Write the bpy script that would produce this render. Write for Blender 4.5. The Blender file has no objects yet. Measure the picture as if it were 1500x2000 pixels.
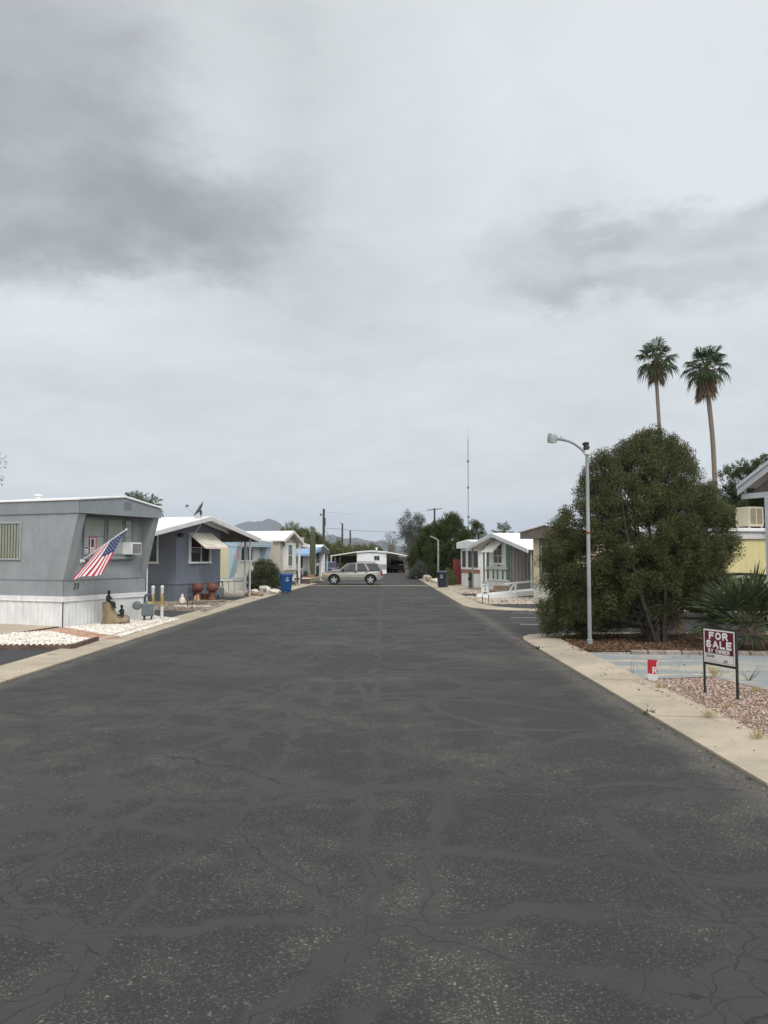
import bpy, bmesh, math, random
import numpy as np
from mathutils import Vector, Matrix

random.seed(7)
rng = np.random.default_rng(11)
scene = bpy.context.scene
col = scene.collection
R = math.radians

# ------------------------------------------------------------------ camera
F_PX, EYE, TILT = 1550.0, 2.05, math.atan(87 / 1550.0)
cam_data = bpy.data.cameras.new('camera')
cam_data.sensor_fit = 'VERTICAL'
cam_data.sensor_height = 24.0
cam_data.lens = 24.0 * F_PX / 2000.0
cam_data.clip_start = 0.1
cam_data.clip_end = 40000
cam = bpy.data.objects.new('camera', cam_data)
col.objects.link(cam)
cam.location = (0, 0, EYE)
cam.rotation_euler = (R(90) + TILT, 0, 0)
scene.camera = cam
scene.render.resolution_x, scene.render.resolution_y = 768, 1024
scene.view_settings.view_transform = 'Standard'
scene.view_settings.look = 'None'
scene.view_settings.exposure = 0.0
scene.view_settings.gamma = 1.0
scene.cycles.max_bounces = 6
scene.cycles.transparent_max_bounces = 12


# ------------------------------------------------------------------ node helper
class NT:
    def __init__(self, tree):
        self.t = tree

    def n(self, typ, ins=None, **props):
        nd = self.t.nodes.new(typ)
        for k, v in props.items():
            setattr(nd, k, v)
        for k, v in (ins or {}).items():
            s = nd.inputs[k]
            if isinstance(v, bpy.types.NodeSocket):
                self.t.links.new(v, s)
            else:
                s.default_value = v
        return nd

    def link(self, a, b):
        self.t.links.new(a, b)

    def math(self, op, a, b=None, c=None, clamp=False):
        nd = self.n('ShaderNodeMath', operation=op, use_clamp=clamp)
        for i, v in enumerate((a, b, c)):
            if v is None:
                continue
            if isinstance(v, bpy.types.NodeSocket):
                self.link(v, nd.inputs[i])
            else:
                nd.inputs[i].default_value = v
        return nd.outputs[0]

    def vmath(self, op, a, b=None, scale=None):
        nd = self.n('ShaderNodeVectorMath', operation=op)
        for i, v in enumerate((a, b)):
            if v is None:
                continue
            if isinstance(v, bpy.types.NodeSocket):
                self.link(v, nd.inputs[i])
            else:
                nd.inputs[i].default_value = v
        if scale is not None:
            nd.inputs['Scale'].default_value = scale
        return nd.outputs['Value'] if op in ('DISTANCE', 'LENGTH', 'DOT_PRODUCT') else nd.outputs[0]

    def mix(self, f, a, b, blend='MIX'):
        nd = self.n('ShaderNodeMix', data_type='RGBA', blend_type=blend)
        for i, v in ((0, f), (6, a), (7, b)):
            if isinstance(v, bpy.types.NodeSocket):
                self.link(v, nd.inputs[i])
            else:
                nd.inputs[i].default_value = v if i == 0 else (*v[:3], 1)
        return nd.outputs[2]

    def noise(self, vec, scale, detail=4, rough=.55, dist=0.0, out='Fac'):
        nd = self.n('ShaderNodeTexNoise', {'Scale': scale, 'Detail': detail, 'Roughness': rough, 'Distortion': dist})
        if vec is not None:
            self.link(vec, nd.inputs['Vector'])
        return nd.outputs[out]

    def smooth(self, v, lo, hi, a=0.0, b=1.0):
        nd = self.n('ShaderNodeMapRange', {1: lo, 2: hi, 3: a, 4: b}, interpolation_type='SMOOTHSTEP')
        self.link(v, nd.inputs[0])
        return nd.outputs[0]

    def ramp(self, v, stops):
        nd = self.n('ShaderNodeValToRGB')
        cr = nd.color_ramp
        while len(cr.elements) < len(stops):
            cr.elements.new(0.5)
        for e, (p, c) in zip(cr.elements, stops):
            e.position = p
            e.color = (*c[:3], 1)
        self.link(v, nd.inputs[0])
        return nd.outputs[0]


def S(r, g, b):
    f = lambda c: (c / 255 / 12.92) if c / 255 <= .04045 else ((c / 255 + .055) / 1.055) ** 2.4
    return (f(r), f(g), f(b))


# ------------------------------------------------------------------ overcast sky + soft sun
SUN_EL, SUN_AZ = R(48), R(166)        # azimuth clockwise from +Y: behind the camera, to the right
world = bpy.data.worlds.new('World')
scene.world = world
world.use_nodes = True
w = NT(world.node_tree)
world.node_tree.nodes.clear()
out = w.n('ShaderNodeOutputWorld')
gen = w.n('ShaderNodeTexCoord').outputs['Generated']
sky = w.n('ShaderNodeTexSky', sky_type='NISHITA', sun_disc=False, sun_elevation=SUN_EL, sun_rotation=SUN_AZ)
bg_sky = w.n('ShaderNodeBackground', {'Color': sky.outputs[0], 'Strength': 0.08})
sep = w.n('ShaderNodeSeparateXYZ', {0: gen})
dx, dy, dz = sep.outputs
# cloud deck: directions projected on a level ceiling so the clouds shrink towards the horizon
hgt = w.math('ADD', w.math('MAXIMUM', dz, 0.0), 0.16)
plane = w.n('ShaderNodeCombineXYZ', {0: w.math('DIVIDE', dx, hgt), 1: w.math('DIVIDE', dy, hgt), 2: 0.3}).outputs[0]
warp = w.vmath('SCALE', w.vmath('SUBTRACT', w.noise(plane, 1.1, 4, out='Color'), (.5, .5, .5)), scale=0.55)
planew = w.vmath('ADD', plane, warp)
n_big = w.noise(planew, 0.62, 5, .5)
n_mid = w.noise(planew, 1.7, 6, .58)
n_fine = w.noise(planew, 5.0, 6, .62)


def bank(px, py, rx, ry, soft, wob):
    """a bank of darker or lighter cloud round one direction of the sky, with a ragged edge"""
    c = direc(px, py)
    v = w.vmath('MULTIPLY', w.vmath('SUBTRACT', w.vmath('ADD', gen, w.vmath('ADD', w.vmath('SCALE', rag, scale=wob), w.vmath('SCALE', rag2, scale=.045))), tuple(c)), (F_PX / rx, F_PX / rx * .6, F_PX / ry))
    return w.smooth(w.vmath('LENGTH', v), 1 + soft, 1 - soft)


def direc(px, py):
    u, v = (px - 750) / F_PX, (1000 - py) / F_PX
    ct, st = math.cos(TILT), math.sin(TILT)
    return Vector((u, ct - v * st, st + v * ct)).normalized()


tone = w.math('ADD', w.math('MULTIPLY', n_big, 0.50), w.math('MULTIPLY', n_mid, 0.44))
tone = w.math('ADD', tone, w.math('MULTIPLY', n_fine, 0.22))
tone = w.math('ADD', tone, 0.125)
rag = w.vmath('SUBTRACT', w.noise(w.n('ShaderNodeMapping', {'Vector': gen, 'Scale': (1, 1, 2.2)}).outputs[0], 5.5, 9, .62, out='Color'), (.5, .5, .5))
rag2 = w.vmath('SUBTRACT', w.noise(w.n('ShaderNodeMapping', {'Vector': gen, 'Scale': (1, 1, 1.8)}).outputs[0], 19.0, 8, .68, out='Color'), (.5, .5, .5))
for (px, py, rx, ry, soft, wob, k) in (
        (230, 240, 430, 330, .8, .12, -.10),
        (110, 90, 340, 220, .8, .12, -.27), (110, 390, 340, 125, .55, .14, -.23), (360, 425, 150, 80, .6, .12, -.16), (70, 505, 130, 50, .5, .10, -.16),
        (430, 200, 95, 140, .8, .10, .20), (50, 262, 120, 36, .8, .10, .12), (190, 625, 270, 75, .8, .12, .17), (560, 590, 250, 100, .8, .14, -.12),
        (1300, 500, 330, 80, .30, .16, -.22), (1130, 410, 110, 60, .5, .16, -.13), (1240, 562, 290, 26, .7, .05, -.13), (1400, 440, 170, 40, .5, .16, -.08),
        (1310, 345, 260, 50, .8, .14, .10), (450, 850, 620, 55, .8, .08, .07), (1250, 140, 330, 180, .8, .14, .10), (820, 330, 160, 260, .8, .14, .05)):
    b = bank(px, py, rx, ry, soft, wob)
    tone = w.math('ADD', tone, w.math('MULTIPLY', b, k))
cloud = w.ramp(tone, [(0.06, S(149, 152, 158)), (0.34, S(182, 186, 191)), (0.58, S(213, 218, 220)), (0.90, S(232, 237, 240))])
low = w.smooth(dz, 0.085, 0.02)
cloud = w.mix(w.math('MULTIPLY', low, .68), cloud, S(196, 202, 211))
# brighter cloud round the hidden sun and overhead
glow = w.smooth(w.vmath('DOT_PRODUCT', gen, (math.sin(SUN_AZ) * math.cos(SUN_EL), math.cos(SUN_AZ) * math.cos(SUN_EL), math.sin(SUN_EL))), .15, 1.0, 1.0, 2.6)
cl = w.n('ShaderNodeVectorMath', {0: cloud}, operation='SCALE')
w.link(glow, cl.inputs['Scale'])
bg_cloud = w.n('ShaderNodeBackground', {'Color': cl.outputs[0], 'Strength': 1.0})
mx = w.n('ShaderNodeMixShader', {0: 0.95, 1: bg_sky.outputs[0], 2: bg_cloud.outputs[0]})
w.link(mx.outputs[0], out.inputs[0])

sun_data = bpy.data.lights.new('sun', 'SUN')
sun_data.energy = 1.5
sun_data.angle = R(12)
sun_data.color = (1.0, 0.965, 0.92)
sun = bpy.data.objects.new('sun', sun_data)
col.objects.link(sun)
sun.rotation_euler = Vector((math.sin(SUN_AZ) * math.cos(SUN_EL), math.cos(SUN_AZ) * math.cos(SUN_EL), math.sin(SUN_EL))).to_track_quat('Z', 'Y').to_euler()


# ------------------------------------------------------------------ plan helpers
def at(px, py, z=0.05):
    """ground point measured off the photograph"""
    u, v = (px - 750) / F_PX, (1000 - py) / F_PX
    ct, st = math.cos(TILT), math.sin(TILT)
    k = (z - EYE) / (st + v * ct)
    return Vector((u * k, (ct - v * st) * k, z))


def high(py, Y):
    v = (1000 - py) / F_PX
    ct, st = math.cos(TILT), math.sin(TILT)
    return EYE + (st + v * ct) / (ct - v * st) * Y


def side(px, py, Y):
    v = (1000 - py) / F_PX
    return (px - 750) / F_PX / (math.cos(TILT) - v * math.sin(TILT)) * Y


# ------------------------------------------------------------------ materials
MATS = {}


def pm(name, c, rough=.6, var=.10, scale=2.5, bump=0.0, bscale=60, metal=0.0, spec=.35, stain=0.0, stain_c=(.10, .085, .065), stretch=(1, 1, 1)):
    if name in MATS:
        return MATS[name]
    m = bpy.data.materials.new(name)
    m.use_nodes = True
    t = NT(m.node_tree)
    p = m.node_tree.nodes['Principled BSDF']
    oc = t.n('ShaderNodeTexCoord').outputs['Object']
    vec = t.n('ShaderNodeMapping', {'Vector': oc, 'Scale': stretch}).outputs[0]
    nz = t.noise(vec, scale, 5, .6)
    dark = tuple(x * (1 - var) for x in c)
    lite = tuple(min(x * (1 + var), .95) for x in c)
    cc = t.mix(t.smooth(nz, .3, .7), dark, lite)
    if stain > 0:
        st = t.n('ShaderNodeMapping', {'Vector': oc, 'Scale': (3.0, 3.0, .45)}).outputs[0]
        sm = t.smooth(t.noise(st, 2.2, 6, .65), .52, .78)
        cc = t.mix(t.math('MULTIPLY', sm, stain), cc, stain_c)
    t.link(cc, p.inputs['Base Color'])
    rr = t.math('ADD', t.math('MULTIPLY', nz, .16), rough - .08)
    t.link(rr, p.inputs['Roughness'])
    p.inputs['Metallic'].default_value = metal
    p.inputs['Specular IOR Level'].default_value = spec
    if bump > 0:
        b = t.n('ShaderNodeBump', {'Strength': bump, 'Distance': .01, 'Height': t.noise(oc, bscale, 4, .6)})
        t.link(b.outputs[0], p.inputs['Normal'])
    MATS[name] = m
    return m


def leaf_mat(name, cols, rough=.55, trans=.25):
    m = bpy.data.materials.new(name)
    m.use_nodes = True
    t = NT(m.node_tree)
    p = m.node_tree.nodes['Principled BSDF']
    rnd = t.n('ShaderNodeNewGeometry').outputs['Random Per Island']
    pos = t.n('ShaderNodeTexCoord').outputs['Object']
    nz = t.noise(pos, 1.3, 3)
    f = t.math('ADD', t.math('MULTIPLY', rnd, .62), t.math('MULTIPLY', t.math('SUBTRACT', nz, .3), .9), clamp=True)
    k = len(cols) - 1
    cc = t.ramp(f, [(i / k, c) for i, c in enumerate(cols)])
    t.link(cc, p.inputs['Base Color'])
    p.inputs['Roughness'].default_value = rough
    p.inputs['Specular IOR Level'].default_value = .25
    tr = t.n('ShaderNodeBsdfTranslucent', {'Color': cc})
    ms = t.n('ShaderNodeMixShader', {0: trans, 1: p.outputs[0], 2: tr.outputs[0]})
    t.link(ms.outputs[0], m.node_tree.nodes['Material Output'].inputs[0])
    return m


def stone_mat(name, cols, rough=.85):
    m = bpy.data.materials.new(name)
    m.use_nodes = True
    t = NT(m.node_tree)
    p = m.node_tree.nodes['Principled BSDF']
    rnd = t.n('ShaderNodeNewGeometry').outputs['Random Per Island']
    k = len(cols) - 1
    t.link(t.ramp(rnd, [(i / k, c) for i, c in enumerate(cols)]), p.inputs['Base Color'])
    p.inputs['Roughness'].default_value = rough
    p.inputs['Specular IOR Level'].default_value = .2
    return m


def gravel_mat(name, cols, scale=28, bump=.8, patch=None, patch_amt=.4):
    """a bed of small stones: cells of their own colour, rounded by the bump"""
    m = bpy.data.materials.new(name)
    m.use_nodes = True
    t = NT(m.node_tree)
    p = m.node_tree.nodes['Principled BSDF']
    pos = t.n('ShaderNodeNewGeometry').outputs['Position']
    vo = t.n('ShaderNodeTexVoronoi', {'Vector': pos, 'Scale': scale, 'Randomness': 1.0})
    g = t.n('ShaderNodeSeparateColor', {0: vo.outputs['Color']}).outputs[0]
    k = len(cols) - 1
    cc = t.ramp(g, [(i / k, c) for i, c in enumerate(cols)])
    gap = t.smooth(vo.outputs['Distance'], .45, .75)
    cc = t.mix(t.math('MULTIPLY', gap, .55), cc, tuple(x * .35 for x in cols[0]))
    if patch:
        cc = t.mix(t.math('MULTIPLY', t.smooth(t.noise(pos, .8, 5, .65), .48, .7), patch_amt), cc, patch)
    t.link(cc, p.inputs['Base Color'])
    p.inputs['Roughness'].default_value = .9
    p.inputs['Specular IOR Level'].default_value = .2
    b = t.n('ShaderNodeBump', {'Strength': bump, 'Distance': .02, 'Height': t.math('SUBTRACT', 1.0, vo.outputs['Distance'])})
    t.link(b.outputs[0], p.inputs['Normal'])
    return m


def glass_mat(name, tint, clear):
    m = bpy.data.materials.new(name)
    m.use_nodes = True
    t = NT(m.node_tree)
    p = m.node_tree.nodes['Principled BSDF']
    p.inputs['Base Color'].default_value = (*tint, 1)
    p.inputs['Roughness'].default_value = .04
    p.inputs['Specular IOR Level'].default_value = .5
    if clear > 0:
        tr = t.n('ShaderNodeBsdfTransparent', {'Color': (.92, .95, .94, 1)})
        gl = t.n('ShaderNodeBsdfGlossy', {'Roughness': .03})
        m1 = t.n('ShaderNodeMixShader', {0: .10, 1: tr.outputs[0], 2: gl.outputs[0]})
        ms = t.n('ShaderNodeMixShader', {0: clear, 1: p.outputs[0], 2: m1.outputs[0]})
        t.link(ms.outputs[0], m.node_tree.nodes['Material Output'].inputs[0])
    return m


# ------------------------------------------------------------------ mesh builder
class Fr:
    """a wall's own frame: u runs left to right seen from outside, d is outwards, z up"""
    def __init__(s, o, d):
        s.o = Vector((o[0], o[1], 0)); s.d = Vector((d[0], d[1], 0)).normalized()
        s.n = Vector((s.d.y, -s.d.x, 0))

    def p(s, u, z, d=0.0):
        return s.o + s.d * u + s.n * d + Vector((0, 0, z))


class MB:
    def __init__(s):
        s.v = []; s.f = []; s.mi = []; s.cur = 0

    def poly(s, pts):
        b = len(s.v)
        s.v += [tuple(p) for p in pts]
        s.f.append(tuple(range(b, b + len(pts)))); s.mi.append(s.cur)
        return s

    def prism(s, pts, vec):
        vec = Vector(vec); n = len(pts); b = len(s.v)
        s.v += [tuple(p) for p in pts] + [tuple(Vector(p) + vec) for p in pts]
        s.f.append(tuple(range(b, b + n))); s.f.append(tuple(range(b + 2 * n - 1, b + n - 1, -1)))
        for i in range(n):
            j = (i + 1) % n
            s.f.append((b + i, b + n + i, b + n + j, b + j))
        s.mi += [s.cur] * (n + 2)
        return s

    def box(s, x0, x1, y0, y1, z0, z1):
        return s.prism([(x0, y0, z0), (x1, y0, z0), (x1, y1, z0), (x0, y1, z0)], (0, 0, z1 - z0))

    def fbox(s, F, u0, u1, z0, z1, d0, d1):
        return s.prism([F.p(u0, z0, d0), F.p(u1, z0, d0), F.p(u1, z1, d0), F.p(u0, z1, d0)], F.n * (d1 - d0))

    def fpoly(s, F, uz, d0, d1):
        return s.prism([F.p(u, z, d0) for u, z in uz], F.n * (d1 - d0))

    def bar(s, p, q, wd, ht=None, up=(0, 0, 1)):
        p, q = Vector(p), Vector(q); ht = ht or wd
        a = (q - p).normalized(); up = Vector(up)
        if abs(a.dot(up)) > .98:
            up = Vector((0, 1, 0))
        r = a.cross(up).normalized(); u = r.cross(a)
        r *= wd / 2; u *= ht / 2
        return s.prism([p - r - u, p + r - u, p + r + u, p - r + u], q - p)

    def tube(s, pts, rad, n=8, cap=True):
        pts = [Vector(p) for p in pts]
        if not hasattr(rad, '__len__'):
            rad = [rad] * len(pts)
        b = len(s.v); ref = None
        for i, p in enumerate(pts):
            a = (pts[min(i + 1, len(pts) - 1)] - pts[max(i - 1, 0)]).normalized()
            if ref is None:
                ref = a.orthogonal().normalized()
            ref = (ref - a * ref.dot(a))
            ref = ref.normalized() if ref.length > 1e-6 else a.orthogonal().normalized()
            o = a.cross(ref)
            for k in range(n):
                t = 2 * math.pi * k / n
                s.v.append(tuple(p + (ref * math.cos(t) + o * math.sin(t)) * rad[i]))
        for i in range(len(pts) - 1):
            for k in range(n):
                k2 = (k + 1) % n
                s.f.append((b + i * n + k, b + i * n + k2, b + (i + 1) * n + k2, b + (i + 1) * n + k)); s.mi.append(s.cur)
        if cap:
            s.f.append(tuple(range(b + n - 1, b - 1, -1))); s.f.append(tuple(range(b + (len(pts) - 1) * n, b + len(pts) * n)))
            s.mi += [s.cur] * 2
        return s

    def lathe(s, prof, n=20, c=(0, 0, 0), axis='z', ribs=0, amp=0):
        b = len(s.v); c = Vector(c)
        for r, h in prof:
            for k in range(n):
                t = 2 * math.pi * k / n
                rr = r * (1 + amp * math.cos(ribs * t)) if ribs else r
                a, o = rr * math.cos(t), rr * math.sin(t)
                q = {'z': (a, o, h), 'x': (h, a, o), 'y': (a, h, o)}[axis]
                s.v.append(tuple(c + Vector(q)))
        for i in range(len(prof) - 1):
            for k in range(n):
                k2 = (k + 1) % n
                s.f.append((b + i * n + k, b + i * n + k2, b + (i + 1) * n + k2, b + (i + 1) * n + k)); s.mi.append(s.cur)
        s.f.append(tuple(range(b + n - 1, b - 1, -1))); s.f.append(tuple(range(b + (len(prof) - 1) * n, b + len(prof) * n)))
        s.mi += [s.cur] * 2
        return s

    def ribs(s, F, u0, u1, z0, z1, pitch, depth, d=0.0, groove=.35):
        """a ribbed metal sheet; z0/z1 numbers or functions of u"""
        fz0 = z0 if callable(z0) else (lambda u: z0)
        fz1 = z1 if callable(z1) else (lambda u: z1)
        us = []; n = max(1, round((u1 - u0) / pitch)); pt = (u1 - u0) / n; g = pt * groove
        for i in range(n):
            a = u0 + i * pt
            us += [(a, d), (a + (pt - g) , d), (a + pt - g * .75, d - depth), (a + pt - g * .25, d - depth)]
        us.append((u1, d))
        b = len(s.v)
        for u, dd in us:
            s.v.append(tuple(F.p(u, fz0(u), dd))); s.v.append(tuple(F.p(u, fz1(u), dd)))
        for i in range(len(us) - 1):
            s.f.append((b + 2 * i, b + 2 * i + 2, b + 2 * i + 3, b + 2 * i + 1)); s.mi.append(s.cur)
        return s

    def build(s, name, mat, parent=None, smooth=False, bevel=0.0, angle=35, recalc=True):
        me = bpy.data.meshes.new(name)
        me.from_pydata(s.v, [], s.f)
        mats = mat if isinstance(mat, (list, tuple)) else [mat]
        for m in mats:
            me.materials.append(m)
        if len(mats) > 1:
            me.polygons.foreach_set('material_index', s.mi)
        if recalc:
            bm = bmesh.new(); bm.from_mesh(me)
            bmesh.ops.recalc_face_normals(bm, faces=bm.faces)
            bm.to_mesh(me); bm.free()
        if smooth:
            me.polygons.foreach_set('use_smooth', [True] * len(me.polygons))
            me.set_sharp_from_angle(angle=R(angle))
        o = bpy.data.objects.new(name, me)
        col.objects.link(o)
        if parent is not None:
            o.parent = parent
        if bevel > 0:
            md = o.modifiers.new('bevel', 'BEVEL')
            md.width = bevel; md.segments = 2; md.limit_method = 'ANGLE'; md.angle_limit = R(40)
        return o


def tag(o, label, cat, group=None, kind=None):
    if label: o['label'] = label
    if cat: o['category'] = cat
    if group: o['group'] = group
    if kind: o['kind'] = kind
    return o


def thing(name, label, cat, loc=(0, 0, 0), rz=0.0, group=None):
    o = bpy.data.objects.new(name, None)
    o.empty_display_size = .2
    col.objects.link(o)
    o.location = loc; o.rotation_euler = (0, 0, rz)
    return tag(o, label, cat, group)


def structure(o):
    o['kind'] = 'structure'
    return o


def np_mesh(name, V, per, mat, parent=None, smooth=False):
    """many separate faces of `per` corners each, from an array"""
    V = np.ascontiguousarray(V, dtype=np.float32).reshape(-1, 3)
    n = len(V) // per
    me = bpy.data.meshes.new(name)
    me.vertices.add(len(V)); me.vertices.foreach_set('co', V.ravel())
    me.loops.add(len(V)); me.loops.foreach_set('vertex_index', np.arange(len(V), dtype=np.int32))
    me.polygons.add(n)
    me.polygons.foreach_set('loop_start', np.arange(0, len(V), per, dtype=np.int32))
    me.polygons.foreach_set('loop_total', np.full(n, per, dtype=np.int32))
    me.materials.append(mat)
    me.update(calc_edges=True); me.validate()
    o = bpy.data.objects.new(name, me)
    col.objects.link(o)
    if parent is not None: o.parent = parent
    return o


def unit(a):
    return a / np.maximum(np.linalg.norm(a, axis=-1, keepdims=True), 1e-9)


def leaf_quads(P, D, length, width, jl=.35):
    """diamond leaves at P pointing along D"""
    n = len(P)
    L = length * (1 + jl * rng.uniform(-1, 1, (n, 1)))
    Wd = width * (1 + jl * rng.uniform(-1, 1, (n, 1)))
    s = unit(np.cross(D, rng.normal(size=(n, 3))))
    return np.stack([P, P + D * L * .5 + s * Wd * .5, P + D * L, P + D * L * .5 - s * Wd * .5], axis=1)


def stones(name, pts, size, mat, label=None, flat=.65):
    """loose stones: distorted octahedra, one object"""
    n = len(pts)
    base = np.array([[1, 0, 0], [0, 1, 0], [-1, 0, 0], [0, -1, 0], [0, 0, 1], [0, 0, -.6]], dtype=np.float32)
    sc = size * np.exp(rng.normal(0, .35, (n, 1, 1)))
    V = base[None] * (1 + rng.uniform(-.35, .35, (n, 6, 3))) * sc
    V[:, :, 2] *= flat
    a = rng.uniform(0, 6.28, n); ca, sa = np.cos(a)[:, None], np.sin(a)[:, None]
    x = V[:, :, 0] * ca - V[:, :, 1] * sa; y = V[:, :, 0] * sa + V[:, :, 1] * ca
    V[:, :, 0], V[:, :, 1] = x, y
    V = (V + np.asarray(pts)[:, None, :]).reshape(-1, 3)
    tri = np.array([[0, 1, 4], [1, 2, 4], [2, 3, 4], [3, 0, 4], [1, 0, 5], [2, 1, 5], [3, 2, 5], [0, 3, 5]])
    T = (tri[None] + (np.arange(n) * 6)[:, None, None]).reshape(-1).astype(np.int32)
    me = bpy.data.meshes.new(name)
    me.vertices.add(len(V)); me.vertices.foreach_set('co', V.astype(np.float32).ravel())
    me.loops.add(len(T)); me.loops.foreach_set('vertex_index', T)
    me.polygons.add(n * 8)
    me.polygons.foreach_set('loop_start', np.arange(0, len(T), 3, dtype=np.int32))
    me.polygons.foreach_set('loop_total', np.full(n * 8, 3, dtype=np.int32))
    me.materials.append(mat); me.update(calc_edges=True)
    o = bpy.data.objects.new(name, me); col.objects.link(o)
    o['kind'] = 'stuff'
    if label: o['label'] = label
    return o


def inside(poly, X, Y):
    r = np.zeros(len(X), bool); n = len(poly); j = n - 1
    for i in range(n):
        xi, yi = poly[i][:2]; xj, yj = poly[j][:2]
        c = ((yi > Y) != (yj > Y)) & (X < (xj - xi) * (Y - yi) / (yj - yi + 1e-12) + xi)
        r ^= c; j = i
    return r


def scatter(poly, dens, z):
    P = np.array([p[:2] for p in poly]); lo, hi = P.min(0), P.max(0)
    n = int((hi - lo).prod() * dens)
    X, Y = rng.uniform(lo[0], hi[0], n), rng.uniform(lo[1], hi[1], n)
    k = inside(poly, X, Y)
    return np.stack([X[k], Y[k], np.full(k.sum(), z)], 1)


def text_mb(mb, txt, size, F, u, z, d, bold=0.0, squash=1.0, align='CENTER', shear=0.0):
    """lettering as thin raised mesh on a wall frame"""
    cu = bpy.data.curves.new('lettering', 'FONT')
    cu.body = txt; cu.size = size; cu.align_x = align; cu.align_y = 'CENTER'
    cu.offset = bold; cu.extrude = .0015; cu.resolution_u = 3; cu.shear = shear
    o = bpy.data.objects.new('lettering', cu)
    me = bpy.data.meshes.new_from_object(o)
    b = len(mb.v)
    for v in me.vertices:
        mb.v.append(tuple(F.p(u + v.co.x * squash, z + v.co.y, d + v.co.z)))
    for p in me.polygons:
        mb.f.append(tuple(b + i for i in p.vertices)); mb.mi.append(mb.cur)
    bpy.data.objects.remove(o); bpy.data.curves.remove(cu); bpy.data.meshes.remove(me)
    return mb


STROKES = {
    'F': ([[(0, 0), (0, 1), (.72, 1)], [(0, .52), (.60, .52)]], .72), 'E': ([[(.74, 0), (0, 0), (0, 1), (.74, 1)], [(0, .52), (.64, .52)]], .74),
    'L': ([[(0, 1), (0, 0), (.70, 0)]], .70), 'I': ([[(0, 0), (0, 1)]], .02), 'T': ([[(.38, 0), (.38, 1)], [(0, 1), (.76, 1)]], .76),
    'O': ([[(.42 + .42 * math.cos(a * math.pi / 8), .5 + .5 * math.sin(a * math.pi / 8)) for a in range(17)]], .84),
    '0': ([[(.34 + .34 * math.cos(a * math.pi / 8), .5 + .5 * math.sin(a * math.pi / 8)) for a in range(17)]], .68),
    'R': ([[(0, 0), (0, 1), (.46, 1), (.66, .93), (.72, .75), (.66, .57), (.46, .48), (0, .48)], [(.42, .48), (.76, 0)]], .76),
    'P': ([[(0, 0), (0, 1), (.46, 1), (.66, .93), (.72, .74), (.66, .55), (.46, .46), (0, .46)]], .72),
    'B': ([[(0, .52), (.46, .52), (.64, .60), (.68, .76), (.62, .92), (.44, 1), (0, 1), (0, 0), (.48, 0), (.68, .09), (.74, .26), (.66, .44), (.46, .52)]], .74),
    'D': ([[(0, 0), (0, 1), (.40, 1), (.64, .88), (.76, .62), (.76, .38), (.64, .12), (.40, 0), (0, 0)]], .76),
    'S': ([[(.72, .80), (.60, .95), (.38, 1), (.15, .95), (.04, .78), (.12, .60), (.38, .51), (.62, .42), (.74, .25), (.64, .07), (.38, 0), (.14, .05), (.02, .22)]], .76),
    'A': ([[(0, 0), (.42, 1), (.84, 0)], [(.16, .32), (.68, .32)]], .84), 'Y': ([[(0, 1), (.4, .45), (.8, 1)], [(.4, .45), (.4, 0)]], .8),
    'W': ([[(0, 1), (.26, 0), (.52, .9), (.78, 0), (1.04, 1)]], 1.04), 'N': ([[(0, 0), (0, 1), (.74, 0), (.74, 1)]], .74), 'M': ([[(0, 0), (0, 1), (.44, .25), (.88, 1), (.88, 0)]], .88),
    'H': ([[(0, 0), (0, 1)], [(.72, 0), (.72, 1)], [(0, .5), (.72, .5)]], .72), '1': ([[(.0, .78), (.22, 1), (.22, 0)]], .3), '2': ([[(.03, .76), (.14, .95), (.36, 1), (.58, .92), (.64, .72), (.50, .48), (.0, 0), (.68, 0)]], .68),
    '3': ([[(.03, .84), (.2, .98), (.42, 1), (.62, .88), (.6, .64), (.32, .53), (.62, .42), (.68, .2), (.5, .02), (.22, 0), (.0, .15)]], .68), '4': ([[(.52, 0), (.52, 1), (0, .3), (.74, .3)]], .74),
    '5': ([[(.62, 1), (.12, 1), (.06, .55), (.36, .62), (.62, .5), (.66, .24), (.48, .03), (.2, 0), (.0, .12)]], .68), ' ': ([], .34)}


def stroke_text(mb, txt, h, width, F, u, z, d, sw, gap=.30, slant=0.0):
    """block lettering h tall, fitted to `width`, strokes sw thick, centred on (u, z)"""
    tot = sum(STROKES[c][1] for c in txt) + gap * (len(txt) - 1) + .0
    ks = (width - sw) / tot; hh = h - sw; x = -(width - sw) / 2; k_ = 0
    for c in txt:
        for line in STROKES[c][0]:
            pts = [(u + x + px * ks + slant * py * hh, z - hh / 2 + py * hh) for px, py in line]
            for i in range(len(pts) - 1):
                (x0, z0), (x1, z1) = pts[i], pts[i + 1]
                dx_, dz_ = x1 - x0, z1 - z0; L_ = math.hypot(dx_, dz_) or 1
                ax, az = dx_ / L_ * sw * .5, dz_ / L_ * sw * .5
                e0 = 1.0 if i == 0 else .55; e1 = 1.0 if i == len(pts) - 2 else .55
                if i == 0 and (abs(dx_) > 1e-4 and abs(dz_) > 1e-4): e0 = .3
                dd = d + .00012 * (k_ % 9); k_ += 1
                mb.poly([F.p(x0 - ax * e0 - az, z0 - az * e0 + ax, dd), F.p(x0 - ax * e0 + az, z0 - az * e0 - ax, dd), F.p(x1 + ax * e1 + az, z1 + az * e1 - ax, dd), F.p(x1 + ax * e1 - az, z1 + az * e1 + ax, dd)])
        x += (STROKES[c][1] + gap) * ks
    return mb

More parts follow.
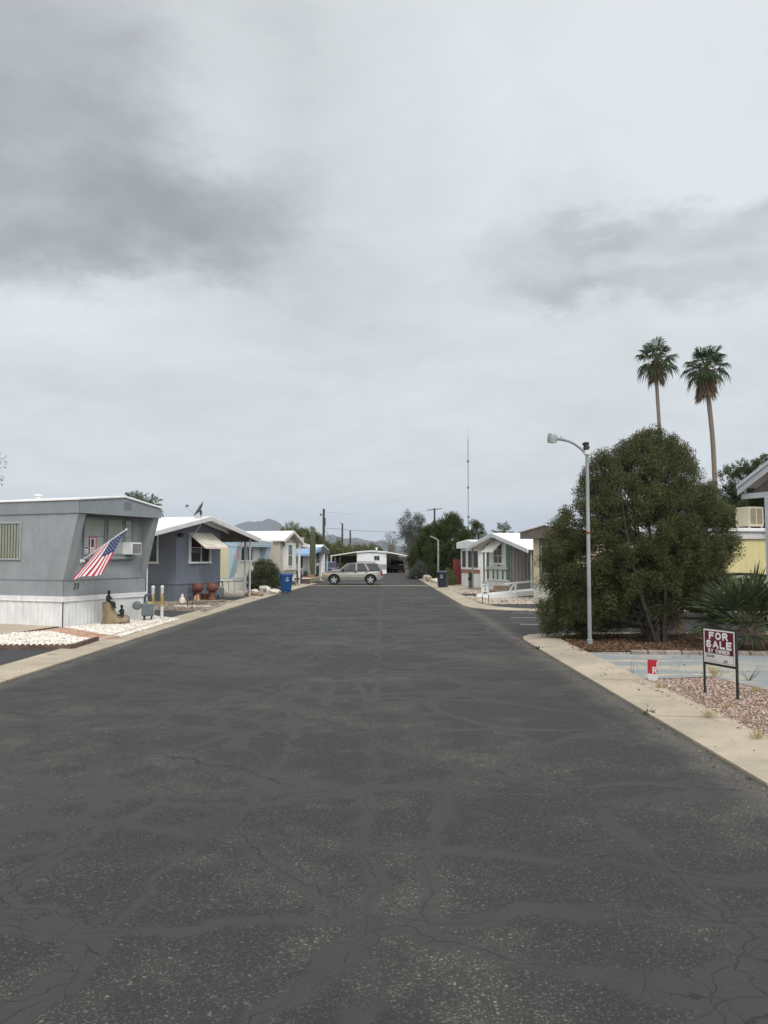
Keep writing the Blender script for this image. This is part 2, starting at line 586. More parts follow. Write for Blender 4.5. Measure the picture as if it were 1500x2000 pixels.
# ================================================================== GROUND
def sheet(name, pts, z, mat, kind='structure', thick=0.0):
    mb = MB()
    P = [(p[0], p[1], z) for p in pts]
    if thick:
        mb.prism([(p[0], p[1], z - thick) for p in pts], (0, 0, thick))
    else:
        mb.poly(P)
    o = mb.build(name, mat)
    o['kind'] = kind
    if not thick and o.data.polygons[0].normal.z < 0:
        o.data.flip_normals()
    return o


def asphalt(name, base, worn, fine=1.0, cracks=True):
    m = bpy.data.materials.new(name)
    m.use_nodes = True
    t = NT(m.node_tree)
    p = m.node_tree.nodes['Principled BSDF']
    pos = t.n('ShaderNodeNewGeometry').outputs['Position']
    x, y, _ = t.n('ShaderNodeSeparateXYZ', {0: pos}).outputs
    # exposed stones of the chip seal, two sizes
    fp = t.vmath('ADD', pos, t.vmath('SCALE', t.vmath('SUBTRACT', t.noise(pos, 60, 3, .6, out='Color'), (.5, .5, .5)), scale=.022))
    v1 = t.n('ShaderNodeTexVoronoi', {'Vector': fp, 'Scale': 88.0})
    c1 = t.n('ShaderNodeSeparateColor', {0: v1.outputs['Color']}).outputs
    v2 = t.n('ShaderNodeTexVoronoi', {'Vector': fp, 'Scale': 41.0})
    c2 = t.n('ShaderNodeSeparateColor', {0: v2.outputs['Color']}).outputs
    wear = t.noise(pos, .35, 5, .62)
    wear2 = t.noise(pos, 1.6, 5, .65)
    wr = t.smooth(t.math('ADD', t.math('MULTIPLY', wear, .6), t.math('MULTIPLY', wear2, .4)), .46, .63)
    stone = t.math('MULTIPLY', t.smooth(c1[0], .50, .95), t.smooth(v1.outputs['Distance'], .62, .25))
    stone2 = t.math('MULTIPLY', t.smooth(c2[0], .86, .98), t.smooth(v2.outputs['Distance'], .5, .2))
    cc = t.mix(t.math('MULTIPLY', c1[1], .55), tuple(b * .62 for b in base), tuple(b * 1.25 for b in base))
    amt = t.math('ADD', t.math('MULTIPLY', wr, .62), .30)
    cc = t.mix(t.math('MULTIPLY', stone, amt), cc, worn)
    cc = t.mix(t.math('MULTIPLY', stone2, t.math('MULTIPLY', amt, .75)), cc, tuple(min(1, b * 1.5) for b in worn))
    cc = t.mix(t.math('MULTIPLY', wr, .22), cc, tuple(b * .55 for b in worn))
    height = t.math('ADD', t.math('MULTIPLY', t.math('SUBTRACT', 1.0, v1.outputs['Distance']), .6), t.math('MULTIPLY', stone2, .5))
    if cracks:
        wv = t.vmath('ADD', pos, t.vmath('SCALE', t.vmath('SUBTRACT', t.noise(pos, 1.1, 4, .6, out='Color'), (.5, .5, .5)), scale=.65))
        wv = t.vmath('ADD', wv, t.vmath('SCALE', t.vmath('SUBTRACT', t.noise(pos, 5.0, 4, .65, out='Color'), (.5, .5, .5)), scale=.07))
        sx, sy, _ = t.n('ShaderNodeSeparateXYZ', {0: wv}).outputs

        def lines(scale, sxy):
            vec = t.n('ShaderNodeCombineXYZ', {0: t.math('MULTIPLY', sx, scale * sxy[0]), 1: t.math('MULTIPLY', sy, scale * sxy[1]), 2: 3.3 * scale}).outputs[0]
            vo = t.n('ShaderNodeTexVoronoi', {'Vector': vec, 'Scale': 1.0}, voronoi_dimensions='2D', feature='DISTANCE_TO_EDGE')
            return t.math('DIVIDE', vo.outputs['Distance'], scale)
        dA = lines(.58, (1.0, .70))
        dB = lines(1.35, (1.0, .8))
        dense = t.smooth(t.math('ADD', t.math('MULTIPLY', x, -.11), t.noise(pos, .30, 3)), .42, .68)
        dB = t.math('ADD', dB, t.math('MULTIPLY', t.math('SUBTRACT', 1.0, dense), 1.0))
        # two long joints running down the lane
        j1 = t.math('ABSOLUTE', t.math('ADD', sx, .12))
        j2 = t.math('ABSOLUTE', t.math('ADD', sx, 2.75))
        j3 = t.math('ADD', t.math('ABSOLUTE', t.math('ADD', t.math('ADD', sx, 1.35), t.math('MULTIPLY', t.math('SINE', t.math('MULTIPLY', sy, .55)), .35))), .02)
        dC = lines(.55, (.22, 1.15))
        d = t.math('MINIMUM', t.math('MINIMUM', t.math('MINIMUM', dA, dC), dB), t.math('MINIMUM', t.math('MINIMUM', j1, j3), j2))
        wid = t.math('ADD', .022, t.math('MULTIPLY', t.smooth(t.noise(pos, .9, 3), .35, .8), .075))
        edge = t.math('SUBTRACT', d, t.math('MULTIPLY', t.noise(pos, 9.0, 4, .7), .06))
        seal = t.math('SUBTRACT', 1.0, t.smooth(t.math('SUBTRACT', edge, wid), -.04, .03))
        cut = t.smooth(t.noise(pos, .55, 3), .38, .5)
        seal = t.math('MULTIPLY', seal, t.math('ADD', .22, t.math('MULTIPLY', cut, .78)))
        sealc = t.mix(t.noise(pos, 3.0, 5, .6), tuple(b * k for b, k in zip(base, (1.06, 1.02, .99))), tuple(b * k for b, k in zip(base, (1.50, 1.43, 1.38))))
        cc = t.mix(t.math('MULTIPLY', seal, .92), cc, sealc)
        cw = t.math('MULTIPLY', t.smooth(t.noise(pos, .7, 2), .42, .62), .0055)
        crack = t.math('MULTIPLY', t.math('LESS_THAN', d, cw), 1.0)
        d2 = lines(3.4, (1.0, 1.0))
        hair = t.math('MULTIPLY', t.math('LESS_THAN', d2, .0035), t.math('MULTIPLY', seal, t.smooth(t.noise(pos, .8, 3), .46, .54)))
        crack = t.math('MAXIMUM', crack, hair)
        cc = t.mix(t.math('MULTIPLY', crack, .8), cc, (.008, .008, .008))
        height = t.math('ADD', t.math('MULTIPLY', height, t.math('SUBTRACT', 1.0, t.math('MULTIPLY', seal, .9))), t.math('MULTIPLY', seal, .75))
        height = t.math('SUBTRACT', height, t.math('MULTIPLY', crack, 1.5))
        # grit swept against the kerbs
        kx = t.math('MINIMUM', t.math('ABSOLUTE', t.math('SUBTRACT', x, 3.30)), t.math('ABSOLUTE', t.math('ADD', x, 6.05)))
        grit = t.smooth(t.math('ADD', kx, t.math('MULTIPLY', t.noise(pos, 2.2, 5, .7), .7)), .75, .25)
        cc = t.mix(t.math('MULTIPLY', grit, t.math('MULTIPLY', c1[2], .5)), cc, worn)
    # tyre-worn lane tone and old stains
    cc = t.mix(t.math('MULTIPLY', t.smooth(t.noise(pos, .22, 5, .6), .42, .66), .22), cc, tuple(b * .55 for b in base))
    t.link(cc, p.inputs['Base Color'])
    p.inputs['Roughness'].default_value = .80
    p.inputs['Specular IOR Level'].default_value = .46
    if cracks:
        t.link(t.math('SUBTRACT', .84, t.math('MULTIPLY', seal, .14)), p.inputs['Roughness'])
    b = t.n('ShaderNodeBump', {'Strength': .6 * fine, 'Distance': .008, 'Height': height})
    t.link(b.outputs[0], p.inputs['Normal'])
    return m


M_ROAD = asphalt('asphalt_worn', (.0275, .027, .0265), (.235, .205, .165))
M_DRIVE = asphalt('asphalt_drive', (.040, .040, .042), (.16, .15, .14), cracks=False)


def concrete(name, c, var=.2, stain=.7):
    m = bpy.data.materials.new(name)
    m.use_nodes = True
    t = NT(m.node_tree)
    p = m.node_tree.nodes['Principled BSDF']
    pos = t.n('ShaderNodeNewGeometry').outputs['Position']
    a = t.noise(pos, .9, 6, .65); f = t.noise(pos, 26, 5, .7)
    cc = t.mix(t.smooth(a, .3, .7), tuple(x * (1 - var) for x in c), tuple(x * (1 + var * .6) for x in c))
    cc = t.mix(t.math('MULTIPLY', t.smooth(f, .5, .75), .30), cc, tuple(x * .5 for x in c))
    cc = t.mix(t.math('MULTIPLY', t.smooth(t.noise(pos, 2.6, 6, .7), .56, .76), stain), cc, tuple(x * .45 for x in c))
    vo = t.n('ShaderNodeTexVoronoi', {'Vector': pos, 'Scale': 9.0})
    sp = t.math('MULTIPLY', t.math('LESS_THAN', vo.outputs['Distance'], .09), t.smooth(t.n('ShaderNodeSeparateColor', {0: vo.outputs['Color']}).outputs[0], .8, .9))
    cc = t.mix(t.math('MULTIPLY', sp, .75), cc, (.05, .045, .04))
    t.link(cc, p.inputs['Base Color'])
    p.inputs['Roughness'].default_value = .85
    p.inputs['Specular IOR Level'].default_value = .25
    t.link(t.n('ShaderNodeBump', {'Strength': .4, 'Distance': .01, 'Height': f}).outputs[0], p.inputs['Normal'])
    return m


M_KERB = concrete('kerb_concrete', (.40, .335, .255))
M_PAD = concrete('pad_concrete', (.42, .34, .26), .12, .3)
M_DESERT = gravel_mat('desert_gravel', [S(104, 92, 80), S(148, 134, 118), S(176, 162, 146)], 22, .7, (.22, .18, .14))
M_WHITE_G = gravel_mat('white_gravel_bed', [S(120, 110, 98), S(176, 167, 154), S(212, 205, 194)], 22, .9)
M_PINK_G = gravel_mat('pink_gravel_bed', [S(94, 76, 66), S(124, 104, 92), S(150, 130, 116)], 40, .8, (.30, .22, .15), .35)
M_TAN_G = gravel_mat('tan_gravel_bed', [S(112, 100, 88), S(150, 136, 120), S(186, 174, 158)], 24, .8, (.21, .17, .13))
M_MULCH = gravel_mat('leaf_mulch_bed', [S(52, 38, 30), S(84, 62, 48), S(118, 92, 72)], 30, .9, (.10, .07, .05), .4)

structure(sheet('ground', [(-14000, -3000), (14000, -3000), (14000, 14000), (-14000, 14000)], -.03, M_DESERT))

LEDGE = [(-6.2, -30), (-6.2, 14), (-6.17, 24), (-6.0, 35), (-5.72, 45), (-5.32, 55), (-5.1, 60.5)]
REDGE = [(3.42, -30), (3.42, 18.6), (3.43, 19.6), (3.52, 20.25), (3.78, 20.8), (4.3, 21.1), (5.44, 21.25), (9, 21.5), (45, 22.6)]
ROUT = [(4.2, -30), (4.22, 18.2), (4.24, 19.1), (4.32, 19.6), (4.5, 19.95), (4.85, 20.2), (5.6, 20.45), (9, 20.75), (45, 21.85)]
FEDGE = [(45, 28.4), (9, 29.4), (5.9, 29.8), (4.7, 30.3), (3.95, 31.0), (3.45, 31.9), (3.3, 33.2), (3.26, 40), (3.2, 55), (3.1, 74), (3.0, 94)]
FOUT = [(45, 28.9), (9, 29.9), (6.1, 30.3), (5.1, 30.75), (4.6, 31.5), (4.25, 32.5), (4.12, 33.5), (4.05, 40), (3.95, 55), (3.8, 74), (3.6, 94)]
road_pts = LEDGE + [(-5.1, 60.5), (-30, 62), (-30, 67), (-4.9, 66), (-4.4, 94)] + FEDGE[::-1] + REDGE[::-1]
road_pts = [p for i, p in enumerate(road_pts) if p != road_pts[i - 1]]
# slightly larger than the kerb line so that the edge is always covered
structure(sheet('road', road_pts, 0.0, M_ROAD))


M_JOINT = pm('joint_dirt', (.05, .042, .034), .95, .3, 12)


def kerb(name, inner, outer, zi, zo, seg=3.05):
    """concrete header: road-side lip, gently rising top, a saw joint every few metres"""
    def resample(pl, n):
        P = np.array(pl); d = np.r_[0, np.cumsum(np.linalg.norm(np.diff(P, axis=0), axis=1))]
        s = np.linspace(0, d[-1], n)
        return np.stack([np.interp(s, d, P[:, 0]), np.interp(s, d, P[:, 1])], 1), d[-1]
    N = len(inner)
    mb = MB()
    # corresponding vertices, subdivided per span
    A, B = [], []
    for i in range(N - 1):
        a0, a1, b0, b1 = map(np.array, (inner[i], inner[i + 1], outer[i], outer[i + 1]))
        k = max(1, int(round(np.linalg.norm(a1 - a0) / (seg / 4))))
        for j in range(k):
            A.append(a0 + (a1 - a0) * j / k); B.append(b0 + (b1 - b0) * j / k)
    A.append(np.array(inner[-1])); B.append(np.array(outer[-1]))
    run = 0.0
    for i in range(len(A) - 1):
        a0, a1, b0, b1 = A[i], A[i + 1], B[i], B[i + 1]
        L = np.linalg.norm(a1 - a0)
        joint = int((run + L) / seg) != int(run / seg)
        g = .05 / max(L, .05) if joint else 0
        a1g, b1g = a1 + (a0 - a1) * g, b1 + (b0 - b1) * g
        jz = lambda: 0.0
        mb.prism([(a0[0], a0[1], -.2), (a1g[0], a1g[1], -.2), (a1g[0], a1g[1], zi), (a0[0], a0[1], zi)], (0, 0, 0)) if False else None
        q = [(*a0, zi), (*a1g, zi), (*b1g, zo), (*b0, zo)]
        lo = [(*a0, -.1), (*a1g, -.1), (*b1g, -.1), (*b0, -.1)]
        mb.poly(q)
        if joint:
            mb.cur = 1
            mb.poly([(*a1g, zi - .018), (*a1, zi - .018), (*b1, zo - .018), (*b1g, zo - .018)])
            mb.cur = 0
        for k in range(4):
            if (k == 1 or k == 3) and not joint and k == 1:
                continue
            mb.poly([lo[k], lo[(k + 1) % 4], q[(k + 1) % 4], q[k]])
        run += L
    o = mb.build(name, [M_KERB, M_JOINT], recalc=False)
    bm = bmesh.new(); bm.from_mesh(o.data)
    bmesh.ops.recalc_face_normals(bm, faces=bm.faces)
    for f in bm.faces:
        if abs(f.normal.z) > .7 and f.normal.z < 0:
            f.normal_flip()
    bm.to_mesh(o.data); bm.free()
    return structure(o)


LOUT = [(x - .76, y) for x, y in LEDGE]
kerb('kerb', LEDGE, LOUT, .025, .075)
kerb('kerb', REDGE, ROUT, .03, .075)
kerb('kerb', FEDGE, FOUT, .025, .07)
# concrete swale that crosses the lane in front of the off-roader
structure(sheet('swale', [(-5.25, 56.2), (3.2, 55.6), (3.2, 56.3), (-5.22, 56.9)], .006, M_KERB))
# worn white paint at the side street
M_PAINT = pm('worn_road_paint', (.40, .40, .39), .8, .45, 14)
for i, (a, b, wd) in enumerate([((996, 1206.5), (1100, 1206.5), .10), ((1016, 1219), (1090, 1221), .12), ((1000, 1197), (1100, 1199), .08)]):
    p, q = at(*a, .004), at(*b, .004)
    n = (q - p).cross(Vector((0, 0, 1))).normalized() * wd / 2
    structure(sheet('road_marking', [p - n, q - n, q + n, p + n], .005, M_PAINT))

# yards, each bed a sheet of its own
YL = [LOUT[0], LOUT[1], LOUT[2], LOUT[3], LOUT[4], LOUT[5], (-5.86, 60.5), (-60, 62), (-60, -30)]
structure(sheet('yard', YL, .045, M_TAN_G))
YR = ROUT + [(45, -30)]
structure(sheet('yard', YR, .045, M_TAN_G))
YF = FOUT + [(60, 94)]
structure(sheet('yard', YF, .04, M_TAN_G))
structure(sheet('yard', [(-5.0, 66.3), (-4.6, 94), (-60, 94), (-60, 67)], .02, M_TAN_G))
structure(sheet('yard', [(-60, 93.2), (60, 93.2), (60, 140), (-60, 140)], .03, M_TAN_G))


def lk(y):
    """outer kerb line on the left at depth y"""
    ys = [p[1] for p in LOUT]; xs = [p[0] for p in LOUT]
    return float(np.interp(y, ys, xs)) + .02


NB = Vector((-.922, .386, 0))        # the direction the trailers on the left run back
# near asphalt drive, scalloped brick edging, white gravel, brick walk, tan concrete pad
p_dr = [(lk(9), 9, 0), (lk(17.0), 17.0, 0), (-7.05, 17.9, 0), (-8.3, 18.25, 0), (-20, 19.5, 0), (-20, 9, 0)]
structure(sheet('driveway', p_dr, .053, M_DRIVE))
bed_w1 = [at(192, 1251), at(140, 1262), at(100, 1265.5), at(0, 1266), at(-60, 1266), at(-60, 1238), at(30, 1236), at(95, 1233)]
walk = [at(192, 1252), at(236, 1245), at(200, 1240), at(131, 1226.5), at(62, 1234), at(100, 1234)]
bed_w2 = [at(237, 1244.5), at(299, 1224.5), at(352, 1209.5), at(300, 1203), at(279, 1207.5), at(124, 1226), at(200, 1239)]
structure(sheet('gravel_bed', bed_w1, .056, M_WHITE_G))
structure(sheet('gravel_bed', bed_w2, .056, M_WHITE_G))
M_BRICK = bpy.data.materials.new('brick_paving')
M_BRICK.use_nodes = True
t = NT(M_BRICK.node_tree); p = M_BRICK.node_tree.nodes['Principled BSDF']
pos = t.n('ShaderNodeMapping', {'Vector': t.n('ShaderNodeNewGeometry').outputs['Position'], 'Rotation': (0, 0, R(67))}).outputs[0]
bk = t.n('ShaderNodeTexBrick', {'Vector': pos, 'Color1': (*S(160, 112, 90), 1), 'Color2': (*S(186, 146, 122), 1), 'Mortar': (*S(120, 100, 88), 1), 'Scale': 1.0, 'Mortar Size': .008, 'Brick Width': .4, 'Row Height': .2})
t.link(t.mix(t.math('MULTIPLY', t.smooth(t.noise(pos, 2.0, 5), .4, .7), .4), bk.outputs['Color'], S(178, 160, 142)), p.inputs['Base Color'])
p.inputs['Roughness'].default_value = .85
structure(sheet('path', walk, .064, M_BRICK))
structure(sheet('concrete_pad', [at(131, 1222.5), at(60, 1233), at(-5, 1241), at(-120, 1243), at(-120, 1216), at(122, 1221)], .075, M_PAD))
WP_L = np.concatenate([scatter(bed_w1, 750, .06), scatter(bed_w2, 750, .06)])
M_WSTONE = stone_mat('white_stone', [S(178, 168, 154), S(214, 206, 194), S(236, 231, 222), S(226, 205, 186)])
stones('white_gravel', WP_L, .019, M_WSTONE, 'loose white landscaping gravel in front of the grey home')
# brown gravel in front of the second home, asphalt strips on either side
s1 = [at(299, 1210.5), Vector((lk(25.7), 25.7, 0)), Vector((lk(29.0), 29.0, 0)), at(297, 1193)]
structure(sheet('driveway', s1 + [at(180, 1196), at(180, 1210)], .058, M_DRIVE))
s2 = [at(433, 1172), at(462, 1173.5), at(499, 1168), at(486, 1165), at(430, 1166), at(380, 1168)]
structure(sheet('driveway', s2, .05, M_DRIVE))
M_BROWN_G = gravel_mat('brown_gravel_bed', [S(84, 74, 66), S(118, 106, 94), S(150, 138, 124)], 16, .9, (.16, .12, .10))
bed_b = [at(298, 1192.5), at(400, 1195), at(461, 1174), at(432, 1172.5), at(345, 1178), at(290, 1180)]
structure(sheet('gravel_bed', bed_b, .06, M_BROWN_G))
stones('brown_gravel', scatter(bed_b, 220, .064), .028, stone_mat('brown_stone', [S(86, 76, 68), S(122, 110, 98), S(166, 154, 140), S(116, 94, 80)]), 'mixed brown gravel in front of the blue grey home')
bed_c = [at(434, 1163.5), at(486, 1163.8), at(545, 1158), at(566, 1152), at(500, 1147), at(440, 1155)]
structure(sheet('gravel_bed', bed_c, .062, M_WHITE_G))

# right: pink gravel, blue painted drive, mulch under the big tree
M_BLUE = bpy.data.materials.new('blue_painted_concrete')
M_BLUE.use_nodes = True
t = NT(M_BLUE.node_tree); p = M_BLUE.node_tree.nodes['Principled BSDF']
pos = t.n('ShaderNodeNewGeometry').outputs['Position']
pv = t.n('ShaderNodeMapping', {'Vector': pos, 'Scale': (.45, 1.5, 1)}).outputs[0]
wear = t.smooth(t.math('ADD', t.math('MULTIPLY', t.noise(pv, .9, 7, .68), .8), t.math('MULTIPLY', t.noise(pos, 7, 5, .7), .2)), .50, .58)
near_kerb = t.smooth(t.n('ShaderNodeSeparateXYZ', {0: pos}).outputs[0], 7.2, 5.4)
base = t.mix(t.noise(pos, 1.1, 5), S(122, 125, 124), S(138, 141, 140))
cc = t.mix(t.math('MULTIPLY', wear, t.math('ADD', .25, t.math('MULTIPLY', near_kerb, .75))), base, S(170, 158, 138))
vo = t.n('ShaderNodeTexVoronoi', {'Vector': pos, 'Scale': 3.0})
cc = t.mix(t.math('MULTIPLY', t.math('LESS_THAN', vo.outputs['Distance'], .07), .8), cc, (.06, .05, .045))
t.link(cc, p.inputs['Base Color']); p.inputs['Roughness'].default_value = .8
blue = [at(1126, 1275), at(1230, 1327.5), at(1390, 1322), at(1500, 1348), at(1900, 1440), at(1900, 1290), at(1500, 1281)]
structure(sheet('driveway', blue, .054, M_BLUE))
jt = at(1411, 1322), at(1560, 1325)
pink = [(4.22, -30, 0), at(1231, 1329), at(1393, 1323.5), at(1500, 1349.5), at(1900, 1442), (12, -30, 0)]
structure(sheet('gravel_bed', pink, .06, M_PINK_G))
vis = [(4.24, 6.2, 0), at(1233, 1330), at(1393, 1324.5), at(1500, 1351), at(1700, 1398), (7.5, 6.2, 0)]
M_PSTONE = stone_mat('pink_stone', [S(108, 86, 76), S(148, 122, 110), S(172, 150, 136), S(194, 176, 162), S(132, 104, 92)])
stones('pink_gravel', scatter(vis, 1500, .064), .0125, M_PSTONE, 'loose pinkish brown gravel round the sale sign')
mulch = ROUT[1:8] + [at(1900, 1262)[:2], at(1500, 1276)[:2], at(1260, 1273)[:2], at(1127, 1273.5)[:2]]
structure(sheet('planting_bed', mulch, .058, M_MULCH))
MP = scatter(mulch, 420, .065)
MP = MP[(MP[:, 0] < 11) & (rng.uniform(0, 1, len(MP)) < .8)]
Dm = unit(rng.normal(size=(len(MP), 3)) * (1, 1, .25))
lit = np_mesh('leaf_litter', leaf_quads(MP, Dm, .07, .03), 4, leaf_mat('dry_leaf', [S(64, 46, 36), S(104, 78, 60), S(150, 124, 98)], .8, .05))
lit['kind'] = 'stuff'; lit['label'] = 'dry brown leaf litter under the big clipped tree'

# far side of the side street
structure(sheet('driveway', [FOUT[2], FOUT[3], FOUT[4], FOUT[5], (4.6, 33.3), (9, 33.2), (12, 33.2), (12, 29.8), (9, 29.9)], .05, M_DRIVE))
wf = [(4.2, 33.5, 0), (9.5, 33.3, 0), (9.5, 40.0, 0), (4.1, 40.2, 0)]
wf2 = [(4.08, 42.9, 0), (6.6, 42.9, 0), (6.2, 48, 0), (5.2, 50.5, 0), (4.0, 50.5, 0)]
M_FAR_G = gravel_mat('tan_white_gravel_bed', [S(128, 114, 100), S(166, 154, 140), S(192, 182, 168)], 14, .9, (.34, .22, .16), .5)
structure(sheet('gravel_bed', wf, .056, M_FAR_G)); structure(sheet('gravel_bed', wf2, .056, M_FAR_G))
structure(sheet('driveway', [(4.08, 40.3), (9, 40.2), (9, 42.8), (4.07, 42.8)], .052, M_DRIVE))
structure(sheet('concrete_pad', [(4.0, 50.6), (5.4, 50.6), (6.0, 57.5), (3.95, 57.5)], .052, M_PAD))
WPF = np.concatenate([scatter(wf, 150, .06), scatter(wf2, 150, .06)])
stones('white_gravel', WPF, .03, stone_mat('tan_white_stone', [S(124, 108, 94), S(172, 158, 142), S(206, 198, 186), S(186, 158, 138)]), 'loose white gravel beside the ramp and speed sign')

# ------------------------------------------------------------------ mountains
def ridge(name, D, prof, depth, seed):
    r2 = np.random.default_rng(seed)
    px = np.array([p[0] for p in prof]); py = np.array([p[1] for p in prof])
    nx, ny = 1000, 44
    xs = np.linspace(px[0], px[-1], nx)
    jag = np.interp(xs, np.linspace(px[0], px[-1], 620), r2.normal(0, .8, 620))
    crest = np.array([high(float(np.interp(a, px, py)) + q, D) for a, q in zip(xs, jag)])
    X = (xs - 750) / F_PX * D
    k = r2.normal(size=8)
    V = []
    gul = np.zeros(nx)
    for f in range(1, 9):
        gul += np.sin(np.linspace(0, 1, nx) * 6.28 * (4 + 5.3 * f) + k[f - 1] * 9) / f ** .8
    for j in range(ny):
        s = (j / (ny - 1)) * 2 - 1
        a = abs(s)
        prof_h = (1 - a) ** 1.25
        wob = 1 + .16 * gul * a * (1 - a) * 2.2
        z = crest * prof_h * wob - 12 * a
        yy = D + s * depth + 60 * np.sin(np.linspace(0, 30, nx) + j) * a
        V += [(float(X[i]), float(yy[i]), float(z[i])) for i in range(nx)]
    F = [(j * nx + i, j * nx + i + 1, (j + 1) * nx + i + 1, (j + 1) * nx + i) for j in range(ny - 1) for i in range(nx - 1)]
    mb = MB(); mb.v = V; mb.f = F; mb.mi = [0] * len(F)
    o = mb.build(name, M_MOUNT, smooth=True, angle=60)
    return structure(o)


M_MOUNT = bpy.data.materials.new('mountain_rock')
M_MOUNT.use_nodes = True
t = NT(M_MOUNT.node_tree); p = M_MOUNT.node_tree.nodes['Principled BSDF']
pos = t.n('ShaderNodeNewGeometry').outputs['Position']
t.link(t.ramp(t.noise(pos, .006, 8, .65), [(.3, (.035, .035, .034)), (.5, (.065, .06, .058)), (.7, (.11, .098, .092))]), p.inputs['Base Color'])
p.inputs['Roughness'].default_value = .95
ridge('mountains', 9000, [(-900, 1080), (-300, 1062), (100, 1060), (330, 1056), (400, 1046), (430, 1038), (452, 1028), (466, 1021), (478, 1018), (490, 1016), (497, 1018.5), (504, 1016), (513, 1016), (520, 1012.5), (527, 1010.5), (534, 1013), (543, 1018), (553, 1026), (570, 1038), (600, 1052), (680, 1066), (900, 1072), (1500, 1078), (2300, 1082)], 1700, 3)
ridge('mountains', 6500, [(560, 1060), (590, 1048), (616, 1042), (634, 1045), (648, 1043), (660, 1046), (670, 1050), (684, 1051), (696, 1049.5), (706, 1052), (720, 1056), (732, 1057), (745, 1053), (756, 1058), (775, 1066), (830, 1074), (1000, 1078), (1600, 1082)], 1200, 5)

# ================================================================== PLANTS
M_BARK = pm('bark', (.10, .085, .07), .9, .35, 9, .8, 25)
M_BARK_SHADED = pm('bark_shaded', (.038, .032, .028), .9, .35, 9, .8, 25)  # bark colour darkened to imitate the shade inside the big juniper
M_BARK_G = pm('bark_grey', (.20, .185, .165), .9, .3, 9, .8, 25)
M_JUN = leaf_mat('juniper_leaf', [(.036, .042, .016), (.068, .075, .029), (.102, .108, .044), (.145, .148, .066)])
M_JUN_D = leaf_mat('juniper_leaf_dark', [(.022, .032, .012), (.042, .056, .018), (.066, .082, .026), (.10, .118, .042)])
M_MESQ = leaf_mat('mesquite_leaf', [(.07, .08, .035), (.11, .125, .05), (.155, .165, .07), (.20, .20, .095)], trans=.35)
M_EUC = leaf_mat('grey_leaf', [(.055, .065, .05), (.085, .095, .075), (.12, .13, .105), (.16, .165, .14)], trans=.3)
M_PALM = leaf_mat('palm_leaf', [(.018, .032, .014), (.032, .055, .022), (.055, .082, .034), (.085, .115, .05)], .45)
M_DEAD = leaf_mat('dead_frond', [(.11, .075, .05), (.16, .115, .08), (.21, .155, .11), (.26, .2, .14)], .8, .1)
M_PTRUNK = pm('palm_trunk', (.17, .135, .11), .9, .28, 6, .9, 14, stretch=(1, 1, 5))
M_BUSH = leaf_mat('bush_leaf', [(.03, .036, .02), (.055, .064, .034), (.08, .09, .048), (.12, .128, .075)], trans=.2)


def foliage(name, lobes, per, mat, parent, length, width, up=.35, out_c=None, jit=.6, shell=.55):
    """leaf-sized faces gathered in clumps; lobes = array (x,y,z,r)"""
    L = np.asarray(lobes)
    n = len(L)
    k = np.maximum(1, (per * (L[:, 3] / L[:, 3].mean()) ** 2).astype(int))
    idx = np.repeat(np.arange(n), k)
    d = unit(rng.normal(size=(len(idx), 3)))
    rr = rng.uniform(0, 1, (len(idx), 1)) ** shell
    P = L[idx, :3] + d * rr * L[idx, 3:4] * np.array([1, 1, 1.05])
    c = np.asarray(out_c if out_c is not None else L[:, :3].mean(0))
    o = unit(P - c)
    D = unit(o * .6 + np.array([0, 0, up]) + d * .4 + rng.normal(size=P.shape) * jit)
    return np_mesh(name, leaf_quads(P - D * length * .4, D, length, width), 4, mat, parent)


def shell_points(prof, n, inner=.5, seed_lobes=26, lump=.16):
    """points in a lumpy body of revolution; prof rows (z, cx, cy, r)"""
    pr = np.array(prof); z = pr[:, 0]
    wgt = np.interp(np.linspace(z[0], z[-1], 200), z, pr[:, 3]); zz = np.linspace(z[0], z[-1], 200)
    cdf = np.cumsum(wgt); cdf /= cdf[-1]
    Z = np.interp(rng.uniform(0, 1, n), cdf, zz)
    A = rng.uniform(0, 6.283, n)
    r = np.interp(Z, z, pr[:, 3])
    # lumps: a few random bulges
    bz = rng.uniform(z[0], z[-1], seed_lobes); ba = rng.uniform(0, 6.283, seed_lobes); H = z[-1] - z[0]
    bump = np.zeros(n)
    for q, a in zip(bz, ba):
        da = np.abs((A - a + math.pi) % (2 * math.pi) - math.pi)
        bump = np.maximum(bump, np.exp(-(da / .38) ** 2 - ((Z - q) / (H * .10)) ** 2))
    r = r * (1 - lump + 2 * lump * bump)
    f = inner + (1 - inner) * rng.uniform(0, 1, n) ** .6
    X = np.interp(Z, z, pr[:, 1]) + np.cos(A) * r * f
    Y = np.interp(Z, z, pr[:, 2]) + np.sin(A) * r * f
    return np.stack([X, Y, Z], 1), f


def limb(mb, p, q, r0, r1, bend=.15, n=5, k=5):
    p, q = Vector(p), Vector(q); L = (q - p).length
    m = (p + q) / 2 + Vector((random.uniform(-1, 1), random.uniform(-1, 1), random.uniform(-.2, .8))) * L * bend
    pts = []
    for i in range(k):
        t = i / (k - 1)
        pts.append(p * (1 - t) ** 2 + m * 2 * t * (1 - t) + q * t * t)
    mb.tube(pts, [r0 + (r1 - r0) * i / (k - 1) for i in range(k)], n)
    return pts


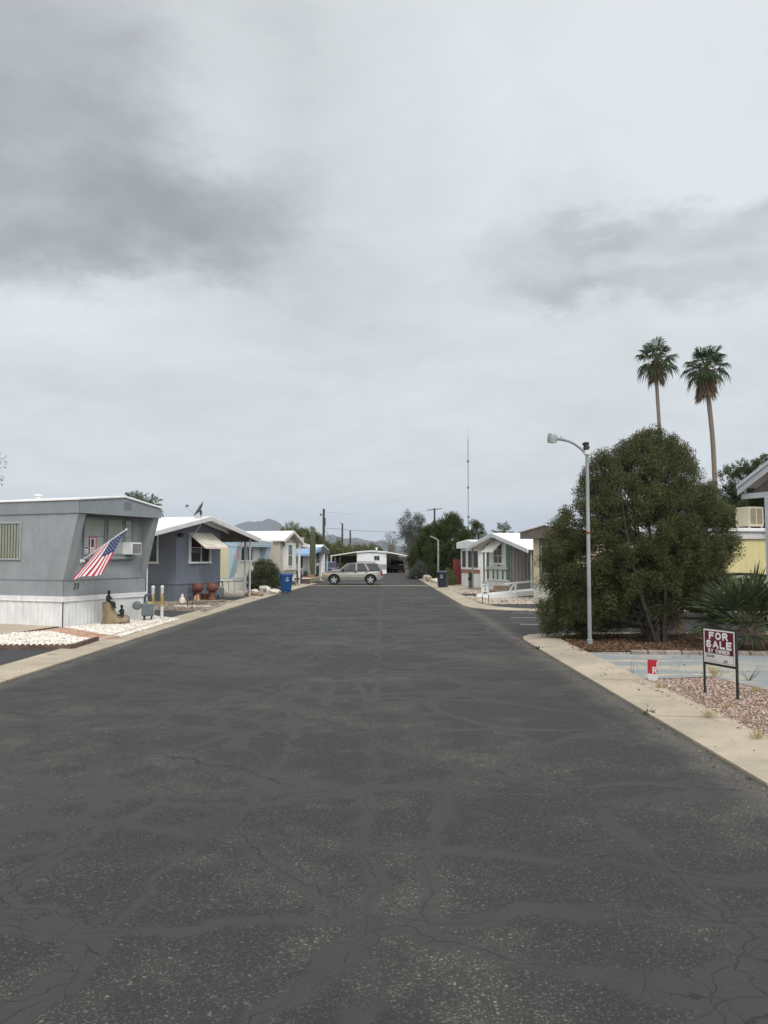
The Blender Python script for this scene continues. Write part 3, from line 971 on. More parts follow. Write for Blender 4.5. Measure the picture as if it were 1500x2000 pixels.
def juniper(label, loc, prof, nl, lr, per, leaf, mat, stems=9, twigs=90, group=None, name='juniper_tree', trunk_r=.09, lump=.16, inner=.5, flat=1.0):
    root = thing(name, label, 'tree', loc, 0, group)
    P, f = shell_points(prof, nl, inner, lump=lump)
    cy0 = prof[0][2]; P[:, 1] = cy0 + (P[:, 1] - cy0) * flat
    lob = np.c_[P, lr * rng.uniform(.65, 1.35, nl)]
    pr = np.array(prof); H = pr[-1, 0]
    mb = MB()
    cx = float(np.mean(pr[:, 1])); cy = float(np.mean(pr[:, 2]))
    tops = []
    for i in range(stems):
        a = 6.283 * i / stems + random.uniform(-.3, .3)
        zt = H * random.uniform(.55, .9)
        rt = float(np.interp(zt, pr[:, 0], pr[:, 3])) * random.uniform(.25, .6)
        b = Vector((math.cos(a) * .14, math.sin(a) * .14, -.05))
        tops.append(limb(mb, b, (cx + math.cos(a) * rt, cy + math.sin(a) * rt, zt), trunk_r, trunk_r * .22, .12, 6, 9))
    mb.build('trunk', mat[1], root, smooth=True)
    mb = MB()
    order = np.argsort(-f)[:twigs]
    for i in order:
        q = Vector(P[i]); best = None
        for s in random.sample(tops, min(3, len(tops))):
            for t in s[1:7]:
                if t.z < q.z + .1 and (best is None or (t - q).length < (best - q).length):
                    best = t
        if best is None:
            best = tops[0][1]
        limb(mb, best, q, trunk_r * .20, .005, .12, 4, 5)
    mb.build('branches', mat[1], root)
    foliage('crown', lob, per, mat[0], root, leaf[0], leaf[1], .45, (cx, cy, H * .35))
    return root


# the big clipped juniper beside the lamp post
TB = at(1285, 1255)
sc = 82.0
prof_px = [(1236, 1108, 42), (1222, 1130, 76), (1200, 1186, 140), (1175, 1208, 164), (1150, 1222, 178), (1100, 1234, 187), (1050, 1253, 188), (1000, 1258, 168), (950, 1253, 137), (900, 1259, 98), (870, 1268, 66), (853, 1274, 40), (845, 1278, 14)]
YT = TB.y + .92
prof = [(max(.12, high(py, YT) - .05), side(cx, py, YT) - TB.x, .92, r / F_PX * YT) for py, cx, r in prof_px]
big = juniper('large dark olive rounded juniper on the mulch island beside the tall lamp post', TB, prof, 1150, .20, 290, (.058, .0165), (M_JUN, M_BARK_SHADED), 12, 420, trunk_r=.055, lump=.085, inner=.34, flat=.62)
# low inner foliage that hides most of the stems
nlo = 270
Plo = np.stack([rng.uniform(-1.75, 1.35, nlo), .92 + rng.uniform(-1.0, .75, nlo), rng.uniform(.58, 1.75, nlo)], 1)
Plo[:, 2] += np.maximum(0, Plo[:, 0]) * .18 - np.minimum(0, Plo[:, 0] + .6) * -.18
foliage('low_sprays', np.c_[Plo, rng.uniform(.13, .26, nlo)], 290, M_JUN, big, .058, .0165, .35, (0, .92, 1.0))
# bare twiggy skirt below the crown
mb = MB()
for i in range(120):
    a = random.uniform(0, 6.283)
    r = random.uniform(.5, 1.7); q0 = random.uniform(.15, .75)
    b0_ = Vector((math.cos(a) * q0 * .5, math.sin(a) * q0 * .35 + .3 * q0, random.uniform(.2, .8)))
    e0_ = b0_ + Vector((math.cos(a + random.uniform(-.6, .6)) * r * .6, math.sin(a) * r * .4, random.uniform(-.45, .35)))
    e0_.z = max(.1, e0_.z)
    limb(mb, b0_, e0_, .010, .003, .35, 4, 7)
mb.build('bare_twigs', M_BARK_SHADED, big)

FAR_J = 'dark rounded junipers along the far right kerb'
def far_juniper(px, Y, ytop, rpx, label, nl=330):
    z = high(ytop, Y); s = F_PX / Y; r = rpx / s
    pr = [(.15, 0, 0, r * .78), (z * .2, 0, 0, r * .97), (z * .42, 0, 0, r), (z * .62, 0, 0, r * .86), (z * .8, 0, 0, r * .6), (z * .93, 0, 0, r * .3), (z, 0, 0, r * .08)]
    return juniper(label, (side(px, 1080, Y), Y, .04), pr, nl, .40, 110, (.17, .055), (M_JUN_D, M_BARK), 6, 30, FAR_J)
far_juniper(880, 66, 1001, 45, 'tallest dark round juniper behind the small street lamp')
far_juniper(846, 74, 1022, 38, 'dark juniper just left of the tallest one, overhanging the kerb')
far_juniper(908, 70, 1040, 26, 'lower dark juniper just behind the red board gate', 200)
far_juniper(822, 82, 1058, 24, 'smallest dark juniper, farthest along the right kerb', 170)


def open_tree(name, label, px, Y, ytop, rx_px, mat, bark, dens=1.0, base_z=.0, flat=.8, leaf=(.24, .07), group=None, lob_n=80, zfrac=.62, X=None, per=60):
    z = high(ytop, Y); s = F_PX / Y; rx = rx_px / s
    X = side(px, 1070, Y) if X is None else X
    root = thing(name, label, 'tree', (X, Y, base_z), random.uniform(0, 6), group)
    ch = z * zfrac; cz = z - ch / 2
    P = unit(rng.normal(size=(lob_n, 3))) * (rng.uniform(.1, 1, (lob_n, 1)) ** .5) * np.array([rx, rx * .9, ch / 2])
    P[:, 2] += cz
    mb = MB(); fork = Vector((random.uniform(-.3, .3), random.uniform(-.3, .3), z * (1 - zfrac) * .8))
    limb(mb, (0, 0, -.1), fork, .03 * z, .022 * z, .06, 8, 6)
    mb.build('trunk', bark, root, smooth=True)
    mb = MB()
    for i in range(0, lob_n, 2):
        limb(mb, fork, P[i], .012 * z, .008, .12, 4, 6)
    mb.build('branches', bark, root)
    lob = np.c_[P, rng.uniform(.16, .34, lob_n) * rx]
    foliage('crown', lob, per * dens, mat, root, leaf[0], leaf[1], .1, (0, 0, cz), .9)
    return root


MES = 'pale green mesquite trees behind the homes on the left'
for px, Y, yt, r, lab in [(568, 96, 1017, 30, 'tallest pale green mesquite behind the beige home'),
                          (606, 100, 1030, 26, 'mesquite rising behind the blue awning and the saguaro'),
                          (634, 112, 1052, 24, 'mesquite at the foot of the tallest utility pole'),
                          (664, 118, 1057, 26, 'mesquite between the two taller utility poles'),
                          (690, 122, 1064, 24, 'low mesquite behind the left carport of the end home'),
                          (726, 125, 1061, 24, 'yellow green mesquite above the roof of the end home'),
                          (652, 105, 1068, 20, 'small mesquite above the left end of the carport roof')]:
    open_tree('mesquite_tree', lab, px, Y, yt, r, M_MESQ, M_BARK, 2.1, group=MES, lob_n=90, zfrac=.8)
open_tree('eucalyptus_tree', 'tall grey green tree above the right carport of the end home', 806, 125, 995, 31, M_EUC, M_BARK_G, 1.5, lob_n=110, zfrac=.78, leaf=(.26, .07))
open_tree('bare_tree', 'thin almost leafless grey tree left of the tall grey green tree', 764, 122, 1034, 20, M_EUC, M_BARK_G, .22, lob_n=120, zfrac=.8, leaf=(.2, .05))
open_tree('pine_tree', 'dark pine behind the white framed porch', 930, 98, 1016, 22, M_JUN_D, M_BARK, 1.6, lob_n=70, zfrac=.7, leaf=(.22, .06))
open_tree('pine_tree', 'dark pine at the left picture edge behind the grey home', -75, 46, 800, 76, M_JUN_D, M_BARK, 1.0, lob_n=130, zfrac=.85, leaf=(.2, .05), X=-24.6)

# feathery tree behind the house on the right edge
def feather_tree():
    Y = 34; X = 17.4
    root = thing('acacia_tree', 'feathery green tree spreading behind the roof at the right edge', 'tree', (X, Y, .04))
    mb = MB(); limb(mb, (0, 0, -.1), (.1, 0, 2.2), .22, .17, .05, 8, 6); mb.build('trunk', M_BARK, root, smooth=True)
    mb = MB(); V = []; lob = []
    for i in range(150):
        a = random.uniform(0, 6.283); el = random.uniform(-.15, 1.1)
        r = random.uniform(2.2, 3.5)
        q = Vector((math.cos(a) * math.cos(el) * r * 1.02, math.sin(a) * math.cos(el) * r, 3.7 + math.sin(el) * r * .92))
        pts = limb(mb, (.1, 0, 2.1), q, .035, .005, .1, 4, 9)
        tip = pts[-1] + Vector((math.cos(a) * .7, math.sin(a) * .7, -.35))
        mb.tube([pts[-1], (pts[-1] + tip) / 2 + Vector((0, 0, .06)), tip], [.006, .004, .002], 3)
        for k in range(11):
            t = .42 + .58 * k / 10
            p = pts[min(8, int(t * 8))].lerp(pts[min(8, int(t * 8) + 1)], t * 8 % 1) if t < 1 else tip
            V.append((*p, .2 + .1 * (1 - t)))
        for k in range(4):
            V.append((*(pts[-1].lerp(tip, k / 3)), .1))
    for i in range(110):
        d = unit(rng.normal(size=3)); r = rng.uniform(.2, 1) ** .5
        V.append((d[0] * 2.3 * r, d[1] * 2.3 * r, 3.3 + d[2] * 1.5 * r, .45))
    mb.build('branches', M_BARK, root)
    foliage('crown', V, 100, leaf_mat('acacia_leaf', [(.024, .036, .014), (.046, .064, .025), (.072, .09, .038), (.10, .12, .06)], trans=.3), root, .13, .03, -.1, (0, 0, 3), .8)
feather_tree()


# ------------------------------------------------------------------ fan palms
def frond(V, base, d, up, size, blades=22, droop=.25, spread=2.0, wid=.065):
    """one fan: pleated blades from the end of the leaf stalk, tips hanging a little"""
    d = Vector(d).normalized(); s = d.cross(up)
    s = s.normalized() if s.length > .05 else d.orthogonal().normalized()
    nrm = s.cross(d).normalized()
    for i in range(blades):
        a = spread * ((i + .5) / blades - .5) * 2
        L = size * (1 - .28 * (abs(a) / spread) ** 2) * random.uniform(.86, 1.08)
        dirn = (d * math.cos(a) + s * math.sin(a) * .95 + nrm * random.uniform(-.12, .12)).normalized()
        side_v = dirn.cross(nrm).normalized() * wid * size
        m = base + dirn * L * .62
        tip = base + dirn * L + Vector((0, 0, -droop * L * random.uniform(.5, 1.3)))
        q = nrm * (wid * .5 * size * (1 if i % 2 else -1))
        V += [base, m + side_v * .5 + q, tip, m - side_v * .5 - q]


def palm(label, X, Y, z_top, trunk_r, size, lean=(0, 0), skirt=1.0, n=34, group=None, blades=22, name='fan_palm', skirt_n=26):
    root = thing(name, label, 'palm', (X, Y, .03), 0, group)
    H = z_top - .03
    mb = MB(); K = 26
    pts = [Vector((lean[0] * (k / K) ** 1.2 + .04 * math.sin(k * .45), lean[1] * k / K, H * k / K)) for k in range(K + 1)]
    mb.tube(pts, [trunk_r * (1.25 - .3 * min(1, k / 5) + (.05 if k % 2 else 0)) for k in range(K + 1)], 12)
    mb.build('trunk', M_PTRUNK, root, smooth=True)
    top = pts[-1]
    V = []; st = MB()
    for i in range(n):
        a = i * 2.39996 + random.uniform(-.2, .2); t = (i + .5) / n
        el = 1.45 - 2.15 * t ** .9 + random.uniform(-.12, .12)
        d = Vector((math.cos(a) * math.cos(el), math.sin(a) * math.cos(el), math.sin(el)))
        b = top + Vector((math.cos(a) * trunk_r * .6, math.sin(a) * trunk_r * .6, random.uniform(-.15, .15) * size))
        e = b + d * size * random.uniform(.46, .66) + Vector((0, 0, -.10 * size * t))
        st.tube([b, (b + e) / 2 + Vector((0, 0, .03 * size)), e], [.022 * size, .016 * size, .012 * size], 4)
        d2 = (d + Vector((0, 0, -.38 * t))).normalized()
        frond(V, e, d2, Vector((0, 0, 1)), size * random.uniform(.5, .64), blades, .22 + .5 * t)
    st.build('leaf_stalks', pm('stalk', (.12, .12, .06), .6), root)
    np_mesh('crown', np.array([tuple(v) for v in V]), 4, M_PALM, root)
    if skirt > 0:
        V = []
        for i in range(skirt_n):
            a = random.uniform(0, 6.283); zz = -skirt * random.uniform(0.0, .55)
            b = top + Vector((math.cos(a) * trunk_r, math.sin(a) * trunk_r, zz + .05))
            d = Vector((math.cos(a) * .42, math.sin(a) * .42, -1)).normalized()
            frond(V, b, d, Vector((math.cos(a), math.sin(a), 0)), skirt * random.uniform(.4, .62), 12, .1, .55, .05)
        np_mesh('dead_fronds', np.array([tuple(v) for v in V]), 4, M_DEAD, root)
    return root


TP = 'two tall fan palms on the right'
Yp = 55.0
palm('slimmer tall fan palm rising behind the top of the big juniper', side(1284, 830, Yp) + .25, Yp, high(700, Yp), .125, 1.38, (-.25, 0), 2.1, 30, TP, 24, skirt_n=44)
palm('thicker tall fan palm leaning left beside the big juniper', side(1407, 1000, Yp), Yp, high(716, Yp), .165, 1.46, (-.75, 0), 2.5, 34, TP, 24, skirt_n=56)
LP = 'fan palms behind the grey home'
palm('fan palm top poking up behind the roof of the grey home', side(265, 975, 62), 62, high(983, 62), .14, 1.15, (0, 0), 1.0, 26, LP, 16)
palm('smaller fan palm top nearer the right corner of the grey roof', side(292, 985, 60), 60, high(990, 60), .14, 1.05, (0, 0), 1.0, 26, LP, 16)
palm('short fan palm behind the white roof with the green posts', side(983, 1040, 84), 84, high(1040, 84), .15, 1.15, (0, 0), .8, 26, None, 16)


def fan_shrub():
    b = at(1462, 1268)
    root = thing('palm_shrub', 'low stiff leaved fan palm behind the sale sign', 'palm', b)
    mb = MB()
    mb.lathe([(.30, 0), (.36, .12), (.33, .3), (.2, .42), (.1, .5)], 14, ribs=5, amp=.12)
    mb.build('trunk', pm('palm_boot', (.07, .05, .04), .9, .4, 8, 1, 20), root)
    V = []; st = MB()
    spots = []
    for i in range(30):
        a = i * 2.39996; t = (i + .5) / 30
        spots.append((a, 1.4 - 1.55 * t))
    for a, el in spots:
        d = Vector((math.cos(a) * math.cos(el), math.sin(a) * math.cos(el), math.sin(el)))
        p = Vector((0, 0, .4)); e = p + d * random.uniform(.42, .66)
        st.tube([p, (p + e) / 2 + Vector((0, 0, .04)), e], [.018, .014, .010], 5)
        frond(V, e, d, Vector((0, 0, 1)), random.uniform(.75, 1.02), 26, .06 + .12 * max(0, 1 - el), 1.15, .03)
    st.build('leaf_stalks', pm('stalk_green', (.09, .10, .045), .5), root)
    np_mesh('crown', np.array([tuple(v) for v in V]), 4, leaf_mat('shrub_palm_leaf', [(.022, .034, .015), (.042, .06, .026), (.07, .092, .042), (.12, .14, .07)], .4), root)
fan_shrub()


def round_bush(name, label, X, Y, rx, rz, mat, nl=150, per=70, leaf=(.13, .022), up=1.0, group=None, lr=.3, zc=.5):
    root = thing(name, label, 'bush', (X, Y, .05), 0, group)
    d = unit(rng.normal(size=(nl, 3))); d[:, 2] = np.abs(d[:, 2]) * 1.0 - .15
    P = d * (rng.uniform(.3, 1, (nl, 1)) ** .5) * np.array([rx, rx, rz])
    P[:, 2] = np.maximum(P[:, 2] + rz * .16, .08)
    mb = MB()
    for i in range(0, nl, 2):
        limb(mb, (random.uniform(-.15, .15), random.uniform(-.15, .15), 0), P[i], .018, .004, .1, 4, 5)
    mb.build('branches', M_BARK_G, root)
    foliage('crown', np.c_[P, rng.uniform(.7, 1.3, nl) * lr], per, mat, root, leaf[0], leaf[1], up, (0, 0, -.2), .45)
    return root


bb = at(514, 1157)
round_bush('round_bush', 'dense round dark green bush between the porch posts and the blue bin', side(515, 1100, 47.2), 47.6, 1.02, 1.78, M_BUSH, 190, 80, (.17, .03), 1.2, None, .22)
round_bush('round_bush', 'olive shrub squeezed between the dark bin and the red gate', side(877, 1130, 55), 55.2, .55, 1.15, M_MESQ, 60, 50, (.12, .025), 1.0, None, .2)
round_bush('round_bush', 'grey green shrub spilling at the far right kerb', side(823, 1110, 72), 72.5, 1.1, 1.5, M_EUC, 80, 60, (.18, .04), .6, None, .32)
round_bush('round_bush', 'brownish shrub in front of the left carport of the end home', side(664, 1105, 88), 88, 1.1, 1.25, M_BUSH, 70, 50, (.16, .03), 1.0, None, .3)
# dry weeds
DW = 'dry straw coloured weeds'
for k, (px, py, h_, lab) in enumerate([(1397, 1325, .26, 'tall dry weed at the edge of the blue drive behind the sale sign'),
                                       (1386, 1404, .12, 'dry weed tuft at the kerb edge below the sale sign'),
                                       (1480, 1446, .13, 'dry weed tuft in the gravel nearest the camera'),
                                       (1290, 1346, .10, 'dry weed tuft just below the small red sign'),
                                       (1478, 1353, .10, 'dry weed tuft right of the sale sign'),
                                       (1425, 1385, .09, 'dry weed tuft between the kerb and the right leg of the sale sign')]):
    b = at(px, py)
    n = 60
    D = unit(rng.normal(size=(n, 3)) * (.5, .5, .1) + (0, 0, 1))
    P = np.zeros((n, 3)) + rng.normal(size=(n, 3)) * (.035, .035, 0)
    o = np_mesh('dry_weed', leaf_quads(P, D, h_, .008), 4, leaf_mat('straw', [(.36, .28, .15), (.45, .36, .2), (.52, .43, .27)], .8, .2) if k == 0 else bpy.data.materials['straw'])
    o.location = (b.x, b.y, .055)
    tag(o, lab, 'weed', DW)
for k, (px, py, lab) in enumerate([(1235, 1318, 'single dark dry twig left of the small red sign'), (1462, 1330, 'bare spindly weed right of the sale sign')]):
    b = at(px, py); mb = MB()
    for i in range(2 if k == 0 else 9):
        limb(mb, (0, 0, 0), (random.uniform(-.03, .04) if k == 0 else random.uniform(-.2, .25), random.uniform(-.1, .1), random.uniform(.15, .27)), .004, .002, .15, 4, 5)
    o = mb.build('dry_twig', M_BARK); o.location = b; tag(o, lab, 'weed')

# ================================================================== HOMES
M_WHITE = pm('white_metal', (.70, .70, .69), .45, .06, 2, stain=.18)
M_SKIRT = pm('white_skirting', (.68, .675, .66), .5, .08, 2, stain=.30)
M_ROOFW = pm('white_roof_coating', (.80, .80, .77), .55, .05, 1.2, stain=.15, stain_c=(.4, .38, .34))
M_ROOFG = pm('weathered_roof', (.62, .62, .61), .6, .12, 1.5, stain=.2)
M_GREY = pm('grey_siding', (.262, .276, .284), .5, .10, 1.2, stain=.26)
M_GREY2 = pm('grey_siding_dark', (.225, .242, .252), .5, .07, 1.2, stain=.12)
M_BLUEG = pm('blue_grey_siding', (.150, .165, .198), .6, .06, 1.2, stain=.10)
M_BLUEG2 = pm('blue_grey_skirting', (.135, .15, .18), .6, .08, 1.2, stain=.2)
M_PALEB = pm('pale_blue_siding', (.36, .47, .55), .5, .06, 1.5, stain=.15)
M_CREAM = pm('cream_siding', (.62, .60, .51), .55, .06, 1.5, stain=.25)
M_CREAMY = pm('cream_stripe_siding', (.56, .52, .36), .55, .06, 1.5)
M_BEIGE = pm('beige_siding', (.40, .365, .31), .6, .06, 1.5, stain=.12)
M_OFFW = pm('off_white_siding', (.63, .62, .57), .55, .06, 1.5, stain=.15)
M_GREEN = pm('green_trim', (.085, .165, .125), .55, .1, 3)
M_TAUPE = pm('taupe_ribbed', (.40, .375, .36), .55, .08, 1.5, stain=.1)
M_BROWN = pm('brown_fascia', (.17, .135, .115), .6, .1, 2)
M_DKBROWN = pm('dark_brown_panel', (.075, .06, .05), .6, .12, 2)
M_CHAR = pm('charcoal_trim', (.07, .075, .085), .55, .1, 2)
M_BLUEA = pm('blue_awning', (.22, .33, .50), .5, .08, 2, stain=.1)
M_YELLOW = pm('yellow_siding', (.60, .52, .26), .55, .05, 1.2, stain=.1, stain_c=(.3, .22, .08))
M_DARK = pm('dark_interior', (.022, .021, .02), .8, .2, 2)
M_BLACK = pm('black_metal', (.022, .022, .024), .45, .1, 5)
M_ALU = pm('aluminium', (.45, .46, .46), .38, .06, 4, metal=.6)
M_BLIND = pm('cream_blind', (.60, .52, .36), .7, .06, 3)
M_CURT = pm('net_curtain', (.78, .77, .71), .85, .14, 2.2, stretch=(14, 14, .6))
M_GLASS = glass_mat('dark_glass', (.018, .02, .022), 0)
M_GLASSC = glass_mat('clear_glass', (.02, .02, .02), .92)
M_GLASST = glass_mat('tinted_glass', (.014, .016, .018), .25)
M_SCREEN = pm('insect_screen', (.075, .06, .058), .75, .25, 3)
M_LBRICK = pm('brick_red_paint', (.34, .17, .115), .8, .25, 8, .5, 30)


def window(parent, F, u0, u1, z0, z1, d=0.0, frame=None, glass=None, vb=(), hb=(), fw=.045, dep=.05, sill=0.0, curtain=None, blinds=None, name='window'):
    """a framed window on a wall frame: the frame is a part; pane, sill and what hangs inside are sub-parts"""
    frame = frame or M_WHITE; glass = glass or M_GLASS
    mb = MB()
    mb.fbox(F, u0, u0 + fw, z0, z1, d - .02, d + dep); mb.fbox(F, u1 - fw, u1, z0, z1, d - .02, d + dep)
    mb.fbox(F, u0 + fw, u1 - fw, z0, z0 + fw, d - .02, d + dep - .002); mb.fbox(F, u0 + fw, u1 - fw, z1 - fw, z1, d - .02, d + dep - .002)
    for u in vb:
        mb.fbox(F, u - fw * .4, u + fw * .4, z0 + fw, z1 - fw, d - .01, d + dep - .006)
    for z in hb:
        mb.fbox(F, u0 + fw, u1 - fw, z - fw * .35, z + fw * .35, d - .01, d + dep - .010)
    w_ = mb.build(name, frame, parent, bevel=.004)
    MB().fbox(F, u0 + fw * .6, u1 - fw * .6, z0 + fw * .6, z1 - fw * .6, d + .020, d + .026).build('pane', glass, w_)
    if sill:
        MB().fbox(F, u0 - .04, u1 + .04, z0 - .05, z0 - .002, d - .01, d + sill).build('sill', frame, w_, bevel=.005)
    if curtain:
        MB().fbox(F, u0 + fw, u1 - fw, z0 + fw, z1 - fw, d + .004, d + .008).build('curtain', curtain, w_)
    if blinds:
        mb = MB(); n = int((u1 - u0 - 2 * fw) / blinds[1])
        for i in range(n):
            a = u0 + fw + (i + .12) * blinds[1]
            if any(abs(a + blinds[1] * .4 - v) < .05 for v in vb):
                continue
            p0, p1 = F.p(a, z0 + fw, d + .006), F.p(a + blinds[1] * .72, z0 + fw, d + .014)
            mb.prism([p0, p1, p1 + Vector((0, 0, z1 - z0 - 2 * fw)), p0 + Vector((0, 0, z1 - z0 - 2 * fw))], F.n * .002)
        mb.build('blinds', blinds[0], w_)
        MB().fbox(F, u0 + fw, u1 - fw, z0 + fw, z1 - fw, d + .001, d + .004).build('backing', M_DARK, w_)
    return w_


def roof_slab(parent, top, th, y0, y1, mat, name='roof', drop=None):
    """a folded roof sheet: top = [(x, z) ...] across, extruded from y0 to y1"""
    pts = [(x, y0, z) for x, z in top] + [(x, y0, z - th) for x, z in top[::-1]]
    return MB().prism(pts, (0, y1 - y0, 0)).build(name, mat, parent, bevel=.012)


def gable_trim(mb, top, y, h, th, off=0.0):
    for (xa, za), (xb, zb) in zip(top[:-1], top[1:]):
        mb.prism([(xa, y, za + off), (xb, y, zb + off), (xb, y, zb + off - h), (xa, y, za + off - h)], (0, th, 0))


def post(parent, x, y, z0, z1, s, mat, name='post'):
    return MB().box(x - s / 2, x + s / 2, y - s / 2, y + s / 2, z0, z1).build(name, mat, parent, bevel=.006)


def frames(W, L):
    return Fr((0, 0), (1, 0)), Fr((0, L), (0, -1)), Fr((W, 0), (0, 1))


def seams(mb, top, y0, y1, step, h=.03, w_=.05):
    """standing seams running up the slopes"""
    y = y0 + step
    while y < y1 - .1:
        for (xa, za), (xb, zb) in zip(top[:-1], top[1:]):
            mb.prism([(xa, y, za + .001), (xb, y, zb + .001), (xb, y, zb + h), (xa, y, za + h)], (0, w_, 0))
        y += step


# ------------------------------------------------------------------ wedge-fronted single-wide (grey no. 23, and the pale blue one)
def wedge_home(name, label, loc, ang, W, L, zs, mats, roofz, over=.55, wingw=(.29, .25), side_stripes=False):
    """zs: skirt band low/high, lower trim, top band low; roofz: near eave, peak, far eave"""
    zb0, zb1, zt, zf = zs
    m_wall, m_band, m_skirt, m_trim, m_wing, m_side = mats
    root = thing(name, label, 'mobile home', (loc[0], loc[1], .03), ang)
    F0, FL, FRt = frames(W, L)
    sk = MB()
    sk.ribs(F0, 0, W, .0, zb0, .145, .014, .02); sk.ribs(FL, 0, L, .0, zb0, .30, .012, .02); sk.ribs(FRt, 0, L, .0, zb0, .30, .012, .02)
    sk.build('skirting', m_skirt, root)
    bd = MB(); bd.box(-.05, W + .05, -.05, L, zb0, zb1); bd.box(-.062, W + .062, -.062, L, zb0 + .015, zb0 + .035)
    bd.build('skirt_band', m_trim, root, bevel=.006)
    wl = MB(); wl.box(.004, W - .004, .004, L, zb1, zf + .04)
    wl.ribs(F0, 0, W, zb1, zt, .105, .010, .012)
    wl.ribs(F0, wingw[0], W - wingw[1], zt, zf, .105, .010, .012)
    if side_stripes:
        wl.cur = 1
    wl.ribs(FL, 0, L, zb1, zf, .21 if side_stripes else .205, .010 if side_stripes else .003, .012, groove=.4 if side_stripes else .1)
    wl.ribs(FRt, 0, L, zb1, zf, .41, .008, .012, groove=.08)
    wl.cur = 0
    wl.build('wall', [m_wall, m_side], root)
    tr = MB(); tr.box(-.03, W + .03, -.03, L, zt - .022, zt + .022); tr.fbox(F0, 0, W, zb1 + .001, zb1 + .02, .012, .022)
    tr.build('trim', m_band, root, bevel=.004)
    for x0, x1 in ((-.014, wingw[0]), (W - wingw[1], W + .014)):
        MB().prism([(x0, .0, zt + .022), (x0, -over + .04, zf), (x0, .0, zf)], (x1 - x0, 0, 0)).build('wing', m_wing, root, bevel=.006)
    e0, pk, e1 = roofz
    fa = MB()
    fa.prism([(-.03, -over, zf), (W + .03, -over, zf), (W + .03, -over, e1 - .05), (W * .52, -over, pk - .05), (-.03, -over, e0 - .05)], (0, L + over, 0))
    top = lambda u: (e0 + (pk - e0) * u / (W * .52) if u < W * .52 else pk + (e1 - pk) * (u - W * .52) / (W * .48)) - .06
    fa.ribs(F0, -.03, W + .03, zf + .02, top, .105, .010, over + .012)
    fa.ribs(FL, 0, L + over, zf + .02, e0 - .06, .205, .003, .04, groove=.1)
    fa.fbox(F0, -.045, W + .045, zf - .012, zf + .02, over - .02, over + .02); fa.fbox(FL, 0, L + over, zf - .012, zf + .02, .0, .05)
    fa.build('fascia', m_band, root)
    tl = [(-.08, e0), (W * .52, pk), (W + .08, e1)]
    roof_slab(root, tl, .06, -over - .05, L + .05, M_ROOFW)
    return root, F0, FL, FRt


P23 = at(122, 1225, .05)
A23, F0, FL, FRt = wedge_home('mobile_home', 'grey metal mobile home numbered 23 with slanted front wings and white skirting', P23, R(67.3), 3.5, 12.0,
                              (.72, .88, 1.36, 3.27), (M_GREY, M_GREY2, M_SKIRT, M_SKIRT, M_GREY, M_GREY), (3.68, 3.87, 3.62))
for u0, u1 in ((.69, 1.60), (1.68, 2.42), (2.46, 2.84)):
    window(A23, F0, u0, u1, 2.07, 3.19, .012, M_GREY2, M_GLASSC, hb=(2.62,), fw=.045, dep=.05, curtain=M_CURT)
MB().fbox(F0, .66, 2.90, 1.93, 2.05, .0, .13).build('window_ledge', M_GREY2, A23, bevel=.008)
window(A23, FL, 12 - 3.6, 12 - 1.62, 1.92, 3.04, .012, M_ALU, M_GLASSC, vb=(12 - 2.62,), blinds=(M_BLIND, .115), fw=.05)
mb = MB(); stroke_text(mb, '23', .17, .20, F0, .46, 1.17, .026, .022, .4, .2); mb.build('house_number', M_BLACK, A23)
mb = MB()
for i in range(6): mb.fbox(F0, 1.78, 2.12, 3.47 + i * .04, 3.49 + i * .04, .56, .575)
mb.build('vent_grille', M_GREY2, A23)
for x, y in ((1.5, 2.6), (2.2, 6.0)):
    MB().lathe([(.09, 3.75), (.09, 3.92), (.14, 3.93), (.14, 3.97), (.02, 4.0)], 12, (x, y, 0)).build('roof_vent', M_WHITE, A23, smooth=True)
MB().bar((3.56, -.03, .05), (3.56, -.03, 3.3), .03).build('corner_trim', M_WHITE, A23)
# window poster and notice (flat things on the glass)
def on_home(home, F, pts_fn): return None
def rel(home, F):
    """world frame of a wall of a placed home"""
    M = Matrix.Translation(home.location) @ Matrix.Rotation(home.rotation_euler.z, 4, 'Z')
    G = Fr((0, 0), (1, 0)); G.o = M @ F.o; G.d = M.to_3x3() @ F.d; G.n = M.to_3x3() @ F.n
    return G
G0 = rel(A23, F0)
M_RED = pm('faded_red', (.42, .03, .06), .7, .1, 4)
M_FWHITE = pm('flag_white', (.60, .585, .575), .8, .05, 4)
M_FBLUE = pm('flag_blue', (.022, .032, .11), .8, .1, 4)
mb = MB(); mb.fbox(G0, .93, 1.24, 2.09, 2.60, .045, .050)
mb.cur = 1; mb.fbox(G0, .96, 1.21, 2.11, 2.57, .050, .052)
mb.cur = 2; mb.fbox(G0, 1.00, 1.10, 2.30, 2.54, .052, .054)
mb.cur = 0
for k in range(5): mb.fbox(G0, 1.115 + .018 * k, 1.122 + .018 * k, 2.2, 2.54, .052, .0535)
mb.fbox(G0, .99, 1.18, 2.14, 2.17, .052, .0535); mb.fbox(G0, 1.0, 1.07, 2.21, 2.24, .052, .0535)
tag(mb.build('window_poster', [M_RED, M_FWHITE, M_FBLUE]), 'red white and blue poster stuck inside the left pane of the grey home', 'poster')
mb = MB(); mb.fbox(G0, .70, .89, 2.09, 2.31, .045, .050); mb.cur = 1
mb.fbox(G0, .71, .88, 2.25, 2.295, .050, .052)
for k in range(2): mb.fbox(G0, .72, .86, 2.14 + .045 * k, 2.155 + .045 * k, .050, .0515)
tag(mb.build('window_notice', [M_FWHITE, M_CHAR]), 'small white notice in the lower left corner of the grey home window', 'notice')

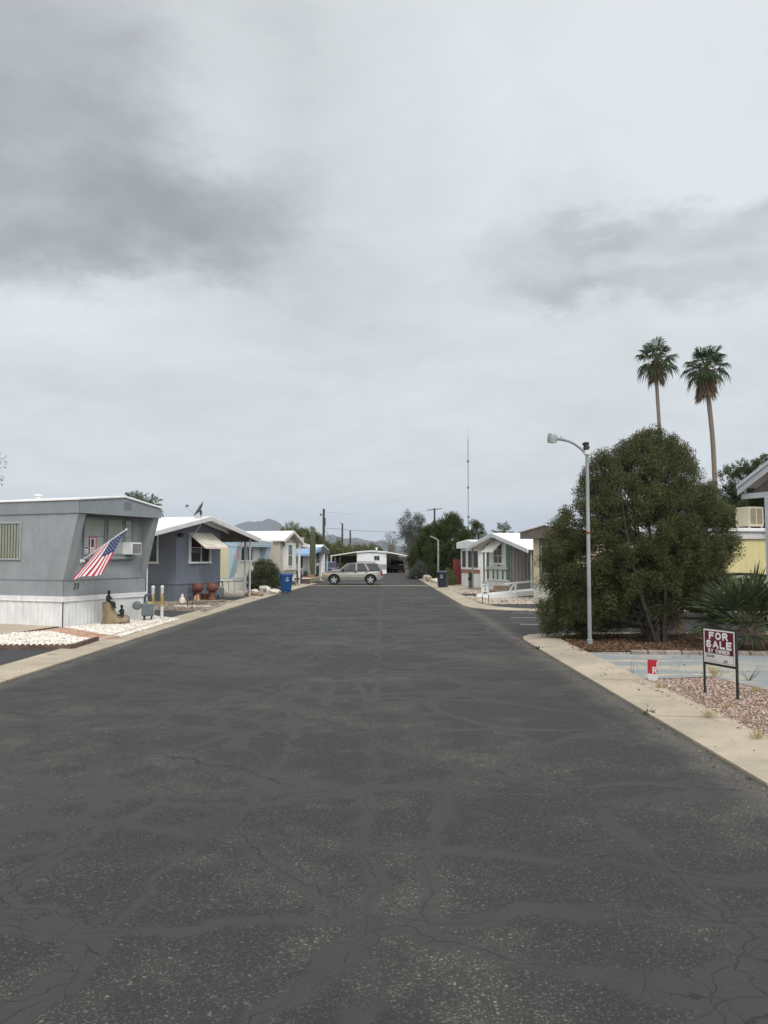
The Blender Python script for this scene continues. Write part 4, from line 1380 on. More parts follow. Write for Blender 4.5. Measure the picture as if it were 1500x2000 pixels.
# ------------------------------------------------------------------ blue grey home with the dish
PB = at(342, 1174)
hB = thing('mobile_home', 'blue grey home with a striped window awning and satellite dish under a wide white roof', 'mobile home', PB, R(67.3))
W, L = 3.48, 11.0
F0, FL, FRt = frames(W, L)
tB = [(-2.64, 3.06), (1.35, 3.86), (5.68, 2.92)]
fB = lambda u: float(np.interp(u, [p[0] for p in tB], [p[1] for p in tB])) - .14
mb = MB(); mb.ribs(F0, 0, W, 0, .74, .16, .012, .0); mb.ribs(FL, 0, L, 0, .74, .16, .012, .0); mb.ribs(FRt, 0, L, 0, .74, .2, .012, .0)
mb.build('skirting', M_BLUEG2, hB)
mb = MB(); mb.box(.01, W - .01, .01, L, .3, 2.9)
mb.poly([F0.p(u, z, -.008) for u, z in [(.01, 2.8), (W - .01, 2.8), (W - .01, fB(W)), (1.35, fB(1.35)), (.01, fB(.01))]])
mb.ribs(F0, .46, W, .78, fB, .135, .010, .014, groove=.3); mb.fbox(F0, .0, .46, .78, 3.2, -.002, .016); mb.ribs(FL, 0, L, .78, 3.2, .4, .006, .012, groove=.06); mb.ribs(FRt, 0, L, .78, 3.05, .4, .006, .012, groove=.06)
mb.build('wall', M_BLUEG, hB)
mb = MB(); mb.box(-.03, W + .03, -.03, L, .74, .78); mb.build('trim', M_BLUEG, hB, bevel=.006)
roof_slab(hB, tB, .05, -.92, L, M_ROOFW)
mb = MB()
for off, h, th in ((.01, .075, .05), (-.07, .075, .035), (-.15, .05, .02)):
    gable_trim(mb, tB, -.99 + (.05 - th), h, th + .02, off)
mb.fbox(Fr((tB[0][0], L), (0, -1)), 0, L + .95, 2.86, 3.05, .0, .05); mb.build('fascia', M_WHITE, hB, bevel=.004)
mb = MB(); gable_trim(mb, [(-.25, 3.42), (1.35, 3.72), (3.72, 3.24)], -.36, .12, .04); mb.build('gable_board', M_WHITE, hB)
mb = MB(); mb.ribs(Fr((W, -.9), (1, 0)), .02, 2.2, 2.72, 2.73, .1, .0, 0)
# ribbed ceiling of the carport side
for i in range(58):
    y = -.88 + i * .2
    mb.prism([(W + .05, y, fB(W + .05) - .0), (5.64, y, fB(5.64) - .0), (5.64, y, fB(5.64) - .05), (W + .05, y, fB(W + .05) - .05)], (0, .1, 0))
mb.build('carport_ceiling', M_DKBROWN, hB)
for x, y, s in ((5.0, -.75, .075), (5.42, -.2, .09), (5.42, 5.0, .09), (-2.5, 5, .08)):
    post(hB, x, y, 0, fB(x), s, pm('pale_post', (.44, .45, .45), .5, .08, 4))
window(hB, F0, .92, 2.62, 1.72, 3.06, .016, M_WHITE, M_GLASS, vb=(1.03, 1.83, 2.5), hb=(2.42,), fw=.04, dep=.07, sill=.1)
window(hB, FL, L - 2.0, L - .95, 1.72, 3.02, .014, M_WHITE, M_GLASS, vb=(L - 1.5,), fw=.05, dep=.07, sill=.1)
window(hB, FL, L - 6.0, L - 4.6, 1.72, 3.02, .014, M_WHITE, M_GLASS, vb=(L - 5.3,), fw=.05, dep=.07, sill=.1)
MB().lathe([(.10, 0), (.10, .2), (.02, .25)], 10, (.06, -.14, 2.98), 'x').build('wall_lamp', M_BLACK, hB)
# slatted metal window awning
mb = MB()
for i in range(9):
    t0 = i / 9; z = 3.10 - .66 * t0; d = .04 + .92 * t0
    mb.prism([F0.p(.86, z + .016, d), F0.p(2.72, z + .016, d), F0.p(2.72, z - .075, d + .105), F0.p(.86, z - .075, d + .105)], (0, 0, -.012))
mb.cur = 1
for u in (.86, 1.79, 2.72):
    mb.bar(F0.p(u, 3.07, .03), F0.p(u, 2.41, .97), .03)
mb.fbox(F0, .86, 2.72, 2.36, 2.44, .96, .98)
mb.build('window_awning', [pm('awning_slats', (.60, .57, .48), .5, .12, 3, stain=.35), pm('awning_edge', (.72, .56, .52), .6, .08, 4)], hB)
for x, y in ((-1.6, 3.0), (2.3, 4.0)):
    pass
# compass star ornament on the corner
def star(parent_loc, rz):
    mb = MB(); pts = []
    for k in range(10):
        a = math.pi / 2 + k * math.pi / 5; r = .30 if k % 2 == 0 else .11
        pts.append((math.cos(a) * r, -.02, math.sin(a) * r))
    for k in range(10):
        mb.poly([(0, -.09, 0), pts[k], pts[(k + 1) % 10]])
    mb.prism(pts, (0, .02, 0))
    o = mb.build('star_ornament', pm('dark_blue_metal', (.03, .04, .085), .5))
    o.location = parent_loc; o.rotation_euler = (0, 0, rz)
    return tag(o, 'dark metal barn star on the corner of the blue grey home under the carport', 'wall ornament')
GB = rel(hB, frames(3.48, 11)[2])
sp = GB.p(.35, 2.2, .05)
star(sp, R(20))

# ------------------------------------------------------------------ pale blue wedge home
PC = (-9.1, 46.7)
hC, F0, FL, FRt = wedge_home('mobile_home', 'pale blue and cream home with slanted front wings behind the carport posts', PC, R(67.3), 3.84, 12.0,
                             (.58, .68, .74, 2.62), (M_CREAM, M_PALEB, M_CREAM, M_OFFW, M_PALEB, M_CREAMY), (2.98, 3.08, 2.94), .6, (.5, .4), True)
window(hC, F0, 1.15, 2.5, 1.75, 2.56, .014, M_WHITE, M_GLASS, vb=(1.9,), fw=.05, sill=.06)
mb = MB(); mb.fbox(F0, 2.62, 3.3, .78, 2.5, .012, .045); mb.build('panel', M_OFFW, hC)
mb = MB()
for z in (2.73, 2.84): mb.fbox(F0, -.05, 3.9, z, z + .03, .612, .64)
mb.build('band_ribs', M_OFFW, hC)

# ------------------------------------------------------------------ beige home with the shuttered bay
PD = (-7.26, 55.7)
hD = thing('mobile_home', 'beige home with a white shuttered bay window and cream coated roof', 'mobile home', (*PD, .04), R(73))
W, L = 2.8, 12.0
F0, FL, FRt = frames(W, L)
tD = [(-.22, 3.20), (W / 2, 3.86), (W + .3, 3.12)]
mb = MB(); mb.ribs(F0, 0, W, 0, .72, .2, .012); mb.ribs(FL, 0, L, 0, .72, .2, .012); mb.ribs(FRt, 0, L, 0, .72, .2, .012); mb.build('skirting', M_SKIRT, hD)
mb = MB(); mb.box(.0, W, .0, L, .72, 3.1)
mb.prism([(0, .002, 3.05), (W, .002, 3.05), (W, .002, 3.25), (W / 2, .002, 3.75), (0, .002, 3.28)], (0, .1, 0)); mb.build('wall', M_BEIGE, hD)
mb = MB(); mb.prism([(.15, -.12, .8), (2.35, -.12, .8), (2.35, -.12, 3.02), (1.25, -.12, 3.36), (.15, -.12, 3.02)], (0, .14, 0)); mb.build('bay', M_BEIGE, hD)
mb = MB(); gable_trim(mb, [(.05, 3.10), (1.25, 3.48), (2.45, 3.10)], -.20, .12, .10); mb.build('bay_board', pm('tan_board', (.30, .26, .21), .6), hD)
Fb = Fr((-.25, -.12), (1, 0))
mb = MB(); mb.fbox(Fb, .48, 2.62, 1.06, 2.98, .0, .03); mb.build('shutter_panel', M_OFFW, hD, bevel=.006)
mb = MB(); mb.fbox(Fb, .44, 2.66, .99, 1.05, .0, .05); mb.build('trim', pm('tan_board', (.30, .26, .21), .6), hD)
window(hD, Fb, 1.12, 2.0, 1.28, 2.9, .03, M_WHITE, M_GLASSC, hb=(2.1,), fw=.06, curtain=pm('sage_curtain', (.19, .24, .22), .8, .2, 4, stretch=(10, 10, .6)))
mb = MB(); mb.fbox(FL, L - 5.2, L - .95, .8, 3.0, .0, .03); mb.build('side_panel', M_OFFW, hD)
for F_, u in ((FL, L - 1.5), (Fb, .30)):
    MB().lathe([(.03, 0), (.07, .03), (.09, .22), (.05, .3), (.01, .34)], 8, F_.p(u, 2.72, .13)).bar(F_.p(u, 2.95, 0), F_.p(u, 3.03, .13), .03).build('wall_lantern', M_CHAR, hD)
roof_slab(hD, tD, .13, -.42, L, pm('cream_roof', (.78, .76, .68), .6, .07, 1.4, stain=.4, stain_c=(.48, .44, .36)))
mb = MB(); gable_trim(mb, tD, -.46, .20, .05, .0); mb.build('fascia', pm('beige_board', (.56, .52, .45), .6, stain=.15), hD)
post(hD, W + .1, -.2, 0, 3.0, .13, M_WHITE)
mb = MB(); mb.prism([(W + .3, -.5, 2.72), (W + 1.2, -.5, 2.62), (W + 1.2, -.5, 2.9), (W + .3, -.5, 3.02)], (0, 6, 0)); mb.build('side_awning', M_WHITE, hD)
mb = MB(); mb.prism([(-.75, 1.0, 3.02), (-2.2, 1.0, 2.72), (-2.2, 1.0, 2.64), (-.75, 1.0, 2.92)], (0, 7, 0)); mb.build('patio_roof', M_ROOFG, hD)
tag(MB().box(-.3, .3, -.35, .35, 0, .62).box(-.33, .33, -.38, .38, .62, .66).build('rooftop_cooler', M_ROOFG, None, bevel=.01), 'boxy pale rooftop cooler rising behind the beige gable', 'air cooler')
o = bpy.data.objects['rooftop_cooler']; o.location = (-7.3, 68.2, 3.05); o.rotation_euler = (0, 0, R(73))

# ------------------------------------------------------------------ white home with blue awnings, beyond the saguaro
hE = thing('mobile_home', 'white home with a blue awning roof and charcoal gable beyond the saguaro', 'mobile home', (-6.85, 79, .03), R(77))
W, L = 2.9, 13.0
F0, FL, FRt = frames(W, L)
mb = MB(); mb.ribs(F0, 0, W, 0, .78, .25, .01); mb.ribs(FL, 0, L, 0, .78, .25, .01); mb.ribs(FRt, 0, L, 0, .78, .25, .01); mb.build('skirting', M_WHITE, hE)
mb = MB(); mb.box(0, W, 0, L, .78, 2.75); mb.build('wall', M_WHITE, hE)
tE = [(-.35, 2.75), (W / 2, 3.22), (W + .35, 2.72)]
roof_slab(hE, tE, .1, -.45, L, M_ROOFW)
mb = MB(); mb.prism([(-.3, -.5, 2.28), (W + .3, -.5, 2.28), (W + .3, -.5, 2.62), (W / 2, -.5, 3.08), (-.3, -.5, 2.62)], (0, .5, 0)); mb.build('fascia', M_CHAR, hE)
window(hE, F0, .35, 1.25, 1.4, 2.55, .0, M_CHAR, M_GLASS, fw=.09, vb=(.8,))
window(hE, F0, 2.0, 2.8, 1.4, 2.55, .0, M_CHAR, M_GLASS, fw=.09)
for u_ in (.35, 1.15): MB().fbox(F0, u_, u_ + .1, .8, 1.4, 0, .03).build('trim_board', M_CHAR, hE)
post(hE, 1.62, -.3, 0, 2.3, .34, M_WHITE, 'pillar'); post(hE, W + .2, -.3, 0, 2.3, .14, M_PALEB)
mb = MB(); mb.prism([(-.3, -.75, 3.0), (-3.4, -.75, 2.30), (-3.4, -.75, 2.08), (-.3, -.75, 2.6)], (0, 9, 0)); mb.build('blue_awning', M_BLUEA, hE)
mb = MB(); mb.box(-3.3, -.02, 1.2, 8, 0, 2.3); mb.build('porch_room', M_WHITE, hE)
Fp = Fr((-3.3, 1.2), (1, 0)); FLp = Fr((-3.3, 8), (0, -1))
mb = MB(); mb.ribs(FLp, 3.4, 6.8, .1, 2.2, .18, .03, .02, groove=.4); mb.build('porch_screen', M_TAUPE, hE)
window(hE, Fp, 1.9, 2.9, .9, 2.15, .0, M_CHAR, M_GLASS, fw=.08)
for u, z in ((.45, 1.95), (1.05, 1.6)):
    c = Fp.p(u, z, .03)
    o = MB().prism([c + Vector((0, 0, .28)), c + Vector((.17, 0, 0)), c + Vector((0, 0, -.28)), c + Vector((-.17, 0, 0))], (0, -.03, 0)).build('diamond_ornament', M_BLACK, hE)

# ------------------------------------------------------------------ white home closing the end of the lane
hF = thing('mobile_home', 'white home with open carports on both sides closing the end of the lane', 'mobile home', (-3.2, 93.9, .03), 0)
W, L = 3.5, 12.0
F0, FL, FRt = frames(W, L)
mb = MB(); mb.box(0, W, 0, L, .62, 2.5); mb.ribs(F0, 0, W, 1.0, 2.5, .2, .006, .012); mb.build('wall', M_WHITE, hF)
mb = MB(); mb.fbox(F0, 2.2, W, .62, 1.0, .0, .03); mb.ribs(F0, 0, W, 0, .62, .2, .01, .01); mb.build('skirting', M_WHITE, hF)
mb = MB(); mb.fbox(F0, 2.1, W + .02, .52, 1.10, .03, .05); mb.build('grey_panel', pm('grey_panel', (.25, .25, .28), .6), hF)
roof_slab(hF, [(-.12, 2.62), (W / 2, 2.76), (W + .12, 2.62)], .18, -.2, L, M_ROOFG)
window(hF, F0, 2.02, 2.68, 1.58, 2.12, .012, M_ALU, M_GLASS, vb=(2.35,), fw=.04)
MB().lathe([(.1, 2.8), (.1, 3.02), (.15, 3.03), (.15, 3.1)], 10, (2.3, 2, 0)).build('roof_vent', M_WHITE, hF)
mb = MB(); mb.prism([(-.02, -.6, 2.62), (-3.1, -.6, 2.14), (-3.1, -.6, 2.04), (-.02, -.6, 2.50)], (0, 9, 0)); mb.build('carport_roof', M_OFFW, hF)
mb = MB(); mb.prism([(W + .02, -.6, 2.62), (W + 3.3, -.6, 2.02), (W + 3.3, -.6, 1.90), (W + .02, -.6, 2.48)], (0, 9, 0)); mb.build('carport_roof', M_OFFW, hF)
mb = MB(); mb.box(-3.0, -.05, 7.8, 8, 0, 2.1); mb.build('carport_screen', M_DKBROWN, hF)
for x, y, z in ((-3.0, -.5, 2.06), (-2.3, 5.5, 2.2), (W + 3.15, -.5, 1.94), (W + 3.15, 7, 1.94), (-3.0, 7.0, 2.06)):
    post(hF, x, y, 0, z, .1, M_OFFW)
mb = MB(); mb.box(-1.15, -.1, 1.2, 2.0, .9, 1.25); mb.box(-1.1, -1.0, 1.25, 1.95, 0, .9); mb.box(-.2, -.12, 1.25, 1.95, 0, .9); mb.build('wooden_counter', pm('orange_wood', (.36, .19, .07), .6), hF)
mb = MB()
for r_ in range(10):
    for k in range(16):
        x = 3.9 + k * .41 + (.2 if r_ % 2 else 0)
        mb.box(x, x + .395, 8.6, 8.8, r_ * .2, r_ * .2 + .19)
o = mb.build('block_wall', pm('cinder_block', (.36, .33, .29), .9, .15, 3, .5, 30)); o.location = (-3.2, 93.9, .03)
tag(o, 'pale block wall behind the dark vehicle in the right carport', 'wall')

# ------------------------------------------------------------------ white home with green trim, its wide patio roof and the screened porch beyond
PL = (6.12, 47.16)
hL = thing('mobile_home', 'white home with dark green trim boards and a striped awning over its window', 'mobile home', (*PL, .04), R(-75))
W, L = 3.17, 10.0
F0, FL, FRt = frames(W, L)
tL = [(-1.83, 2.56), (2.16, 3.34), (6.9, 2.40)]
fL = lambda u: float(np.interp(u, [p[0] for p in tL], [p[1] for p in tL])) - .12
mb = MB(); mb.ribs(F0, -.02, W, .0, .62, .2, .014, .0); mb.build('skirting', M_SKIRT, hL)
mb = MB(); mb.ribs(FRt, 0, L, .0, .55, .2, .014, .0); mb.ribs(FL, 0, L, .0, .55, .2, .014, .0); mb.build('side_skirting', M_TAUPE, hL)
mb = MB(); mb.box(.01, W - .01, .01, L, .5, 2.5); mb.fpoly(F0, [(.0, .62), (W, .62), (W, fL(W)), (2.16, fL(2.16)), (0, fL(0))], -.02, .0); mb.build('wall', M_OFFW, hL)
mb = MB(); mb.ribs(FRt, 0, L, .55, 2.98, .21, .04, .03, groove=.45); mb.ribs(FL, 0, L, .55, 2.7, .21, .04, .03, groove=.45); mb.build('side_wall', M_TAUPE, hL)
mb = MB(); mb.fbox(F0, -.08, W + .06, .62, .70, .0, .06); mb.build('skirt_trim', M_WHITE, hL, bevel=.005)
mb = MB(); mb.fbox(F0, .0, .26, .70, fL(.0) - .02, .0, .035); mb.fbox(F0, W - .36, W + .04, .70, fL(W) - .02, .0, .035)
for u in (.86, 1.46, 2.2): mb.fbox(F0, u, u + .2, .70, 1.26, .0, .03)
mb.build('green_boards', M_GREEN, hL, bevel=.006)
mb = MB(); mb.fbox(F0, .05, W - .1, 1.26, 1.42, .0, .10); mb.build('ledge', pm('pale_green', (.42, .48, .42), .6), hL, bevel=.006)
window(hL, F0, 1.07, 2.33, 1.60, 2.84, .0, M_WHITE, M_GLASS, vb=(1.7,), hb=(2.05, 2.42), fw=.05, dep=.06, sill=.1, curtain=None)
mb = MB(); mb.fbox(F0, 1.5, 1.9, 1.46, 1.56, .0, .015); mb.build('house_number', M_BROWN, hL)
mb = MB()
for i in range(8):
    t0 = i / 8; z = 2.88 - .62 * t0; d = .04 + .66 * t0
    mb.prism([F0.p(.75, z + .012, d), F0.p(2.42, z + .012, d), F0.p(2.42, z - .07, d + .085), F0.p(.75, z - .07, d + .085)], (0, 0, -.012))
for u in (.75, 1.6, 2.42): mb.bar(F0.p(u, 2.86, .03), F0.p(u, 2.2, .72), .025)
mb.build('window_awning', pm('pale_awning', (.62, .62, .55), .5, .12, 3, stain=.2), hL)
roof_slab(hL, tL, .06, -.62, L + .3, M_ROOFW)
mb = MB(); seams(mb, tL, -.5, L, .41); mb.build('roof_seams', M_ROOFW, hL)
mb = MB()
for off, h, th in ((.012, .10, .05), (-.085, .12, .03)): gable_trim(mb, tL, -.67 + (.05 - th), h, th + .02, off)
mb.build('fascia', M_WHITE, hL)
for x, y in ((-1.6, -.3), (-1.0, .2), (6.6, -.3), (6.6, 4)): post(hL, x, y, 0, fL(x), .08, pm('sage_post', (.30, .34, .30), .6))
Fe = Fr((-2.2, 1.6), (1, 0))
mb = MB(); mb.ribs(Fe, 0, 2.2, 2.0, 2.65, .14, .02); mb.build('porch_upper', M_TAUPE, hL)
mb = MB(); mb.fbox(Fe, .0, 2.2, .0, 1.98, -.06, -.01); mb.fbox(Fe, 1.0, 1.75, .75, 1.98, .0, .04); mb.fbox(Fe, .1, .75, 1.0, 1.95, .0, .03); mb.build('porch_wall', M_WHITE, hL)
mb = MB(); mb.fbox(Fe, .1, .95, .72, 1.02, .0, .05); mb.fbox(Fe, 1.8, 2.2, .72, 1.1, .0, .05); mb.build('porch_brick', M_LBRICK, hL)
for u in (.05, 1.0): MB().fbox(Fe, u, u + .06, .0, 1.1, .6, .66).build('railing_post', M_WHITE, hL)

hK = thing('mobile_home', 'white framed porch room with dark screens beside the red gate', 'mobile home', (5.35, 54.8, .04), R(-72))
W, L = 3.0, 8.0
F0, FL, FRt = frames(W, L)
mb = MB(); mb.ribs(F0, 0, W, 0, .86, .3, .01, .02); mb.ribs(FRt, 0, L, 0, .86, .3, .01, .02); mb.build('skirting', M_WHITE, hK)
mb = MB(); mb.box(0, W, 0, L, .3, 2.6); mb.build('wall', M_OFFW, hK)
mb = MB(); mb.fbox(F0, 0, W, .9, 1.14, .0, .03); mb.build('brick_sill', M_LBRICK, hK)
window(hK, F0, .05, 1.0, 1.15, 2.5, .0, M_WHITE, M_SCREEN, fw=.12, dep=.08); window(hK, F0, 1.05, 2.95, 1.15, 2.5, .0, M_WHITE, M_SCREEN, fw=.12, dep=.08, vb=(2.0,))
window(hK, FRt, .3, 2.5, 1.15, 2.5, .0, M_WHITE, M_SCREEN, fw=.12, dep=.08)
roof_slab(hK, [(-.15, 2.98), (W / 2, 3.14), (W + .4, 2.94)], .1, -.3, L, M_ROOFW)
mb = MB(); mb.prism([(-.15, -.32, 2.56), (W + .4, -.32, 2.56), (W + .4, -.32, 2.86), (W / 2, -.32, 3.06), (-.15, -.32, 2.9)], (0, L, 0)); mb.build('fascia', M_WHITE, hK)

# ------------------------------------------------------------------ cream home with the brown roof edge, half behind the juniper
hP = thing('mobile_home', 'cream home with a deep brown roof edge half hidden by the big juniper', 'mobile home', (6.95, 37.0, .04), R(-67))
W, L = 3.6, 11.0
F0, FL, FRt = frames(W, L)
mb = MB(); mb.ribs(F0, 0, W, 0, .72, .25, .01, .01); mb.ribs(FRt, 0, L, 0, .72, .25, .01, .01); mb.ribs(FL, 0, L, 0, .72, .25, .01, .01); mb.build('skirting', M_CREAM, hP)
mb = MB(); mb.box(0, W, 0, L, .72, 2.85); mb.build('wall', pm('pale_yellow_siding', (.66, .58, .38), .6, .05, 2, stain=.1), hP)
mb = MB(); mb.fbox(F0, .55, 3.0, .9, 2.84, .0, .05); mb.build('brown_panel', M_BROWN, hP)
window(hP, F0, .75, 2.8, 1.2, 2.5, .05, M_ALU, M_GLASS, vb=(1.77,), fw=.06)
mb = MB(); mb.prism([(-.25, -.55, 2.83), (W + .25, -.55, 2.83), (W + .25, -.55, 3.1), (W / 2, -.55, 3.38), (-.25, -.55, 3.12)], (0, L + .5, 0)); mb.build('fascia', M_BROWN, hP)
roof_slab(hP, [(-.32, 3.17), (W / 2, 3.44), (W + .32, 3.15)], .06, -.62, L + .05, M_ROOFG)

# ------------------------------------------------------------------ yellow home beyond the side street
hU = thing('mobile_home', 'yellow home with a white roof edge behind the parked sedan', 'mobile home', (11.6, 34.0, .04), R(-72))
W, L = 3.6, 13.0
F0, FL, FRt = frames(W, L)
mb = MB(); mb.ribs(F0, 0, W, 0, .6, .25, .01, .01); mb.ribs(FRt, 0, L, 0, .6, .25, .01, .01); mb.build('skirting', M_YELLOW, hU)
mb = MB(); mb.box(.01, W - .01, .01, L, .6, 2.72); mb.ribs(FRt, 0, L, .6, 2.7, .3, .008, .012, groove=.1); mb.ribs(F0, 0, W, .6, 2.7, .3, .008, .012, groove=.1); mb.build('wall', M_YELLOW, hU)
mb = MB(); mb.box(-.1, W + .1, -.3, L, 2.70, 2.98); mb.build('fascia', pm('weathered_fascia', (.46, .45, .44), .6, .2, 1.5, stain=.4), hU)
mb = MB(); mb.box(-.2, W + .2, -.4, L, 2.98, 3.12); mb.build('roof', M_WHITE, hU, bevel=.02)

# rooftop cooler on it
Gu = rel(hU, FRt)
hq = thing('rooftop_cooler', 'tan louvred cooler on the roof of the yellow home', 'air cooler', Gu.p(2.35, 3.12, -.7), R(18))
mb = MB(); mb.box(-.42, .42, -.42, .42, .10, .95); mb.build('cabinet', pm('tan_cabinet', (.52, .46, .33), .55, .06, 3, stain=.2), hq, bevel=.02)
mb = MB()
for k in range(14):
    z = .2 + k * .05
    mb.prism([(-.34, -.44, z), (.34, -.44, z), (.34, -.42, z + .03), (-.34, -.42, z + .03)], (0, .01, 0))
mb.build('louvres', pm('tan_louvre', (.34, .29, .20), .6), hq)
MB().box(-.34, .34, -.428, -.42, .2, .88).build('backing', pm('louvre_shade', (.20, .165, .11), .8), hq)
hq.scale = (.86, .86, .92)
mb = MB(); mb.box(-.42, .42, -.435, -.42, .10, .2); mb.box(-.42, .42, -.435, -.42, .88, .95); mb.box(-.42, -.34, -.436, -.42, .2, .88); mb.box(.34, .42, -.436, -.42, .2, .88); mb.box(-.025, .025, -.45, -.42, .2, .88); mb.build('frame', pm('tan_cabinet', (1, 1, 1)), hq)
for x in (-.36, .36):
    for y in (-.36, .36): MB().bar((x, y, -.02), (x, y, .1), .06).build('foot', M_WHITE, hq)
MB().tube([(.42, -.1, .9), (.55, -.15, .85), (.62, -.2, .5), (.78, -.2, .15), (1.0, -.2, .03)], .018, 6).build('hose', M_ALU, hq, smooth=True)

# ------------------------------------------------------------------ porch roof at the right picture edge
hV = thing('mobile_home', 'house with a pale grey porch roof and post at the right picture edge', 'mobile home', (9.52, 21.1, .05), R(-67))
tV = [(0.0, 3.90), (1.9, 4.92), (3.8, 3.90)]
roof_slab(hV, tV, .07, -.1, 9, M_ROOFG)
M_LAV = pm('pale_grey_board', (.55, .55, .58), .55, .06, 2, stain=.1)
mb = MB(); gable_trim(mb, tV, -.17, .10, .08, .0); gable_trim(mb, tV, -.14, .17, .05, -.105); mb.build('fascia', M_LAV, hV)
mb = MB(); mb.box(.05, 3.75, -.05, .05, 3.52, 3.66); mb.build('tie_beam', M_LAV, hV)
mb = MB(); mb.prism([(.35, .0, 3.67), (3.45, .0, 3.67), (1.9, .0, 4.62)], (0, .04, 0)); mb.build('gable_infill', pm('brown_boards', (.12, .095, .085), .7, .2, 6), hV)
post(hV, .86, .0, 0, 3.52, .13, M_LAV); post(hV, 2.95, .0, 0, 3.52, .13, M_LAV)
mb = MB(); mb.box(1.0, 3.5, 2.2, 9, 0, 3.6); mb.build('wall', M_LAV, hV)
window(hV, Fr((1.0, 9), (0, -1)), 3.5, 5.0, 1.2, 2.4, 0, M_WHITE, M_GLASS, vb=(4.25,))
window(hV, Fr((0, 2.2), (1, 0)), 1.6, 2.9, 1.2, 2.4, 0, M_WHITE, M_GLASS, vb=(2.25,))

# ================================================================== OBJECTS
# ------------------------------------------------------------------ flags
def flag_mesh(name, mats, parent, hoist0, hoist1, fly0, fly1, fold=.05, nh=26, nt=24, sag=.1, gather=0):
    """13 stripes, a starred canton near hoist0; hoist runs along the pole, the fly hangs"""
    h0, h1, f0, f1 = map(Vector, (hoist0, hoist1, fly0, fly1))
    mb = MB(); G = []
    nrm = (h1 - h0).cross((f0 - h0)).normalized()
    for i in range(nh + 1):
        a = i / nh; row = []
        for j in range(nt + 1):
            b = j / nt
            p = h0.lerp(h1, a).lerp(f0.lerp(f1, a), b)
            p = p + nrm * fold * b * math.sin(a * 9 + b * 2.5) + Vector((0, 0, -1)) * sag * math.sin(b * math.pi) * (.3 + .7 * (1 - a))
            row.append(p)
        G.append(row)
    for i in range(nh):
        for j in range(nt):
            mb.cur = (0 if (i * 13 // nh) % 2 == 0 else 1)
            if i * 13 // nh < 7 and j < nt * .42: mb.cur = 2
            mb.poly([G[i][j], G[i + 1][j], G[i + 1][j + 1], G[i][j + 1]])
    mb.cur = 1
    for r_ in range(9):
        for c in range(6 if r_ % 2 == 0 else 5):
            a = (r_ + 1) / 10 * 7 / 13; b = (c * 2 + (1 if r_ % 2 == 0 else 2)) / 12 * .42
            i, j = a * nh, b * nt; ii, jj = int(i), int(j)
            p = G[ii][jj].lerp(G[ii + 1][jj], i - ii); du = (G[ii + 1][jj] - G[ii][jj]).normalized(); dv = (G[ii][jj + 1] - G[ii][jj]).normalized()
            for s_ in (1, -1):
                ring = []
                for k in range(10):
                    an = k * math.pi / 5; rr = .017 if k % 2 == 0 else .007
                    ring.append(p + du * math.cos(an) * rr + dv * math.sin(an) * rr + nrm * .006 * s_)
                mb.poly(ring)
    return mb.build(name, mats, parent, smooth=True, recalc=False, angle=80)


M_FRED = pm('flag_red', (.36, .02, .045), .8, .1, 4)
fl = thing('flag', 'american flag on a white pole hung from the front wall of the grey home', 'flag')
hold = G0.p(.62, 1.90, .06); tip = Vector((side(247, 1034, 23.1), 23.1, high(1034, 23.1)))
MB().tube([hold, tip], .016, 8).lathe([(.0, -.03), (.03, -.02), (.03, .02), (.0, .03)], 10, tip).build('pole', M_WHITE, fl, smooth=True)
MB().lathe([(.07, 0), (.07, .02), (.03, .03), (.03, .12)], 10, hold + Vector((-.03, .01, -.02)), 'x').build('bracket', M_WHITE, fl)
d = tip - hold
a0, a1 = hold + d * .93, hold + d * .40
def pix(px, py, Y): return Vector((side(px, py, Y), Y, high(py, Y)))
flag_mesh('cloth', [M_FRED, M_FWHITE, M_FBLUE], fl, a0, a1, pix(202, 1121, 22.75), pix(137, 1131, 22.55), .05, 26, 30, .06)
fl2 = thing('flag', 'smaller american flag hanging limp in front of the pale blue home', 'flag')
Y2 = 44.6
b0, b1 = pix(477, 1041, Y2), pix(471, 1064, Y2)
MB().tube([pix(469, 1085, Y2 + .6), pix(478, 1038, Y2 - .1)], .014, 6).build('pole', M_WHITE, fl2)
flag_mesh('cloth', [M_FRED, M_FWHITE, M_FBLUE], fl2, b0, b1, pix(465, 1093, Y2), pix(456, 1090, Y2 + .1), .07, 26, 20, -.10)

# ------------------------------------------------------------------ window air conditioner
ac = thing('air_conditioner', 'white boxy air conditioner sticking out of the grey home window', 'air conditioner')
mb = MB(); mb.fbox(G0, 2.36, 2.82, 2.08, 2.46, .0, .40); mb.build('case', M_WHITE, ac, bevel=.012)
mb = MB(); mb.fbox(G0, 2.40, 2.78, 2.12, 2.42, .40, .408)
o = mb.build('back_grille', pm('grille_grey', (.16, .16, .16), .6, .7, 30), ac)
mb = MB()
for k in range(12): mb.fbox(G0, 2.40 + k * .0335, 2.405 + k * .0335, 2.12, 2.42, .408, .414)
for k in range(9): mb.fbox(G0, 2.40, 2.78, 2.12 + k * .0365, 2.125 + k * .0365, .408, .413)
mb.build('fins', M_ALU, ac)

